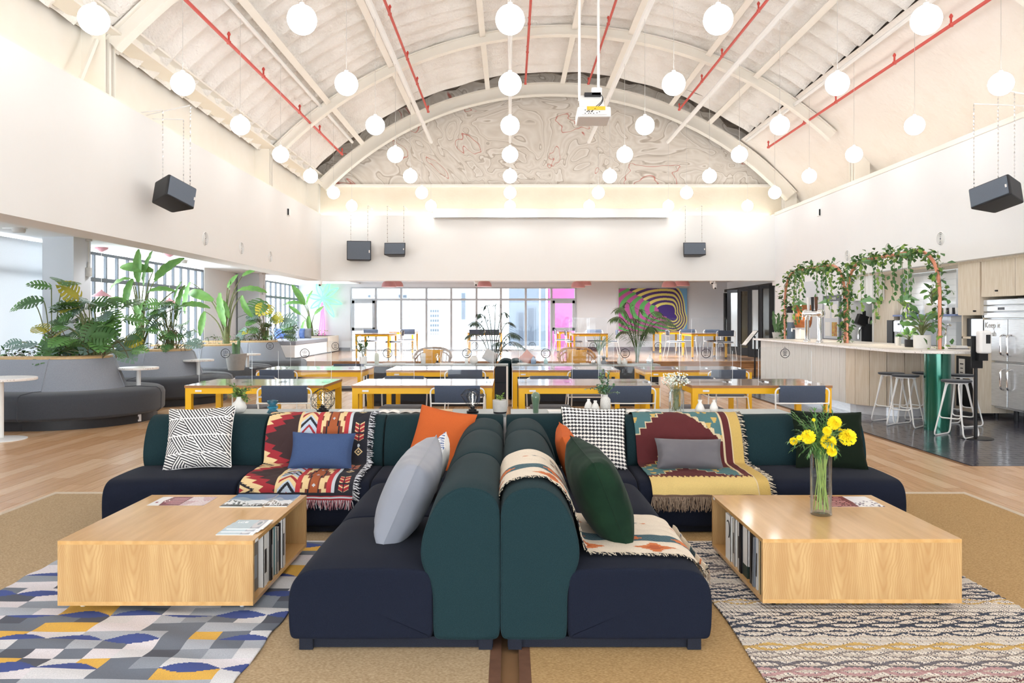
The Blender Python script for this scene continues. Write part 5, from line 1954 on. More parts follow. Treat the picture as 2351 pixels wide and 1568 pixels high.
obj('bulb', B().lathe([(.014, .055), (.02, .08), (.036, .12), (.034, .15), (.001, .172)], 16), M_glassv, cage)
obj('filament', B().tube([(0.008, 0, .06), (-.006, 0, .12), (.006, 0, .14)], .004, 5), M_down, cage)
vase('slim_bottle_vase', 'slim grey white bottle vase left of the round vase', [(.022, 0), (.026, .01), (.026, .10), (.014, .14), (.013, .17), (.01, .17)], con2(1071), M_ceramicw)
vase('round_vase', 'squat round beige vase on the far console', [(.035, 0), (.062, .03), (.066, .06), (.055, .10), (.035, .12), (.037, .135), (.03, .135)], con2(1088), mat('beige_ceramic', '#d8cfc4', .5, noise=.3, nscale=40))
vase('bottle_vase', 'pale blue glass bottle right of the orange cushion', [(.036, 0), (.042, .02), (.042, .07), (.022, .095), (.016, .105), (.02, .12), (.015, .12)], con2(1225), mat('pale_blue_glaze', '#8fa6c4', .2, noise=.2, nscale=20, coat=.3))
vase('bottle_vase', 'small teal glass bottle on the far console', [(.026, 0), (.034, .02), (.033, .05), (.016, .075), (.013, .085), (.016, .1), (.012, .1)], con2(1253), mat('teal_glaze', '#8fb8b4', .2, noise=.2, nscale=20, coat=.3))
x_, y_, z_ = con2(1375)
t = thing('grass_vase', 'white bottle with a spray of feathery grass on the far console', 'vase', (x_, y_, z_))
obj('vase', B().lathe([(.028, 0), (.034, .02), (.032, .06), (.018, .11), (.016, .15), (.012, .15)], 18), M_ceramicw, t)
bs = B()
for i in range(90):
    a = rnd.uniform(0, 2 * PI)
    e = rnd.uniform(.02, .2)
    bs.tube(bez((0, 0, .13), (e * .3 * math.cos(a), e * .3 * math.sin(a), .32), (e * math.cos(a) + .05, e * math.sin(a), .40 + rnd.uniform(-.12, .1)), 5), .0016, 3, cap=False)
obj('grass_blades', bs, M_euc2, t, kind='stuff')
vase('dark_vase', 'dark stoneware vase beside the feathery grass', [(.024, 0), (.036, .02), (.034, .05), (.018, .075), (.03, .1), (.034, .125), (.028, .125)], con2(1386, 12.0), M_black)
vase('silver_bowl', 'small round silvery bowl left of the feathery grass', [(.025, 0), (.038, .02), (.038, .045), (.022, .07), (.02, .07)], con2(1363, 12.0), M_chrome)
vase('twin_vase', 'tall white bottle vase of the pair in front of the palm basket', [(.026, 0), (.036, .03), (.034, .07), (.014, .11), (.012, .14), (.016, .155), (.012, .155)], con2(1422), M_ceramicw)
vase('twin_vase', 'low white gourd vase beside the tall one near the palm basket', [(.03, 0), (.046, .03), (.044, .055), (.02, .08), (.018, .095), (.014, .095)], con2(1434, 12.0), M_ceramicw)
vase('metal_vase', 'shiny chrome bottle vase right of the palm basket', [(.04, 0), (.056, .03), (.056, .07), (.03, .105), (.012, .12), (.012, .15), (.016, .155), (.012, .155)], con2(1492), M_chrome)
for (px0, px1, lb, mm) in ((1188, 1209, 'thin white book in front of the orange cushion', M_paper), (1295, 1318, 'white book in front of the right wicker chair', M_paper), (1332, 1352, 'cream covered book near the silver bowl', BK['#d7d3cd']), (1000, 1040, 'large open white magazine on the far console', M_paper), (880, 930, 'grey open newspaper at the left of the far console', BK['#bcb7b0'])):
    w = (px1 - px0) / FPX * 12 / 2
    t = thing('book', lb, 'book', (PX((px0 + px1) / 2, 12.0), 11.99, CZ))
    obj('pages', B().bx(-w + .003, w - .003, -.075, .075, .002, .018), M_paper, t, smooth=False)
    obj('cover', B().bx(-w, w, -.078, .078, 0, .002).bx(-w, w, -.078, .078, .018, .02), mm, t, smooth=False)
t = thing('tray', 'brown wooden tray under the grass vase', 'tray', (PX(1400, 12.1), 12.12, CZ))
obj('plate', B().bx(-.13, .13, -.1, .1, 0, .008), M_strip, t, smooth=False)
obj('rim', B().bx(-.13, .13, .092, .1, .008, .03), M_strip, t, smooth=False)

# ---- second sofa group beyond the far console, wicker chairs, palms
sofa_module('green backed seat unit left of the far gap, seen from its back', (-.80, 13.35, 0), -PI / 2)
sofa_module('green backed seat unit right of the far gap, seen from its back', (.84, 13.35, 0), PI / 2)
M_wick = mat('rattan', '#c2915c', .6, noise=.5, nscale=40, col2='#9c6e40')
M_wickg = mat('grey_rattan', '#a08f80', .6, noise=.4, nscale=40, col2='#7f7065')
M_mus = mat('mustard_cotton', '#d9a348', .9, noise=.3, nscale=160, col2='#c48d36', bump=.2, bscale=400, bdist=.002)


def wicker_chair(label, loc, m, w=.36):
    t = thing('wicker_chair', label, 'armchair', loc, PI, 'round wicker armchairs')
    hoop = [(w * math.cos(a), .30 * math.sin(a) * -1, .74 + .07 * math.sin(a) - .10 * abs(math.cos(a)) ** 6) for a in [-.35 + k * (PI + .7) / 22 for k in range(23)]]
    obj('hoop', B().tube(hoop, .022, 8), m, t)
    obj('hoop', B().tube([(p[0] * .94, p[1] * .94, p[2] - .07) for p in hoop], .013, 7), m, t)
    obj('seat', B().lathe([(.001, .38), (w * .88, .38), (w * .92, .41), (w * .88, .44), (.001, .44)], 24), m, t)
    for k in range(15):
        a = -.35 + k * (PI + .7) / 14
        obj('cane', B().tube([(w * .86 * math.cos(a), -.27 * math.sin(a), .43), (w * math.cos(a), -.30 * math.sin(a), .74 + .07 * math.sin(a) - .10 * abs(math.cos(a)) ** 6)], .008, 5), m, t)
    for a in (.7, 2.4, 3.9, 5.5):
        obj('leg', B().tube([(w * .7 * math.cos(a), .25 * math.sin(a), .39), (w * .85 * math.cos(a), .3 * math.sin(a), .015)], .016, 7), m, t)
    return t


for (px, m, lb, pm) in ((993, M_wickg, 'left grey wicker armchair with a mustard cushion beyond the far console', 'mustard cushion on the grey wicker chair'), (1324, M_wick, 'right honey coloured wicker armchair beyond the far console', 'mustard cushion on the honey wicker chair')):
    wicker_chair(lb, (PX(px, 14.6), 14.6, 0), m)
    cushion(pm, .38, .34, .12, (PX(px, 14.5), 14.5, .63), .25, 0, .05, M_mus)
cushion('pale grey cushion propped beside the far green sofa backs', .24, .24, .1, (PX(1125, 13.2), 13.3, .72), .5, .4, .6, mat('grey_linen', '#b9b1ab', .9, noise=.3, nscale=100))
cushion('orange and pink cushion peeking over the far sofa', .22, .22, .1, (PX(1210, 13.0), 13.1, .70), .3, -.3, .7, mat('coral_cotton', '#d48f78', .9, noise=.5, nscale=20, col2='#b86a5e'))
# ================================================================== CEILING: globes, conduits, sprinklers, projector, speakers, vents
GZ, GP, GY0 = 4.05, 1.87, 6.85


def conduit(name, label, cat, pts, r, m, group=None, n=8):
    o = obj(name, B().tube(pts, r, n), m)
    return tag(o, label, cat, group)


cname = {-2: 'far left', -1: 'left of centre', 0: 'centre', 1: 'right of centre', 2: 'inner right', 3: 'outer right'}
rname = ['nearest', 'second', 'third', 'fourth', 'fifth', 'sixth', 'farthest']
for k in range(-2, 4):
    zc = 5.57 if k < 3 else 5.60
    conduit('ceiling_conduit', 'white conduit along the vault above the %s column of globes' % cname[k], 'conduit', [(GP * k, 3.0, zc), (GP * k, 18.06, zc)], .045 if k in (-1, 1, 2) else .035, M_pipew, 'white conduits')
gl0 = None
for k in range(-2, 4):
    for j in range(7):
        if k == 3 and j == 0:
            continue
        lb = '%s white globe pendant in the %s column' % (rname[j], cname[k])
        loc = (GP * k, GY0 + 1.86 * j, GZ)
        if gl0 is None:
            gl0 = thing('globe_pendant', lb, 'pendant lamp', loc, 0, 'white globe pendants')
            obj('globe', B().sph((0, 0, 0), .131, 24, 16), M_globe, gl0)
            obj('cap', B().lathe([(.02, .126), (.022, .15), (.008, .16)], 12), M_whitemet, gl0)
            obj('cord', B().tube([(0, 0, .15), (0, 0, 1.5)], .003, 5), M_cable, gl0)
        else:
            dup(gl0, loc, 0, lb)

# sprinkler pipes
sp = [(-3.94, 5.24, 'first'), (-1.92, 6.24, 'second'), (.36, 6.9, 'third'), (1.84, 6.9, 'fourth'), (3.97, 6.29, 'fifth'), (5.89, 5.29, 'sixth')]
for i, (x_, z_, w_) in enumerate(sp):
    t = thing('sprinkler_pipe', 'red sprinkler pipe along the vault, %s from the left' % w_, 'sprinkler pipe', (x_, 10, z_), 0, 'red sprinkler pipes')
    ye = 17.9 if i < 5 else 17.4
    obj('pipe', B().tube([(0, -7, 0), (0, ye - 10, 0)], .024, 8), M_pipered, t)
    y_ = ye - .02
    n = 0
    while y_ > 5:
        b_ = B().tube([(0, y_ - 10, 0), (0, y_ - 10, .10)], .014, 6).lathe([(.022, .10), (.026, .12), (.01, .15)], 8, (0, y_ - 10, 0)).lathe([(.03, -.02), (.03, .02)], 8, (0, y_ - 10, 0))
        obj('sprinkler_head', b_, M_pipered, t)
        y_ -= 2.1 if n % 2 == 0 else 1.5
        n += 1

# projector on two poles
Yp = 9.3
pc = at(1361, 262, Yp)
t = thing('projector', 'white ceiling projector with a yellow label hung on two white poles', 'projector', tuple(pc))
obj('body', B().box(0, 0, -.03, .40, .34, .13, rx=-.10), M_white, t, smooth=False, bevel=.02)
obj('connector_panel', B().box(0.0, -.178, -.015, .30, .006, .085, rx=-.10), M_paper, t, smooth=False)
obj('warning_label', B().box(.02, -.183, .022, .22, .004, .045, rx=-.10), mat('yellow_label', '#e8c63a', .6, noise=.5, nscale=40, col2='#c9a22a'), t, smooth=False)
pb = B()
for i, (x_, z_) in enumerate(((-.11, .0), (-.09, -.02), (-.06, -.02), (-.03, -.02), (-.11, -.04), (-.07, -.04), (-.045, -.04), (-.01, -.04), (.03, -.035), (.06, -.02))):
    pb.box(x_, -.184, z_, .014, .006, .008)
obj('ports', pb, M_black, t, smooth=False)
obj('bracket', B().box(-.02, -.02, .15, .30, .22, .012, rx=.9).box(0, 0, .10, .10, .05, .12), M_white, t, smooth=False)
obj('power_box', B().box(.0, .05, .24, .2, .1, .05), M_black, t, smooth=False)
obj('junction_box', B().box(.05, .06, .28, .12, .12, .09), M_white, t, smooth=False)
cb = B()
for s_ in (-.09, -.04, 0):
    cb.tube(bez((.10, -.02, .23), (.16, -.12, .12), (s_, -.19, -.02 if s_ else .01), 10), .004, 5)
obj('cables', cb, M_black, t, kind='stuff')
for x_ in (PX(1331, Yp), PX(1375, Yp)):
    obj('pole', B().tube([(x_ - pc.x, .05, .17), (x_ - pc.x, .05, 7.0 - pc.z)], .017, 8), M_pipew, t)

# projection screen case on the back beam
t = thing('screen_case', 'long white roller screen case along the top of the back wall', 'projection screen', (PX(1264, 18.4), 18.4, 3.93))
w = (1521 - 983) / FPX * 18.4 / 2
obj('case', B().bx(-w, w, -.1, .1, -.12, .10), M_white, t, smooth=False, bevel=.01)
obj('slot', B().bx(-w + .05, w - .05, -.102, -.05, -.125, -.118), M_blackmet, t, smooth=False)


# loudspeakers
def speaker(label, loc, rot, w, h, d, chains=(), taper=.72):
    t = thing('loudspeaker', label, 'loudspeaker', loc, 0, 'black hanging loudspeakers')
    M = Matrix.Translation(loc) @ rot
    t.matrix_basis = M
    o_ = fillet([(-w / 2, 0, 0), (-w / 2 * taper, d, 0), (w / 2 * taper, d, 0), (w / 2, 0, 0)], .03, 3, closed=True)
    b_ = B()
    b_.prism([(p.x, p.y) for p in o_], -h / 2, h / 2)
    obj('cabinet', b_, M_black, t, smooth=False, bevel=.012)
    obj('grille', B().bx(-w / 2 + .02, w / 2 - .02, -.012, .004, -h / 2 + .015, h / 2 - .015), M_grille, t, smooth=False, bevel=.008)
    obj('badge', B().bx(w * .40, w * .44, -.0145, -.012, -h * .12, h * .02), M_paper, t, smooth=False)
    obj('handle', B().box(0, d * .5, h / 2 + .003, .16, .05, .008), M_blackmet, t, smooth=False)
    Mi = M.inverted()
    for (p0, top) in chains:
        q0 = M @ Vector(p0)
        q1 = Vector((q0.x, q0.y, top))
        L_ = (q1 - q0).length
        cb = B()
        n = int(L_ / .045)
        for i in range(n):
            c_ = q0.lerp(q1, (i + .5) / n)
            rr_ = .009 if i % 2 else .004
            cb.add([Mi @ (c_ + Vector((dx * rr_, dy * (.013 - rr_), dz * .026))) for dx, dy, dz in ((-1, -1, 0), (1, -1, 0), (1, 1, 0), (-1, 1, 0), (0, 0, 1), (0, 0, -1))],
                   [(0, 1, 4), (1, 2, 4), (2, 3, 4), (3, 0, 4), (1, 0, 5), (2, 1, 5), (3, 2, 5), (0, 3, 5)])
        obj('chain', cb, M_chrome, t, smooth=False)
        e_ = Vector((-4.72, q1.y, 3.96)) if q1.x < -4 and q1.y < 15 else (Vector((6.6, q1.y, 3.96)) if q1.x > 5 else Vector((q1.x, 18.95, q1.z)))
        obj('hook_bar', B().tube([Mi @ q1, Mi @ e_], .008, 5), M_whitemet, t)
    return t


def rotm(yaw, pitch=0, roll=0):
    return Matrix.Rotation(yaw, 4, 'Z') @ Matrix.Rotation(pitch, 4, 'X') @ Matrix.Rotation(roll, 4, 'Y')


speaker('black tilted loudspeaker on chains by the left wall', at(418, 440, 9.6), rotm(1.12, -.16, .30), .44, .29, .34, [((-.15, .2, .15), 4.0), ((.12, .02, .15), 4.1), ((.17, .2, .15), 3.95)])
speaker('black tilted loudspeaker on chains by the right wall', at(2270, 440, 9.1), rotm(-1.15, -.16, -.24), .50, .26, .36, [((-.2, .05, .14), 4.0), ((.1, .05, .14), 4.1), ((.2, .2, .14), 4.05)])
speaker('larger square black loudspeaker hung at the left of the back wall', at(824, 575, 18.15), rotm(.12), .58, .46, .36, [((.2, .1, .23), 4.1), ((-.2, .1, .23), 4.1)], .8)
speaker('smaller black loudspeaker hung right of the square one on the back wall', at(906, 571, 18.2), rotm(-.05, -.1), .52, .29, .3, [((.2, .1, .14), 4.1), ((-.2, .1, .14), 4.1)])
speaker('black loudspeaker hung alone at the right of the back wall', at(1595, 571, 18.2), rotm(.0, -.1), .55, .30, .3, [((.2, .1, .14), 4.1), ((-.2, .1, .14), 4.1)])

# round vents in the side walls
for (px, py, side, lb) in ((471, 548, -1, 'nearest round vent on the left wall'), (554, 570, -1, 'middle round vent on the left wall'), (620, 589, -1, 'farthest round vent on the left wall'),
                           (2160, 548, 1, 'nearest round vent on the right wall'), (2040, 571, 1, 'middle round vent on the right wall'), (1946, 587, 1, 'farthest round vent on the right wall')):
    X_ = XL if side < 0 else XR
    Y_ = FPX * X_ / (px - CX)
    t = thing('round_vent', lb, 'vent', (X_, Y_, PZ(py, Y_)), 0, 'round air vents')
    M = Matrix.Rotation(-side * PI / 2, 4, 'Y')
    for i, r_ in enumerate((.105, .082, .059, .036)):
        b_ = B(M)
        b_.lathe([(r_, 0), (r_ - .002, .012), (r_ - .010, .014), (r_ - .014, .002), (r_, 0)], 28)
        obj('ring', b_, M_whitemet, t)
    b_ = B(M)
    b_.lathe([(.10, .0005), (.10, .002), (.001, .002)], 28)
    obj('back_plate', b_, M_grille, t)
for (px, py, side, lb) in ((661, 487, -1, 'small sensor box on the left wall'), (1882, 488, 1, 'small sensor box on the right wall')):
    X_ = XL if side < 0 else XR
    Y_ = FPX * X_ / (px - CX)
    t = thing('wall_sensor', lb, 'sensor', (X_, Y_, PZ(py, Y_)))
    obj('housing', B().box(-side * .02, 0, 0, .04, .09, .15), M_white, t, smooth=False, bevel=.008)
    obj('side_strip', B().box(-side * .02, -.046, 0, .03, .003, .13), M_blackmet, t, smooth=False)


def camera_dome(label, p, drop=.0):
    t = thing('security_camera', label, 'security camera', tuple(p))
    obj('mount', B().lathe([(.05, .0), (.055, .06), (.03, .08)], 16), M_white, t)
    obj('dome', B().sph((0, -.01, -.02), .05, 16, 10), M_white, t)
    obj('stem', B().tube([(0, .0, .07), (0, .0, (2.6 if p[1] > 18.7 else 2.32) - p[2])], .018, 8), M_white, t)
    obj('lens', B().sph((.0, -.035, -.042), .028, 12, 8), M_black, t)


camera_dome('white dome camera at the left end of the back wall edge', (PX(735, 18.4), 18.4, 2.24))
camera_dome('white dome camera under the middle of the back wall edge', (PX(1093, 19.2), 19.2, 2.50 - .22))
camera_dome('upper white dome camera near the folding doors', (PX(1634, 19.4), 19.4, 2.33))
camera_dome('lower white dome camera near the folding doors', (PX(1641, 19.2), 19.2, 2.20))

# pink dome lamps over the stage tables
for i, (px, py, w_, Y_, lb) in enumerate(((893, 652, 34, 20.6, 'left pink dome lamp over the left stage table'), (909, 651, 34, 21.6, 'right pink dome lamp over the left stage table'), (1112, 651, 34, 21.5, 'pink dome lamp above the middle stage table'),
                                          (1327, 653, 32, 20.3, 'lower pink dome lamp left of the painting'), (1340, 648, 36, 20.9, 'upper pink dome lamp left of the painting'), (1536, 652, 34, 20.5, 'lower pink dome lamp in front of the painting'), (1565, 649, 37, 21.2, 'upper pink dome lamp right above the painting'))):
    r_ = w_ / FPX * Y_ / 2
    zb_ = PZ(py + 7, Y_)
    t = thing('dome_lamp', lb, 'pendant lamp', (PX(px, Y_), Y_, zb_), 0, 'pink dome lamps')
    obj('shade', B().lathe([(r_, 0), (r_ * .95, .07), (r_ * .75, .14), (r_ * .2, .17), (.02, .2), (.02, .19), (r_ * .18, .16), (r_ * .7, .13), (r_ * .92, .065), (r_ * .97, .002)], 28), M_pinkd, t)
    obj('diffuser', B().lathe([(.001, .03), (r_ * .7, .03), (r_ * .7, .036), (.001, .036)], 20), M_down, t)
    spot('dome_lamp_light', (PX(px, Y_), Y_, zb_ - .02), 260, (.94, .97, 1), .15, 150)
    obj('stem', B().tube([(0, 0, .19), (0, 0, 2.6 - zb_)], .006, 6), M_pinkd, t)
t = thing('track_light', 'short white rail lamp on the stage ceiling right of the long window', 'lamp', (PX(1474, 20.5), 20.5, 2.5))
obj('head', B().box(0, 0, -.05, .22, .07, .07), M_white, t, smooth=False, bevel=.01)
obj('bracket', B().box(.05, 0, .04, .03, .03, .12), M_whitemet, t, smooth=False)
# ================================================================== LEFT BAY: banquettes with planters, plants, tables, lamps, neon palm
def sweep(path, prof):
    """path of (x,y,nx,ny); prof of (radial offset, z)"""
    return [[(x_ + nx_ * d_, y_ + ny_ * d_, z_) for d_, z_ in prof] for (x_, y_, nx_, ny_) in path]


def banq_path(cx, cy, x_end, part):
    """centre line offsets: straight front, front arc, back arc, straight back"""
    if part == 'front':
        return [(x_, cy, 0, -1) for x_ in np.linspace(x_end, cx, 8)]
    if part == 'arc1':
        return [(cx, cy, math.cos(a), math.sin(a)) for a in np.linspace(-PI / 2, .12, 16)]
    if part == 'arc2':
        return [(cx, cy, math.cos(a), math.sin(a)) for a in np.linspace(.12, PI / 2, 14)]
    return [(x_, cy, 0, 1) for x_ in np.linspace(cx, cx - .28, 4)]


def banquette(label, cx, cy, xe, R=1.15):
    t = thing('banquette', label, 'banquette', (cx, cy, 0), 0, 'grey rounded planter banquettes')
    s_p = [(R - .56, .14), (R - .04, .12), (R - .005, .15), (R, .36), (R - .02, .41), (R - .06, .435), (R - .30, .45), (R - .55, .44), (R - .56, .42)]
    b_p = [(R - .50, .40), (R - .47, .43), (R - .62, .82), (R - .645, .845), (R - .68, .835), (R - .70, .40)]
    pl = [(R - .64, .0), (R - .10, .0), (R - .10, .135), (R - .64, .135)]
    rim = [(R - .82, .60), (R - .69, .60), (R - .655, .87), (R - .70, .885), (R - .80, .875)]
    for part in ('front', 'arc1', 'arc2', 'back'):
        P = [(x_ - cx, y_ - cy, a, b_) for x_, y_, a, b_ in banq_path(cx, cy, xe, part)]
        # small seam gaps at each end
        for nm, pr, m, sh in (('seat', s_p, M_dgreyf, .006), ('backrest', b_p, M_greyf, .006), ('plinth', pl, M_black, 0), ('planter_rim', rim, M_planter, 0)):
            g = sweep(P, pr)
            bb = B().grid(g, cv=True)
            n = len(pr)
            bb.f.append(tuple(range(n))[::-1])
            bb.f.append(tuple((len(P) - 1) * n + i for i in range(n)))
            obj(nm, bb, m, t, ang=40, bevel=.008 if sh else 0, seg=2)
    ri = R - .8
    so = [(math.cos(a) * ri, math.sin(a) * ri) for a in np.linspace(-PI / 2, PI / 2, 16)] + [(xe - cx, ri), (xe - cx, -ri)]
    bb = B()
    bb.prism(so, .7, .84)
    obj('soil', bb, M_soil, t, smooth=False)
    return t


BQ = [(-5.92, 10.3), (-5.85, 12.75), (-5.95, 15.25), (-5.92, 17.75)]
for (x_, y_), w_ in zip(BQ, ('nearest', 'second', 'third', 'farthest')):
    banquette('%s grey rounded banquette with a plant bed behind its backrest' % w_, x_, y_, -6.97)
for x_, y_, z_ in ((-4.93, 10.02, .06),):
    t = thing('socket_plate', 'double socket at the foot of the nearest banquette', 'socket', (x_, y_, z_), .9)
    obj('plate', B().box(0, 0, 0, .16, .012, .09), M_steel, t, smooth=False)
    obj('sockets', B().box(-.03, -.008, 0, .03, .006, .04).box(.03, -.008, 0, .03, .006, .04), M_black, t, smooth=False)


# ---- leaves
def monstera_mesh(name, m, L=.34, W=.34, droop=.5):
    b_ = B()
    n = 7

    def z(x_, y_):
        return -droop * (y_ / L) ** 2 * L * .45 - .35 * x_ * x_ / W + .25 * abs(x_)
    prof = lambda t_: W / 2 * (math.sin(PI * min(1, (t_ * .86 + .14))) ** .7) * (1.0 if t_ < .5 else 1 - (t_ - .5) * .5)
    b_.grid([[(s_ * prof(i / n) * .30, i / n * L * .97, z(s_ * prof(i / n) * .30, i / n * L)) for s_ in (-1, 0, 1)] for i in range(n + 1)])
    for sg in (-1, 1):
        for k in range(n):
            t0, t1 = (k + .08) / n, (k + .80) / n
            ps = []
            for f_ in (.28, .62, 1.0):
                row = []
                for t_ in (t0, t1):
                    tt_ = t_ + .10 * f_ * f_
                    x_ = sg * prof(t_) * f_ * (1.0 if f_ < 1 else (1.0 if t_ == t0 else .93))
                    row.append((x_, tt_ * L - (.05 * L if k == 0 else 0), z(x_, tt_ * L)))
                ps.append(row)
            b_.grid(ps)
    return b_.mesh(name, m, True, 60)


def banana_mesh(name, m, L=.7, W=.2, bend=.5, fold=.35):
    P = []
    n = 12
    for i in range(n + 1):
        t_ = i / n
        w_ = W / 2 * max(.02, math.sin(PI * min(1, t_ * .93 + .05)) ** .65)
        a = bend * t_
        y_, z_ = L * math.sin(a) / max(bend, 1e-3), -L * (1 - math.cos(a)) / max(bend, 1e-3)
        row = []
        for s_ in (-1, -.5, 0, .5, 1):
            rp = .012 * math.sin(i * 2.1 + s_ * 3) * abs(s_)
            row.append((s_ * w_, y_, z_ + fold * w_ * abs(s_) + rp))
        P.append(row)
    return B().grid(P).mesh(name, m, True, 60)


def simple_leaf_mesh(name, m, L=.12, W=.07, bend=.4):
    P = []
    for i in range(6):
        t_ = i / 5
        w_ = W / 2 * max(.03, math.sin(PI * min(1, t_ * .9 + .08)) ** .8)
        P.append([(s_ * w_, t_ * L, -bend * L * t_ * t_ + .3 * abs(s_) * w_) for s_ in (-1, 0, 1)])
    return B().grid(P).mesh(name, m, True, 60)


MON = [monstera_mesh('leaf', m) for m in (M_leafm, M_leafd, M_leafb, M_leafm, M_leafd)]
MONY = monstera_mesh('leaf', M_leafy)
BAN = [banana_mesh('leaf', M_leafs, bend=b_) for b_ in (.3, .8, 1.3)]
SIM = [simple_leaf_mesh('leaf', m) for m in (M_leafm, M_leafd)]


def monstera(label, c, n, spread, zr, seed, szr=(.7, 1.15), yellow=.05, extra=()):
    rr = random.Random(seed)
    t = thing('monstera', label, 'plant', c, 0, 'monstera plants in the banquette beds')
    st, rt = B(), B()
    targets = [(spread[0] * rr.uniform(-1, 1), spread[1] * rr.uniform(-1, 1), zr[0] + (zr[1] - zr[0]) * rr.random() ** 1.2, rr.uniform(*szr), None) for _ in range(n)] + list(extra)
    for (x_, y_, z_, s_, mm) in targets:
        k_ = 1 - .45 * max(0, (z_ - zr[0]) / (zr[1] - zr[0]))
        if mm is None:
            x_, y_ = x_ * k_, y_ * k_
        base = Vector((x_ * .25 + rr.uniform(-.06, .06), y_ * .25 + rr.uniform(-.05, .05), 0))
        tip = Vector((x_, y_, z_))
        pts = bez(base, (base.x * .7 + x_ * .3, base.y * .7 + y_ * .3, z_ * .85), tip, 7)
        st.tube(pts, .007, 5, cap=False)
        out = Vector((x_ * 1.2 + rr.gauss(0, .25), y_ - .25 + rr.gauss(0, .25), rr.uniform(-.25, .1)))
        up = Vector((out.x * .3, -.75, .75)) + Vector((rr.gauss(0, .3), rr.gauss(0, .2), 0))
        me = MONY if rr.random() < yellow else MON[rr.randrange(5)]
        link('leaf', me, t, M=orient(tip, out, up, s_, rr.uniform(-.4, .4)))
    for i in range(14):
        a = rr.uniform(0, 2 * PI)
        e = rr.uniform(.1, spread[0])
        rt.tube(bez((rr.uniform(-.1, .1), rr.uniform(-.1, .1), .25 + rr.random() * .25), (e * math.cos(a) * .8, e * math.sin(a) * .4, .3), (e * math.cos(a), min(.3, max(-.3, e * math.sin(a) * .5)), .0), 7), .005, 4, cap=False)
    obj('stems', st, M_stem, t, kind='stuff')
    obj('aerial_roots', rt, M_root, t, kind='stuff')
    return t


def strelitzia(label, c, stalks, m=M_leafs, scale=1.0):
    """stalks: (tip dx, dy, z of leaf base, leaf dir, length, bend index)"""
    t = thing('bird_of_paradise', label, 'plant', c, 0, 'tall banana leaved plants in the banquette beds')
    st = B()
    for i, (x_, y_, z_, d_, L_, bi) in enumerate(stalks):
        base = Vector((.05 * math.cos(i * 2.4), .05 * math.sin(i * 2.4), 0))
        tip = Vector((x_, y_, z_))
        pts = bez(base, (x_ * .15, y_ * .15, z_ * .75), tip, 10)
        st.tube(pts, [.020 - .0013 * k for k in range(11)], 6, cap=False)
        link('leaf', BAN[bi], t, M=orient(tip, d_, Vector((-.2, -.8, .6)), L_ / .7, .3 * (-1) ** i))
    st.lathe([(.075, 0), (.065, .15), (.03, .4)], 10)
    obj('stalks', st, M_stem, t, kind='stuff')
    return t


def ground_cover(label, cx, cy, x0, x1, w, n, seed, m=(M_leafd, M_leafm), z=.84, hgt=.12):
    rr = random.Random(seed)
    b1, b2, st = B(), B(), B()
    for i in range(n):
        x_, y_ = rr.uniform(x0, x1), cy + rr.uniform(-w, w)
        p = Vector((x_, y_, z + rr.uniform(.01, hgt)))
        add_leaf([b1, b2][i % 2], orient(p, (rr.gauss(0, 1), rr.gauss(0, 1), rr.uniform(-.2, .8)), roll=rr.uniform(-.5, .5)), rr.uniform(.05, .1), rr.uniform(.03, .055), .3, 2)
        if i % 3 == 0:
            st.tube(bez((x_, y_, z), (x_ + rr.uniform(-.1, .1), y_, z + .1), p, 3), .003, 3, cap=False)
    t = thing('ground_cover', label, 'plants', (0, 0, 0))
    obj('leaves', b1, m[0], t, kind='stuff')
    obj('leaves', b2, m[1], t, kind='stuff')
    obj('stems', st, M_root, t, kind='stuff')
    return t


def rel(px, py, Y_, c):
    p = at(px, py, Y_)
    return (p.x - c[0], p.y - c[1], p.z - c[2])


SZ = .84
c = (PX(215, 10.25), 10.25, SZ)
monstera('big dense monstera at the tip of the nearest plant bed', c, 60, (.46, .26), (.10, .80), 11, (.6, 1.0), .08)
c = (PX(128, 10.3), 10.3, SZ)
ex = [rel(px, py, 10.3, c) + (s_, 1) for px, py, s_ in ((150, 645, 1.15), (118, 660, .8), (75, 692, .9), (100, 690, .9), (50, 785, .6), (85, 790, .8), (142, 705, .9), (170, 760, .7), (135, 735, .8))]
monstera('leggy monstera with bare stems against the pillar in the nearest bed', c, 8, (.25, .2), (.10, .35), 5, (.5, .8), .1, ex)
ground_cover('low creeping leaves in the nearest plant bed', 0, 10.3, -6.9, -5.65, .28, 120, 3)
c = (PX(322, 12.7), 12.7, SZ)
D = lambda a, e: (math.sin(a), -.25, e)
st_ = []
for (px, py, a, e, L_, bi) in ((318, 648, .05, 1, .55, 0), (330, 655, .22, 1, .60, 0), (355, 645, .75, .75, .62, 1), (352, 622, -.9, .2, .6, 1), (300, 640, -1.2, -.1, .55, 2), (305, 640, -.4, -1.0, .5, 1), (330, 690, -.1, -.6, .5, 0), (338, 672, .9, .3, .5, 1), (310, 690, .2, -.8, .45, 2), (400, 690, .35, 1.0, .35, 0), (425, 655, -.3, -1.0, .6, 0), (410, 705, 1.0, .25, .55, 1), (300, 700, -.9, .5, .4, 1)):
    st_.append(rel(px, py, 12.7 - .05, c) + (D(a, e), L_, bi))
strelitzia('tall banana leaved plant in the second plant bed', c, st_)
c = (PX(395, 12.6), 12.6, SZ)
monstera('bushy monstera at the tip of the second plant bed', c, 30, (.42, .24), (.12, .78), 21, (.5, .85), .0)
ground_cover('tangled low stems in the second plant bed', 0, 12.75, -6.9, -5.6, .28, 70, 5)
c = (PX(519, 15.25), 15.25, SZ)
st_ = []
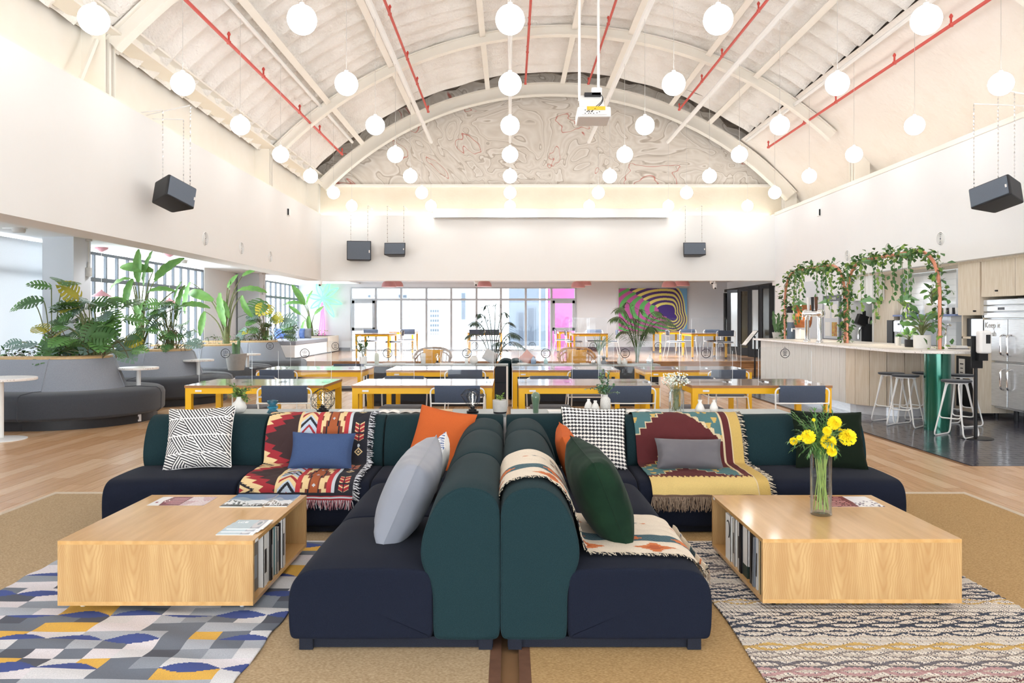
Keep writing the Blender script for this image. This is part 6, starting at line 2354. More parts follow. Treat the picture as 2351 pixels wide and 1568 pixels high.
for (px, py, a, e, L_, bi) in ((505, 672, .15, -1, .7, 0), (512, 690, .3, -.6, .4, 0), (522, 660, .6, .7, .35, 0), (545, 668, 1.2, .25, .62, 1), (556, 634, .9, .5, .3, 1), (490, 690, -.9, .4, .7, 2), (437, 648, -.2, -1, .65, 0), (470, 715, -.15, -1, .5, 0), (555, 678, .3, -1, .5, 1), (527, 665, 0, 1, .2, 0)):
    st_.append(rel(px, py, 15.2, c) + (D(a, e), L_ * 1.0, bi))
strelitzia('slender banana leaved plant alone in the third plant bed', c, st_)
ground_cover('sparse seedlings in the third plant bed', 0, 15.25, -6.9, -5.5, .3, 60, 8, hgt=.2)
c = (PX(612, 17.75), 17.75, SZ)
ex = [rel(px, py, 17.7, c) + (s_, 1) for px, py, s_ in ((605, 690, 1.5), (620, 700, 1.3), (580, 720, 1.0), (645, 735, 1.3), (650, 745, 1.0), (600, 720, 1.0))]
monstera('monstera with a big yellowed leaf in the farthest plant bed', c, 26, (.5, .25), (.10, .8), 31, (.6, .95), .15, ex)
ground_cover('dense dark creepers in the farthest plant bed', 0, 17.75, -6.9, -5.5, .3, 110, 9, hgt=.16)

# ---- terrazzo tables
def terr_table(label, px, py_top, z_, r_, pxb=None):
    Y_ = YZ(py_top, z_)
    t = thing('terrazzo_table', label, 'table', (PX(px, Y_), Y_, 0), 0, 'round terrazzo tables')
    obj('tabletop', B().lathe([(.001, z_ - .03), (r_ - .004, z_ - .03), (r_, z_ - .026), (r_, z_ - .004), (r_ - .004, z_), (.001, z_)], 40), M_terr, t)
    obj('stem', B().tube([(0, 0, .02), (0, 0, z_ - .03)], .03, 14), M_whitemet, t)
    obj('base', B().lathe([(.26, 0), (.26, .008), (.22, .016), (.03, .024)], 36), M_whitemet, t)
    return t


terr_table('round terrazzo table cut by the left edge of the photo', 2, 867, .70, .36)
terr_table('round terrazzo table between the nearest and second banquettes', 318, 843, .70, .26)
terr_table('round terrazzo table between the second and third banquettes', 455, 825, .70, .25)
terr_table('round terrazzo table beside the farthest banquette', 568, 812, .70, .25)
t = thing('planter_pot', 'grey tapered pot with a small cactus before the third banquette', 'plant pot', (PX(528, 13.6), 13.9, .44))
obj('pot', B().lathe([(.14, 0), (.19, .30), (.17, .30), (.16, .26), (.001, .26)], 24), mat('taupe_pot', '#9a9590', .7, noise=.3, nscale=20), t)
cb = B()
for a, h_ in ((0, .26), (2, .18), (4, .21)):
    cb.tube([(.04 * math.cos(a), .04 * math.sin(a), .26), (.05 * math.cos(a), .05 * math.sin(a), .26 + h_)], .03, 8)
    cb.sph((.05 * math.cos(a), .05 * math.sin(a), .26 + h_), .03, 8, 6)
obj('cactus', cb, M_leafd, t)

# ---- hanging lamps of the bay
def cone_lamp(label, px, py_rim, wpx, Y_, m, ztop, group, hr=.62, canopy=True):
    r_ = wpx / FPX * Y_ / 2
    z_ = PZ(py_rim, Y_)
    t = thing('cone_lamp', label, 'pendant lamp', (PX(px, Y_), Y_, z_), 0, group)
    h_ = r_ * hr
    obj('shade', B().lathe([(r_, 0), (r_, .004), (.02, h_), (.012, h_ + .02), (.012, h_), (r_ * .5, h_ * .48), (r_ - .006, .003)], 32), m, t, ang=30)
    obj('bulb', B().sph((0, 0, .02), r_ * .28, 12, 8), M_down, t)
    obj('cord', B().tube([(0, 0, h_ + .02), (0, 0, ztop - z_)], .004, 5), M_white, t)
    if canopy:
        obj('canopy', B().lathe([(.02, ztop - z_ - .07), (.10, ztop - z_ - .02), (.10, ztop - z_)], 20), m, t)
    return t


cone_lamp('pink cone lamp half hidden behind the nearest monstera', 233, 681, 44, 12.6, M_pink, 2.55, 'pink cone lamps')
cone_lamp('pink cone lamp in front of the window by the tall plant', 389, 699, 42, 13.6, M_pink, 2.55, 'pink cone lamps')
cone_lamp('small pink cone lamp far down the left bay', 500, 690, 22, 19.0, M_pink, 2.55, 'pink cone lamps')
for (px, py0, py1, w_, Y_, lb) in ((203, 615, 635, 15, 11.3, 'grey cylinder pendant at the left window'), (606, 662, 676, 9, 19.5, 'small cylinder pendant by the far left window')):
    r_, z0_, z1_ = w_ / FPX * Y_ / 2, PZ(py1, Y_), PZ(py0, Y_)
    t = thing('cylinder_pendant', lb, 'pendant lamp', (PX(px, Y_), Y_, z0_))
    obj('shade', B().lathe([(r_, 0), (r_, z1_ - z0_), (.02, z1_ - z0_ + .01), (.012, z1_ - z0_ + .09)], 20), M_concrete, t)
    obj('cord', B().tube([(0, 0, z1_ - z0_ + .08), (0, 0, 2.55 - z0_)], .006, 6), M_cable, t)
    obj('canopy', B().lathe([(.05, 2.52 - z0_), (.05, 2.55 - z0_)], 16), M_cable, t)
for (px, py, lb) in ((43, 532, 'round ceiling speaker by the left wall edge'), (420, 603, 'small ceiling box near the left windows')):
    Y_ = FPX * (2.5 - EYE) / (HY - py)
    t = thing('ceiling_fitting', lb, 'ceiling fitting', (PX(px, Y_), Y_, 2.49))
    obj('body', B().lathe([(.07, 0), (.08, .03), (.08, .06)], 18), M_cable, t)
    obj('plate', B().box(-.05, 0, .055, .3, .05, .01), M_white, t, smooth=False)

# ---- window bench on the stage with cushions, and the neon palm
t = thing('window_bench', 'white and oak window bench along the far left windows', 'bench', (-6.2, 22.6, STG))
obj('body', B().bx(-.75, .55, -2.6, 2.4, .03, .36), M_white, t, smooth=False)
obj('plinth', B().bx(-.75, .45, -2.55, 2.35, 0, .03), M_base, t, smooth=False)
obj('seat_pad', B().bx(-.75, .58, -2.6, .9, .36, .47), M_greyf, t, smooth=False, bevel=.02)
obj('oak_end', B().bx(-.75, .58, .95, 2.4, .03, .52), M_oakpale, t, smooth=False)
obj('soil', B().bx(-.65, .48, 1.05, 2.3, .50, .525), M_soil, t, smooth=False)
M_bc = [mat('bench_cushion_' + n_, c_, .9, noise=.5, nscale=14, col2=d_) for n_, c_, d_ in (('denim', '#5f7fc0', '#8fa8d8'), ('white', '#dfe3ea', '#9fb2d8'), ('navy', '#4b5f94', '#7f93c4'), ('grey', '#8a8d92', '#75787e'))]
for px, mm, lb in ((646, M_bc[0], 'leftmost blue cushion on the window bench'), (661, M_bc[2], 'deep blue cushion on the window bench'), (674, M_bc[1], 'white and blue cushion on the window bench'), (684, M_bc[0], 'blue cushion left of the grey one on the window bench'), (698, M_bc[3], 'grey cushion at the right end of the window bench')):
    cushion(lb, .36, .32, .12, (PX(px, 22.9), 22.9 + (px - 670) * .006, STG + .62), .3, .1, 0, mm, n=14)
c = (PX(715, 24.1), 24.1, STG + .5)
st_ = []
for (px, py, a, e, L_, bi) in ((700, 700, -.5, .9, .75, 0), (704, 700, .35, 1, .5, 0), (696, 698, -1, .2, .7, 1), (690, 722, -.8, .6, .45, 0), (722, 722, .7, .6, .4, 0), (708, 725, .1, -.9, .5, 0), (700, 735, -.2, -.8, .5, 0)):
    st_.append(rel(px, py, 24.0, c) + (D(a, e), L_, bi))
strelitzia('young banana leaved plant at the end of the window bench', c, st_)
ground_cover('green creepers at the end of the window bench', 0, 24.3, PX(700, 24.3), PX(742, 24.3), .5, 90, 12, (M_leafm, M_ivyl), z=STG + .52, hgt=.2)
M_neong = mat('neon_green', '#1c3226', .4, emit=1.25, ecol='#86ffb4', noise=.02, nscale=3)
M_neonp = mat('neon_pink', '#3a1c30', .4, emit=1.25, ecol='#ff86d4', noise=.02, nscale=3)
pc = at(741, 686, 25.2)
t = thing('neon_palm', 'glowing neon palm tree with green fronds and pink trunk on the far wall', 'neon sign', tuple(pc))
S_ = 25.2 / FPX
for i, (ax, ay, bx_, by_) in enumerate(((-12, -30, -14, -34), (26, -22, 36, -25), (40, 10, 44, 12), (26, 40, 26, 42), (-24, 20, -28, 22), (-34, -8, -38, -8), (-6, 26, -8, 30), (12, -34, 16, -38))):
    p, q = Vector((ax * S_, 0, -ay * S_)), Vector((bx_ * S_, 0, -by_ * S_))
    n_ = Vector((q.z, 0, -q.x)).normalized() * .09
    b_ = B()
    for sg in (-1, 1):
        b_.tube(bez((0, 0, 0), p * .6 + n_ * sg * 1.6, q, 10), .022, 6)
    obj('frond', b_, M_neong, t)
for dx in (-.10, -.03, .05):
    obj('trunk_tube', B().tube(bez((dx * .3, 0, -.12), (dx * .8, 0, -.9), (dx * 1.6, 0, -1.48), 8), .022, 6), M_neonp, t)
# ================================================================== RIGHT: bar, arches, ivy, kitchen, stools; stage tables, painting, folding doors
BZ = .99
bcx, bcy, bR = 5.20, 9.40, .53
t = thing('bar_counter', 'long bar counter with terrazzo top, pale board front and rounded near end', 'bar counter', (bcx, 12, 0))
ol = [(bcx + .80, 15.2), (bcx - .36, 15.2), (bcx - .42, 12.5)] + [(bcx + bR * math.cos(a), bcy + bR * math.sin(a)) for a in np.linspace(PI, 2 * PI, 20)] + [(bcx + bR + .1, bcy + .8), (bcx + .80, 11.2)]
b_ = B()
b_.prism([(x_ - bcx, y_ - 12) for x_, y_ in ol], BZ - .035, BZ)
obj('worktop', b_, M_terr, t, smooth=False, bevel=.004)
# board front: straight boards then a curved run
bx0 = 4.96
cyb, Rb = 11.25, .62
path = [(bx0, y_) for y_ in np.arange(15.05, cyb, -.30)] + [(bx0 + Rb + Rb * math.cos(a), cyb + Rb * math.sin(a)) for a in np.linspace(PI, 2 * PI - .25, 9)]
for i in range(len(path) - 1):
    (xa, ya), (xb, yb_) = path[i], path[i + 1]
    dx, dy = xb - xa, yb_ - ya
    L_ = math.hypot(dx, dy)
    o = obj('board', B().box(0, 0, 0, L_ - .005, .02, BZ - .035 - .13), M_oakwash if i < 13 else M_oakpale, t, smooth=False, bevel=.002)
    o.location = ((xa + xb) / 2 - bcx, (ya + yb_) / 2 - 12, (BZ - .035 + .13) / 2)
    o.rotation_euler = (0, 0, math.atan2(dy, dx))
obj('core', B().bx(bx0 + .03 - bcx, .75, cyb - 12 + .3, 3.05, .13, BZ - .04), M_wallg, t, smooth=False)
pp = [(bx0 + .06, 15.0)] + [(bx0 + .06, cyb)] + [(bx0 + Rb + (Rb - .06) * math.cos(a), cyb + (Rb - .06) * math.sin(a)) for a in np.linspace(PI, 2 * PI - .2, 12)] + [(bcx + .7, 15.0)]
b_ = B()
b_.prism([(x_ - bcx, y_ - 12) for x_, y_ in pp], 0, .13)
obj('kick_plinth', b_, M_steel, t, smooth=False)
obj('socket_plate', B().box(bx0 + .055 - bcx, .15, .07, .012, .14, .08), M_black, t, smooth=False)
e_ = obj('eye_sign', eye_mark(.075), M_mark, t, smooth=False, loc=(bx0 - .014 - bcx, FPX * (bx0 - .014) / (1802 - CX) - 12, PZ(806, FPX * (bx0 - .014) / (1802 - CX))), rot=(0, 0, -PI / 2))
o = obj('green_column', B().lathe([(.150, 0), (.150, BZ - .036)], 40), M_greencol, loc=(5.27, 9.40, 0))
tag(o, 'glossy green cylindrical column under the near end of the bar', 'column')

# copper arches with ivy
def arch_pts(ya, yb_, z1, r_=.75):
    return fillet([(5.3, ya, BZ), (5.3, ya, z1), (5.3, yb_, z1), (5.3, yb_, BZ)], r_, 12)


rr = random.Random(17)
for (ya, yb_, z1, lb, li) in ((14.7, 12.06, 2.26, 'far copper arch standing on the bar', 'ivy garland wound around the far copper arch'), (11.98, 9.40, 2.25, 'near copper arch standing on the bar', 'ivy garland wound around the near copper arch')):
    pts = arch_pts(ya, yb_, z1)
    o = obj('copper_arch', B().tube(pts, .022, 10), M_copper)
    tag(o, lb, 'arch', 'copper arches on the bar')
    L_ = [0]
    for i in range(1, len(pts)):
        L_.append(L_[-1] + (pts[i] - pts[i - 1]).length)
    b1, b2, st = B(), B(), B()

    def pos(s_):
        i_ = next((k for k in range(1, len(L_)) if L_[k] >= s_), len(L_) - 1)
        f_ = (s_ - L_[i_ - 1]) / max(1e-6, L_[i_] - L_[i_ - 1])
        return pts[i_ - 1].lerp(pts[i_], f_)
    vine = []
    for i in range(200):
        s_ = L_[-1] * i / 199
        a = s_ * 9
        p = pos(s_)
        vine.append(p + Vector((.04 * math.cos(a), 0, .04 * math.sin(a))))
    st.tube(vine, .005, 4, cap=False)
    near = ya < 12.5
    for i in range(620 if not near else 560):
        s_ = L_[-1] * rr.random()
        p = pos(s_)
        side = p.z < 1.7
        dens = 1.0
        if near and p.z < 1.9 and p.y < 10 and rr.random() < .45:
            continue
        p = p + Vector((rr.gauss(0, .06), rr.gauss(0, .05), rr.gauss(0, .05)))
        d_ = Vector((rr.gauss(0, 1), rr.gauss(0, 1), rr.gauss(-.2, .8)))
        add_leaf([b1, b1, b2][rr.randrange(3)], orient(p, d_, roll=rr.uniform(-.8, .8)), rr.uniform(.06, .095), rr.uniform(.045, .065), .25, 2)
    ndrop = 12
    for i in range(ndrop):
        y_ = yb_ + (ya - yb_) * (.12 + .76 * (i + rr.uniform(-.3, .3)) / (ndrop - 1))
        ln = rr.uniform(.35, .95)
        x_ = 5.3 + rr.uniform(-.15, .15)
        zt_ = z1 - .02
        st.tube([(x_, y_, zt_), (x_ + .02, y_ + .02, zt_ - ln)], .003, 4, cap=False)
        for k in range(int(ln / .055)):
            p = Vector((x_ + rr.gauss(0, .015), y_ + rr.gauss(0, .02), zt_ - .05 - k * .055))
            add_leaf(b2 if (i % 3 == 0) else b1, orient(p, (rr.gauss(0, .5), rr.gauss(0, .5), -1), Vector((-1, -.5, .3)), roll=rr.uniform(-.5, .5)), rr.uniform(.06, .085), rr.uniform(.045, .06), .2, 2)
    t = thing('ivy_garland', li, 'ivy', (0, 0, 0), 0, 'ivy garlands on the arches')
    obj('vine', st, M_stem, t, kind='stuff')
    obj('leaves', b1, M_ivy, t, kind='stuff')
    obj('leaves', b2, M_ivyl, t, kind='stuff')

for (px, py, w_, lb) in ((1837, 700, 33, 'farthest green cone lamp over the bar'), (1895, 697, 33, 'second green cone lamp from the far end of the bar'), (1995, 694, 44, 'green cone lamp right of the middle arch post'), (2084, 690, 48, 'nearest green cone lamp over the bar')):
    Y_ = FPX * 5.3 / (px - CX)
    cone_lamp(lb, px, py, w_, Y_, M_greenl, 2.24, 'green cone lamps over the bar', .55, True)
    spot('cone_lamp_light', (5.3, Y_, PZ(py, Y_) - .03), 8, (1, .85, .6), .05, 130)

# ---- things on the bar
def bar(px, x_=5.3):
    Y_ = FPX * x_ / (px - CX)
    return (x_, Y_, BZ)


t = thing('drink_dispenser', 'tall clear drink dispenser filled with brown iced tea', 'drink dispenser', bar(1843, 5.45))
obj('base', B().box(0, 0, .10, .2, .2, .2), M_white, t, smooth=False, bevel=.02)
M_tea = mat('iced_tea', '#8a4a26', .2, noise=.6, nscale=9, col2='#b9743a', coat=.4)
obj('tank', B().lathe([(.13, .22), (.16, .30), (.185, .62), (.175, .64), (.001, .64)], 4 * 6), M_tea, t)
obj('lid', B().lathe([(.18, .64), (.19, .66), (.19, .68), (.06, .70), (.05, .73), (.001, .73)], 24), M_whitemet, t)
obj('tap', B().tube([(-.14, 0, .2), (-.2, 0, .2), (-.2, 0, .15)], .014, 8), M_chrome, t)
t = thing('thermos_flask', 'grey and white tall thermos flask left of the dispenser', 'flask', bar(1816, 5.4))
obj('body', B().lathe([(.07, 0), (.075, .02), (.075, .32)], 20), mat('slate_metal', '#6f7f92', .4, noise=.2, nscale=9), t)
obj('band', B().lathe([(.077, .32), (.077, .50)], 20), M_white, t)
obj('lid', B().lathe([(.077, .50), (.077, .6), (.05, .63)], 20), M_black, t)
t = thing('beer_tap_tower', 'chrome beer tap tower with two legs and tap handles', 'beer tap', bar(1867, 5.0))
for dy in (.26, -.26):
    obj('leg', B().tube([(0, dy, 0), (0, dy, .36), (0, dy * .93, .43)], .035, 14), M_chrome, t)
    obj('foot', B().lathe([(.06, 0), (.06, .015), (.04, .03)], 20, (0, dy, 0)), M_chrome, t)
obj('crossbar', B().tube([(0, .33, .47), (0, -.33, .47)], .055, 16), M_chrome, t)
for dy in (.3, -.3):
    obj('end_cap', B().sph((0, dy, .47), .07, 16, 10), M_chrome, t)
for i, dy in enumerate((-.2, -.05, .12)):
    obj('tap_handle', B().tube([(-.03, dy, .50), (-.03, dy, .56), (-.035, dy, .74)], [.012, .022, .026], 10), [M_strip, M_black, M_white][i], t)
    obj('spout', B().tube([(-.05, dy, .45), (-.13, dy, .44), (-.14, dy, .36)], .012, 8), M_chrome, t)
SNK = banana_mesh('leaf', M_leafd, .42, .07, .2)
t = thing('snake_plant', 'small snake plant in a grey pot at the far end of the bar', 'plant pot', bar(1786, 5.3))
obj('pot', B().lathe([(.09, 0), (.11, .12), (.10, .12), (.1, .1), (.001, .1)], 18), M_concrete, t)
for i in range(6):
    a = i * 1.1
    link('leaf', SNK, t, M=orient((.04 * math.cos(a), .04 * math.sin(a), .1), (.2 * math.cos(a), .2 * math.sin(a), 1), (-1, -1, 0), .8 + .15 * (i % 3)))


def leafy_pot(label, loc, pot_r, pot_h, n, e0, hgt, pot_m, sc=1.0, seed=3):
    t = thing('potted_plant', label, 'plant pot', loc)
    obj('pot', B().lathe([(pot_r * .93, 0), (pot_r, .02), (pot_r * 1.02, pot_h), (pot_r * .94, pot_h), (pot_r * .92, pot_h - .03), (.001, pot_h - .03)], 28), pot_m, t)
    r2 = random.Random(seed)
    st = B()
    for i in range(n):
        a, e = r2.uniform(0, 2 * PI), r2.uniform(.3, 1) * e0
        tip = Vector((e * math.cos(a), e * math.sin(a), pot_h + hgt * (1.1 - e / e0 * .7) * r2.uniform(.5, 1)))
        st.tube(bez((0, 0, pot_h - .03), (tip.x * .3, tip.y * .3, tip.z), tip, 6), .006 * sc, 5, cap=False)
        link('leaf', SIM[i % 2], t, M=orient(tip, (tip.x, tip.y, r2.uniform(-.02, .1)), (-.4, -.6, 1), sc * r2.uniform(.8, 1.3), r2.uniform(-.5, .5)))
    obj('stems', st, M_stem, t, kind='stuff')
    return t


leafy_pot('broad leaved plant in a big white pot at the near end of the bar', bar(2117, 5.25), .10, .17, 30, .16, .36, M_ceramicw, .95, 4)
leafy_pot('small dark plant in a black pot beside the big white pot', bar(2088, 5.35), .06, .10, 16, .1, .14, M_black, .6, 9)
t = thing('bottle_rack', 'clear bottle and cups beside the plants on the bar', 'bottles', bar(2072, 5.5))
obj('bottle', B().lathe([(.04, 0), (.04, .18), (.015, .24), (.015, .29)], 16), M_glassv, t)
obj('cup', B().lathe([(.035, 0), (.04, .12)], 14, (0, .12, 0)), M_ceramicw, t)
t = thing('beer_mat_stack', 'small stack of white napkins on the near end of the bar', 'napkins', (5.62, 9.55, BZ))
obj('napkins', B().box(0, 0, .02, .14, .14, .04), M_paper, t, smooth=False)
obj('tray', B().box(0, 0, .004, .17, .17, .008), M_blackmet, t, smooth=False)

# ---- stools
def stool(label, loc, rz):
    t = thing('bar_stool', label, 'stool', loc, rz, 'white wire bar stools')
    obj('seat', B().lathe([(.001, .63), (.15, .63), (.16, .64), (.158, .655), (.001, .66)], 28), M_dgreyf, t)
    obj('seat_plate', B().lathe([(.12, .615), (.12, .63), (.001, .63)], 20), M_whitemet, t)
    for sy in (-1, 1):
        l = fillet([(-.09, sy * .06, .62), (-.185, sy * .165, .008), (.185, sy * .165, .008), (.09, sy * .06, .62)], .06, 5, closed=True)
        obj('leg', B().tube(l, .009, 7, closed=True), M_whitemet, t)
    for sx in (-1, 1):
        l = fillet([(sx * .10, -.07, .62), (sx * .155, -.125, .22), (sx * .155, .125, .22), (sx * .10, .07, .62)], .05, 5)
        obj('footrest', B().tube(l, .008, 7), M_whitemet, t)
    return t


for (px, pys, rz, lb) in ((2046, 856, .5, 'leftmost white wire stool at the curved bar front'), (2079, 861, .75, 'second white wire stool, overlapping the leftmost one'), (2124, 855, .3, 'white wire stool half hidden behind the green column'), (2196, 873, .6, 'nearest white wire stool right of the green column'), (2207, 860, .35, 'white wire stool behind the nearest one by the sanitiser stand')):
    Y_ = YZ(pys, .652)
    stool(lb, (PX(px, Y_), Y_, 0.001), rz)

# ---- sanitiser and menu stands
Ys = 8.72
t = thing('sanitiser_stand', 'black floor stand with a white hand sanitiser dispenser', 'sanitiser stand', (PX(2240, Ys), Ys, .001))
obj('base', B().lathe([(.18, 0), (.18, .006), (.03, .012)], 36), M_blackmet, t)
obj('pole', B().tube([(0, 0, .01), (0, 0, 1.05)], .02, 10), M_blackmet, t)
obj('plate', B().box(.0, -.02, .98, .13, .012, .36), M_blackmet, t, smooth=False)
obj('drip_tray', B().box(.03, -.06, .93, .10, .08, .08), M_blackmet, t, smooth=False)
d_ = obj('dispenser', B().box(.045, -.075, 1.10, .135, .10, .26), M_white, t, smooth=False, bevel=.025, seg=3)
obj('window', B().box(.065, -.127, 1.135, .05, .006, .10), M_black, t, smooth=False, bevel=.01)
Ym = 17.6
t = thing('menu_stand', 'black post with a slanted white menu board at the far end of the bar', 'sign stand', (PX(1733, Ym), Ym, .0))
obj('base', B().lathe([(.2, 0), (.2, .01), (.03, .02)], 28), M_blackmet, t)
obj('pole', B().tube([(0, 0, .015), (0, 0, .98)], .02, 8), M_blackmet, t)
p0, p1 = at(1708, 793, Ym), at(1736, 759, Ym)
o_ = Vector((PX(1733, Ym), Ym, 0))
c_ = (p0 + p1) / 2 - o_
an = math.atan2(p1.z - p0.z, p1.x - p0.x)
b_ = B().box(c_.x, 0, c_.z, (p1 - p0).length, .34, .015, ry=-an)
obj('board', b_, M_black, t, smooth=False)
nrm = Vector((-math.sin(an), 0, math.cos(an)))
obj('menu_sheet', B().box(c_.x + nrm.x * .01, 0, c_.z + nrm.z * .01, (p1 - p0).length * .94, .30, .006, ry=-an), M_paper, t, smooth=False)
obj('menu_print', B().box(c_.x + nrm.x * .0135, -.02, c_.z + nrm.z * .0135, (p1 - p0).length * .5, .2, .002, ry=-an), M_cable, t, smooth=False)

# ---- kitchen along the right wall (front plane of the units at x = KX)
KX, KB = 6.62, 7.1
def KY(px, x_=KX):
    return FPX * x_ / (px - CX)


M_tilew = mat('white_wall_tile', '#f2f4f5', .2, noise=.1, nscale=6, col2='#e6eaec')
M_grout = mat('tile_grout', '#d3d7da', .8, noise=.1, nscale=9)
# tiled splashback: tiles as pieces of the wall
ya_, yb_ = KY(2196, KB), KY(2086, KB)
sp_ = struct(obj('wall_splashback', B().bx(KB, KB + .08, ya_, yb_, .9, 2.16), M_grout, smooth=False))
tme = B().box(0, 0, 0, .012, .236, .096).mesh('tile', M_tilew, False)
z_ = .96
r_ = 0
while z_ < 2.15:
    y_ = ya_ + .12
    while y_ < yb_ - .05:
        link('tile', tme, sp_, (KB - .004, y_, z_))
        y_ += .24
    z_ += .10
    r_ += 1


def cab(label, px0, px1, z0, z1, m, doors=1, knob=None, x0=KX, x1=7.15, handle_m=M_blackmet):
    yn, yf = KY(px1, x0), KY(px0, x0)
    t = thing('kitchen_cabinet', label, 'cabinet', (x0, (yn + yf) / 2, z0))
    h_ = (yf - yn) / 2
    obj('body', B().bx(.02, x1 - x0, -h_, h_, 0, z1 - z0), m, t, smooth=False)
    for i in range(doors):
        a, b2 = -h_ + 2 * h_ * i / doors, -h_ + 2 * h_ * (i + 1) / doors
        d_ = obj('door', B().bx(0, .02, a + .004, b2 - .004, .004, z1 - z0 - .004), m, t, smooth=False)
        if knob is not None:
            obj('knob', B().tube([(0, (a + b2) / 2 if doors > 1 else -h_ + .1, knob), (-.035, (a + b2) / 2 if doors > 1 else -h_ + .1, knob)], .012, 8), handle_m, d_)
    return t


def ucab(*a, **k):
    return cab(*a, **k)


cab('pale oak wall cabinet above the microwave niche', 2199, 2250, PZ(724, KY(2225)), 2.19, M_oakpale, 1, .06)
cab('pale oak cabinet above the steel fridge', 2253, 2420, 1.67, 2.19, M_oakpale, 2, .08)
sbox('trim_cabinet_top', (KX - .02, 7.1, 8.4, KY(1970), 2.17, 2.22), M_oakpale)
t = thing('microwave_niche', 'white shelf niche with two shelves left of the fridge', 'shelf unit', (KX + .05, KY(2225), 0))
yn, yf = KY(2250), KY(2199)
h_ = (yf - yn) / 2
for z_ in (.935, 1.08):
    obj('shelf', B().bx(0, .5, -h_, h_, z_, z_ + .03), M_oakpale, t, smooth=False)
for sg in (-1, 1):
    obj('side', B().bx(0, .5, sg * h_, sg * (h_ - .03), .94, PZ(724, KY(2225))), M_oakpale, t, smooth=False)
obj('back', B().bx(.48, .5, -h_, h_, .94, 1.4), M_wallg, t, smooth=False)
yc = KY(2225)
for z_, lb in ((1.115, 'black microwave with a mirrored door on the upper shelf'), (.97, 'lower black oven on the niche shelf')):
    t = thing('microwave', lb, 'microwave', (KX + .08, yc - .02, z_))
    hh = .26 if z_ > 1 else .11
    obj('body', B().bx(.01, .36, -.22, .22, 0, hh), M_black, t, smooth=False)
    obj('door', B().bx(0, .012, -.21, .10, .01, hh - .01), mat('mirror_door', '#aab4c0', .08, metal=.9, noise=.1, nscale=5) if z_ > 1 else M_blackmet, t, smooth=False)
    obj('control_panel', B().bx(0, .012, -.22, -.212, .01, hh - .01), M_blackmet, t, smooth=False)
# fridge
yn, yf = KY(2440, KX + .05), KY(2255, KX + .05)
t = thing('steel_fridge', 'large stainless steel four door fridge at the right edge', 'fridge', (KX + .05, (yn + yf) / 2, 0))
h_ = (yf - yn) / 2
obj('body', B().bx(.05, .5, -h_, h_, .14, 1.63), M_steel, t, smooth=False)
ysplit = KY(2313, KX + .05) - (yn + yf) / 2
zt_, zm_ = 1.36, .78
for (a, b2, ed) in ((ysplit + .01, h_ - .01, 1), (ysplit - (h_ - ysplit) + .01, ysplit - .01, -1)):
    for (z0, z1) in ((.17, zm_ - .012), (zm_ + .012, zt_)):
        d_ = obj('door', B().bx(0, .05, a, b2, z0, z1), M_steel, t, smooth=False, bevel=.008)
        hy = a + .06 if ed > 0 else b2 - .06
        zc_ = z1 - .22 if z1 < 1 else z0 + .22
        obj('handle', B().tube(fillet([(0, hy, zc_ - .14), (-.05, hy, zc_ - .12), (-.05, hy, zc_ + .12), (0, hy, zc_ + .14)], .03), .014, 8), M_chrome, d_)
for k, z0 in enumerate((1.38, 1.47, 1.56)):
    obj('top_panel', B().bx(.0, .05, -h_, h_, z0, z0 + .075), M_steel, t, smooth=False, bevel=.006)
for sg in (h_ - .12, ysplit, -h_ + .1):
    obj('leg', B().tube([(.12, sg, 0), (.12, sg, .14)], .03, 8), M_black, t)
text('Keep it\nFresh', .115, t, (-.004, h_ - .06, 1.22), (PI / 2, 0, -PI / 2), M_cable, name='lettering', align='LEFT')
obj('badge', B().bx(-.003, 0, ysplit + .06, ysplit + .2, 1.49, 1.525), M_base, t, smooth=False)
# base run with dark bin, worktop
yn, yf = KY(2250, 6.5), KY(2198, 6.5)
t = thing('waste_cabinet', 'oak base cabinet with a dark bin opening and a paper note', 'cabinet', (6.45, (yn + yf) / 2, 0))
h_ = (yf - yn) / 2 - .02
obj('frame', B().bx(0, .6, -h_, h_, .06, .90), M_oakpale, t, smooth=False)
obj('worktop', B().bx(-.03, .62, -h_, h_, .90, .93), M_oakpale, t, smooth=False)
obj('bin_door', B().bx(-.012, 0, -h_ + .06, h_ - .06, .55, .84), M_black, t, smooth=False)
obj('lower_bin', B().bx(-.012, 0, -h_ + .06, h_ - .06, .12, .52), M_blackmet, t, smooth=False)
obj('note', B().bx(-.016, -.012, -.02, .12, .56, .80), M_paper, t, smooth=False)
obj('handwriting', B().bx(-.018, -.016, .01, .09, .72, .735).bx(-.018, -.016, .02, .08, .66, .672).bx(-.018, -.016, .02, .09, .60, .612), M_mark, t, smooth=False)
# blue shelf with plants, coffee machine
yn, yf = KY(2196, 6.85), KY(2052, 6.85)
zs_ = PZ(722, KY(2120, 6.85))
t = thing('wall_shelf', 'blue shelf on the tiled kitchen wall', 'shelf', (6.95, (yn + yf) / 2, zs_))
h_ = (yf - yn) / 2
obj('board', B().bx(-.12, .14, -h_, h_, -.03, 0), mat('shelf_blue', '#7f92c4', .5, noise=.2, nscale=9, col2='#7084b8'), t, smooth=False)
for sg in (-.8, .8):
    obj('bracket', B().bx(-.08, .14, sg * h_ - .01, sg * h_ + .01, -.12, -.03), M_whitemet, t, smooth=False)


def shelf_at(px):
    return (6.9, KY(px, 6.9), zs_)


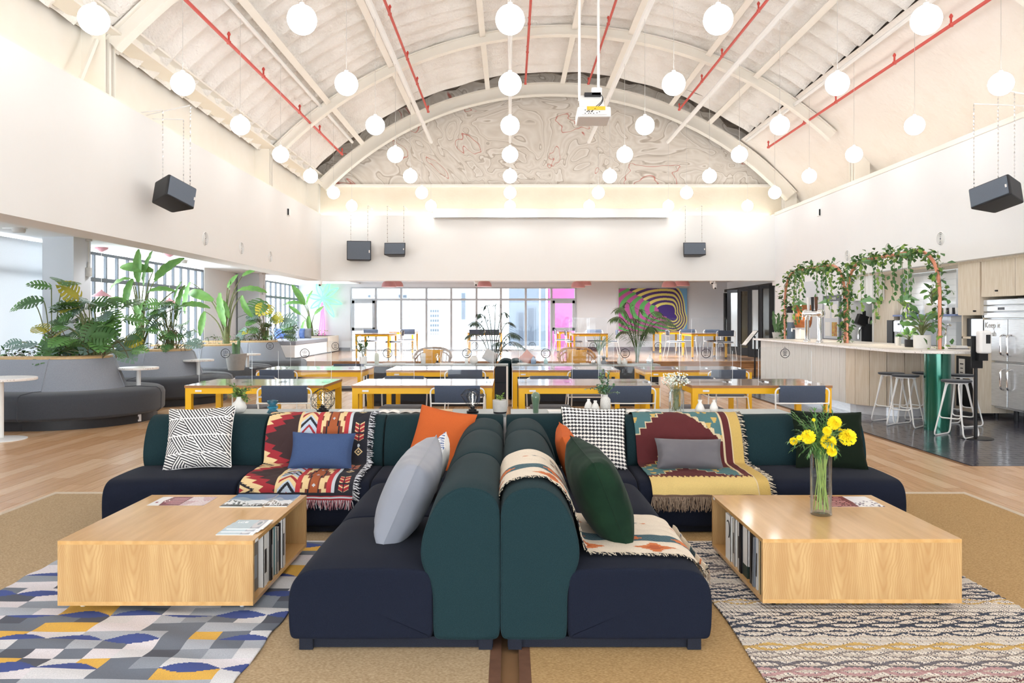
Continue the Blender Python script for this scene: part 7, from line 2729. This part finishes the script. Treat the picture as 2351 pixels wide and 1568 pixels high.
t = thing('bud_vase', 'small vase with grassy sprigs on the blue shelf', 'vase', shelf_at(2075))
obj('vase', B().lathe([(.05, 0), (.055, .06), (.025, .14), (.03, .16), (.025, .16)], 16), M_ceramicw, t)
b_ = B()
for i in range(14):
    b_.tube([(0, 0, .15), (rnd.uniform(-.1, .1), rnd.uniform(-.1, .1), .25 + rnd.random() * .05)], .006, 4)
obj('sprigs', b_, M_ivyl, t, kind='stuff')
leafy_pot('tall twig plant in a beige box pot on the blue shelf', shelf_at(2140), .11, .16, 16, .12, .42, M_ceramicw, .9, 14)
o = obj('ceramic_ball', B().sph((0, 0, .045), .05, 16, 10, (1.3, 1, .9)), M_cact, loc=shelf_at(2102))
tag(o, 'green striped ceramic ball on the blue shelf', 'ornament')
t = thing('cup_rack', 'white and black striped cup sleeve row on the blue shelf', 'cups', shelf_at(2178))
for k in range(7):
    obj('cup', B().lathe([(.03, 0), (.035, .1)], 10, (0, -.24 + k * .08, 0)), M_black if k % 2 else M_white, t)
t = thing('coffee_machine', 'steel and grey bean to cup coffee machine under the blue shelf', 'coffee machine', (6.75, KY(2080, 6.75), .93))
obj('body', B().bx(0, .35, -.4, .4, 0, .42), M_wallg, t, smooth=False, bevel=.01)
obj('front_panel', B().bx(-.02, 0, -.38, .38, .22, .40), M_steel, t, smooth=False)
obj('buttons', B().box(-.024, .1, .35, .01, .05, .03).box(-.024, .2, .35, .01, .05, .03).box(-.024, 0, .35, .01, .05, .03), M_base, t, smooth=False)
obj('side_tower', B().bx(-.02, .3, .42, .62, 0, .42), M_black, t, smooth=False)
obj('spout', B().tube([(-.02, .1, .2), (-.08, .1, .2), (-.08, .1, .12)], .02, 8), M_chrome, t)
t = thing('tall_faucet', 'curved steel kitchen tap before the tiles', 'tap', (6.7, KY(2172, 6.7), .93))
obj('spout', B().tube(bez((0, .0, 0), (0, .05, .42), (0, -.12, .34), 10), .015, 8), M_chrome, t)
obj('base', B().lathe([(.03, 0), (.03, .04), (.016, .06)], 14), M_chrome, t)
cab('grey kitchen base units behind the bar', 1958, 2196, 0, .92, M_wallg, 6, .8, x0=6.6)
# tall beige side panel, recess with grinders, wall items
t = thing('divider_partition', 'tall beige wood panel between the recess and the tiles', 'panel', (6.85, KY(2028, 6.85), .93))
h_ = (KY(2004, 6.85) - KY(2052, 6.85)) / 2
obj('board', B().bx(0, .14, -h_, h_, 0, 1.24), M_oakpale, t, smooth=False)
obj('edge_strip', B().bx(-.02, 0, h_ - .03, h_, 0, 1.24), M_white, t, smooth=False)
cab('white overhead cabinet left of the beige panel', 1958, 2003, PZ(690, KY(1975)), 2.19, M_white, 2, .05, x1=6.84)
obj('wall_recess', B().bx(7.0, 7.15, KY(2003), 14.62, .9, 1.9), M_wallg, smooth=False)['kind'] = 'structure'
for (px, lb) in ((1968, 'left coffee grinder with a slanted hopper'), (1981, 'right coffee grinder beside its twin')):
    t = thing('coffee_grinder', lb, 'coffee grinder', (6.8, KY(px, 6.8), .93), 0, 'coffee grinders')
    obj('body', B().bx(0, .2, -.07, .07, 0, .34), M_black, t, smooth=False)
    obj('hopper', B().box(-.03, 0, .42, .18, .15, .2, ry=.35), M_blackmet, t, smooth=False)
    obj('chute', B().tube([(-.05, 0, .28), (-.09, 0, .2), (-.09, 0, .05)], .025, 8), M_chrome, t)
t = thing('paper_dispenser', 'small chrome and black dispenser on the recess wall', 'dispenser', (6.91, KY(1994, 6.91), 1.35))
obj('cup', B().lathe([(.03, -.12), (.05, 0), (.05, .06)], 14), M_chrome, t)
obj('holder', B().box(.05, 0, 0, .08, .1, .12), M_black, t, smooth=False)
t = thing('red_display', 'small dark till screen with a red panel', 'screen', (6.85, KY(1979, 6.85), 1.45))
obj('case', B().box(0, 0, 0, .06, .2, .16), M_black, t, smooth=False)
obj('panel', B().box(-.032, 0, .02, .004, .1, .05), M_pipered, t, smooth=False)
XW = XR - .005
yn, yf = KY(1932, XW), KY(1893, XW)
t = thing('notice_board', 'grey framed notice board with four sheets behind the taps', 'notice board', (XW, (yn + yf) / 2, 1.33))
h_ = (yf - yn) / 2
zz0, zz1 = PZ(783, KY(1912, XW)) - 1.33, PZ(678, KY(1912, XW)) - 1.33
obj('frame', B().bx(-.03, 0, -h_, h_, zz0, zz1), M_base, t, smooth=False)
obj('backing', B().bx(-.035, -.03, -h_ + .06, h_ - .04, zz0 + .05, zz1 - .12), M_wallg, t, smooth=False)
hz_ = (zz1 - zz0 - .2) / 2
for i in range(4):
    y0 = -h_ + .12 + (i % 2) * (h_ - .08)
    z0 = zz0 + .10 + (i // 2) * hz_
    obj('sheet', B().bx(-.038, -.035, y0, y0 + h_ - .16, z0, z0 + hz_ - .08), M_paper if i else mat('picture_sheet', '#c9b24a', .6, noise=.9, nscale=14, col2='#b0503a'), t, smooth=False)
text('events', .09, t, (-.032, -.1, zz1 - .06), (PI / 2, 0, -PI / 2), M_paper, name='lettering')
yn, yf = KY(1890, XW), KY(1848, XW)
struct(obj('door_1', B().bx(XW - .02, XW, yn, yf, .0, PZ(645, KY(1868, XW))), M_wallg, smooth=False))

# ================================================================== STAGE
def stage_table(label, px0, px1, Y_, depth):
    work_table(label, PX(px0, Y_), PX(px1, Y_), Y_, Y_ + depth, STG, .67, 'yellow tables on the stage', .05)


stage_table('yellow table on the stage in front of the left window bays', 815, 894, 19.6, 1.3)
stage_table('second yellow table behind it in the left window bays', 893, 949, 22.8, 1.2)
stage_table('yellow table on the stage behind the left palm', 1072, 1152, 21.6, 1.0)
stage_table('yellow table on the stage left of the painting', 1316, 1396, 20.0, 1.2)
stage_table('narrow yellow table by the pink wall on the stage', 1283, 1312, 23.4, 1.0)
stage_table('yellow table on the stage nearest the folding doors', 1588, 1670, 20.1, 1.2)
stage_table('yellow table on the stage under the painting', 1514, 1572, 23.0, 1.1)
for (px, Y_, lb, w_, h_) in ((868, 20.3, 'tall clear screen on the left stage table', .8, .42), (905, 23.4, 'tall clear screen on the table behind it', .7, .42), (1105, 22.1, 'tall clear screen on the stage table behind the palm', .7, .42),
                             (1330, 20.5, 'left tall clear screen on the table left of the painting', .55, .42), (1371, 20.7, 'right tall clear screen on the table left of the painting', .55, .42), (1628, 20.7, 'tall clear screen on the table near the folding doors', .95, .42), (1545, 23.5, 'tall clear screen on the table under the painting', .7, .42)):
    screen_panel(lb, PX(px, Y_), Y_, STG + .67, w_, h_, False)
for (px, Y_, rz, lb) in ((848, 21.3, PI, 'grey chair behind the left stage table'), (905, 20.4, PI / 2, 'grey chair at the right end of the left stage table'), (932, 22.6, .4, 'grey chair at the table behind the left stage table'), (1095, 21.5, 0, 'grey chair at the stage table behind the palm, left one'), (1130, 21.6, 0, 'grey chair at the stage table behind the palm, right one'),
                         (1292, 22.6, -PI / 2, 'grey chair before the pink wall on the stage'), (1318, 20.6, -PI / 2, 'grey chair at the left end of the table left of the painting'), (1366, 21.2, PI, 'grey chair behind the table left of the painting'), (1398, 20.7, PI / 2, 'grey chair at the right end of the table left of the painting'),
                         (1552, 20.6, -PI / 2, 'grey chair at the left end of the table near the folding doors'), (1575, 22.6, 0, 'grey chair at the table under the painting'), (1640, 21.3, PI, 'grey chair behind the table near the folding doors'), (1661, 19.95, 0, 'grey chair in front of the table near the folding doors')):
    dup(ch0, (PX(px, Y_), Y_, STG), rz, lb, 'grey chairs on the stage')

# painting with curved stripes
YPt = 25.22
x0, x1, z0, z1 = PX(1420, YPt), PX(1577, YPt), PZ(760, YPt), PZ(662, YPt)
t = thing('stripe_painting', 'big painting of nested curved stripes in purple, yellow, green and magenta', 'painting', ((x0 + x1) / 2, YPt, (z0 + z1) / 2))
nu, nv = 300, 190
W_, H_ = x1 - x0, z1 - z0
gx, gz = np.meshgrid(np.linspace(-W_ / 2, W_ / 2, nu), np.linspace(-H_ / 2, H_ / 2, nv), indexing='ij')
u, v = np.meshgrid((np.arange(nu - 1) + .5) / (nu - 1), (np.arange(nv - 1) + .5) / (nv - 1), indexing='ij')
pp = pal('#6fa7d2', '#4a3472', '#d9cf74', '#5fae63', '#b95aa0', '#45307a')
ux, vz = u - .78, v - .38
rad = np.sqrt((ux / np.where(ux > 0, .205, .76)) ** 2 + (vz / np.where(vz > 0, .64, .40)) ** 2) + .10 * np.sin(np.arctan2(vz, ux) * 2 + .4)
left = -ux > .06 + np.clip(vz, 0, 1) * .95 + .02 * np.sin(rad * 30)
bi = np.floor((rad - .30) / .085)
bl = np.floor((rad + .03 * np.sin(v * 7) - .24) / .098)
k = np.where(bi % 2 == 0, 2, 1)
k = np.where((rad > 1.06) & (ux > -.1), 0, k)
k = np.where(left, np.where(bl % 2 == 0, 4, 3), k)
k = np.where((rad < .30) & ~(left & (rad > .25)), 5, k)
colour_grid('canvas', np.stack([gx, gx * 0 - .03, gz], -1), pp[k], M_cush, t)
obj('stretcher', B().bx(-W_ / 2, W_ / 2, -.028, .03, -H_ / 2, H_ / 2), M_paper, t, smooth=False)

# folding doors
M_dglass = mat('dark_door_glass', '#4a4636', .15, noise=.4, nscale=2, col2='#2c2c28', coat=.3)
M_dglassl = mat('frosted_door_glass', '#cfd9de', .3, noise=.2, nscale=2)
t = thing('folding_door', 'row of black framed glass folding doors standing open beside the stage', 'folding door', (6.9, 22, STG))


def leaf_panel(pa, pb, z1, m):
    a, b2 = Vector(pa), Vector(pb)
    d_ = (b2 - a)
    L_ = d_.length
    o = obj('door_leaf', B().bx(0, .07, -.03, .03, 0, z1).bx(L_ - .07, L_, -.03, .03, 0, z1).bx(.07, L_ - .07, -.03, .03, 0, .22).bx(.07, L_ - .07, -.03, .03, z1 - .08, z1), M_blackmet, t, smooth=False)
    o.location = (a.x - 6.9, a.y - 22, .01)
    o.rotation_euler = (0, 0, math.atan2(d_.y, d_.x))
    obj('pane', B().bx(.07, L_ - .07, -.006, .006, .22, z1 - .08), m, o, smooth=False)


ys_ = [19.3, 20.15, 21.05, 22.0, 23.05]
for i, y_ in enumerate(ys_):
    leaf_panel((6.62, y_ + .1, 0), (7.12, y_ + .75, 0), 1.92, M_dglass)
    leaf_panel((6.62, y_, 0), (7.12, y_ - .55 if i else y_ - .3, 0), 1.92, M_dglassl if i % 2 == 0 else M_dglass)
leaf_panel((6.85, 24.35, 0), (7.15, 24.9, 0), 1.88, M_dglassl)
leaf_panel((PX(1665, 24.5), 24.5, 0), (PX(1683, 24.5), 24.5, 0), 1.85, M_dglassl)
obj('handle', B().box(PX(1667, 24.4) - 6.9 + .05, 2.43, .98, .12, .03, .02), M_blackmet, t, smooth=False)
obj('head_rail', B().bx(.1, .28, -2.8, 2.9, 1.93, 2.02), M_blackmet, t, smooth=False)
sbox('wall_right_dark_room', (7.17, 7.19, 18.9, 24.9, STG, 2.25), mat('dark_room_wall', '#55503c', .8, noise=.3, nscale=1.5))


# palms beyond the far console
def palm(label, loc, fr, seed, m=M_palm, stem_h=.35, base=True):
    rr_ = random.Random(seed)
    t = thing('potted_palm', label, 'palm', loc, 0, 'feathery palms before the stage')
    for (dx, dy, dz, ln) in fr:
        b_ = B()
        base_ = Vector((rr_.uniform(-.03, .03), rr_.uniform(-.03, .03), stem_h))
        tip = Vector((dx, dy, dz))
        pts = bez(base_, (dx * .35, dy * .35, max(dz, stem_h) + ln), tip, 14)
        b_.tube(pts, [.010 - .0005 * k for k in range(15)], 4, cap=False)
        for k in range(4, 15):
            tg = (pts[k] - pts[k - 1]).normalized()
            for sg in (-1, 1):
                for q in (0, .25, .5, .75):
                    p = pts[k - 1].lerp(pts[k], q)
                    sd = tg.cross(Vector((0, -.25, 1))).normalized() * sg + tg * .6 + Vector((0, 0, -.25 + rr_.uniform(-.12, .12)))
                    add_leaf(b_, orient(p, sd), .27 * (1 - abs(k - 8) / 10) * rr_.uniform(.85, 1.1), .015, .35, 2)
        obj('frond', b_, m, t)
    obj('pot', B().lathe([(.17, 0), (.20, .05), (.22, stem_h - .05), (.2, stem_h - .05), (.001, stem_h - .08)], 24), M_wick if base else M_concrete, t)
    return t


Yp_ = 14.4


def frs(c_, lst):
    return [tuple(a - b for a, b in zip(at(px, py, Yp_ + dy), (c_[0], c_[1], 0))) [:1] + (dy,) + (at(px, py, Yp_ + dy).z, ln) for px, py, dy, ln in lst]


c_ = (PX(1133, Yp_), Yp_, 0)
palm('dark feathery palm left, before the middle stage table', c_, frs(c_, [(1112, 705, .1, .25), (1165, 722, .0, .25), (1078, 745, -.2, .3), (1195, 775, -.2, .35), (1068, 775, .2, .3), (1180, 745, .3, .25), (1140, 700, .2, .2), (1095, 725, -.1, .25), (1205, 800, .1, .4), (1150, 790, -.3, .2)]), 5, mat('dark_palm', '#44584a', .5, noise=.5, nscale=9, col2='#33463c'))
c_ = (PX(1462, Yp_), Yp_, 0)
palm('green feathery palm in a wicker basket, right, before the painting', c_, frs(c_, [(1400, 735, -.1, .3), (1432, 700, .1, .3), (1470, 715, .0, .25), (1520, 722, -.2, .3), (1553, 750, .1, .4), (1415, 770, .2, .3), (1505, 760, -.2, .3), (1480, 770, .2, .15), (1455, 735, -.2, .2), (1540, 735, .3, .3), (1410, 715, -.2, .35)]), 6, M_palm, .55)

# recessed downlights: left bay and kitchen
M_ring = M_white
dl = [(x_, y_, 2.55, 'left bay') for y_ in (8.0, 11.5, 14.0, 16.5, 19.0, 21.5, 24.0) for x_ in (-5.6,)] + [(6.75, y_, 2.2, 'kitchen') for y_ in (11.6, 13.0, 14.3)]
for i, (x_, y_, z_, w_) in enumerate(dl):
    t = thing('downlight', '%s recessed ceiling downlight of the %s' % (['nearest', 'second', 'third', 'fourth', 'fifth', 'sixth', 'farthest', 'nearest', 'middle', 'farthest'][i], w_), 'downlight', (x_, y_, z_), 0, 'recessed downlights')
    obj('ring', B().lathe([(.06, -.006), (.075, -.006), (.075, -.0005), (.06, -.0005)], 24), M_ring, t)
    obj('diffuser', B().lathe([(.001, -.004), (.06, -.004), (.06, -.001), (.001, -.001)], 24), M_down, t)
    spot('downlight_beam', (x_, y_, z_ - .02), (26 if y_ < 20 else 8) if w_[0] == 'l' else 16, (.97, .98, 1), .06, 150)

for (x_, y_) in ((2.6, 23.6), (4.6, 23.6), (6.2, 22.6), (0.5, 23.0)):  # unseen spots without fittings, added to brighten the far stage wall
    spot('stage_fill_spot', (x_, y_, 2.56), 55, (.95, .98, 1), .06, 168)
# ---- lettering becomes plain meshes
bpy.context.view_layer.update()
dg = bpy.context.evaluated_depsgraph_get()
for o in [o for o in SC.objects if o.type == 'FONT']:
    me = bpy.data.meshes.new_from_object(o.evaluated_get(dg))
    n = link('text_tmp', me, o.parent, M=o.matrix_basis.copy())
    nm = o.name
    bpy.data.objects.remove(o)
    n.name = nm
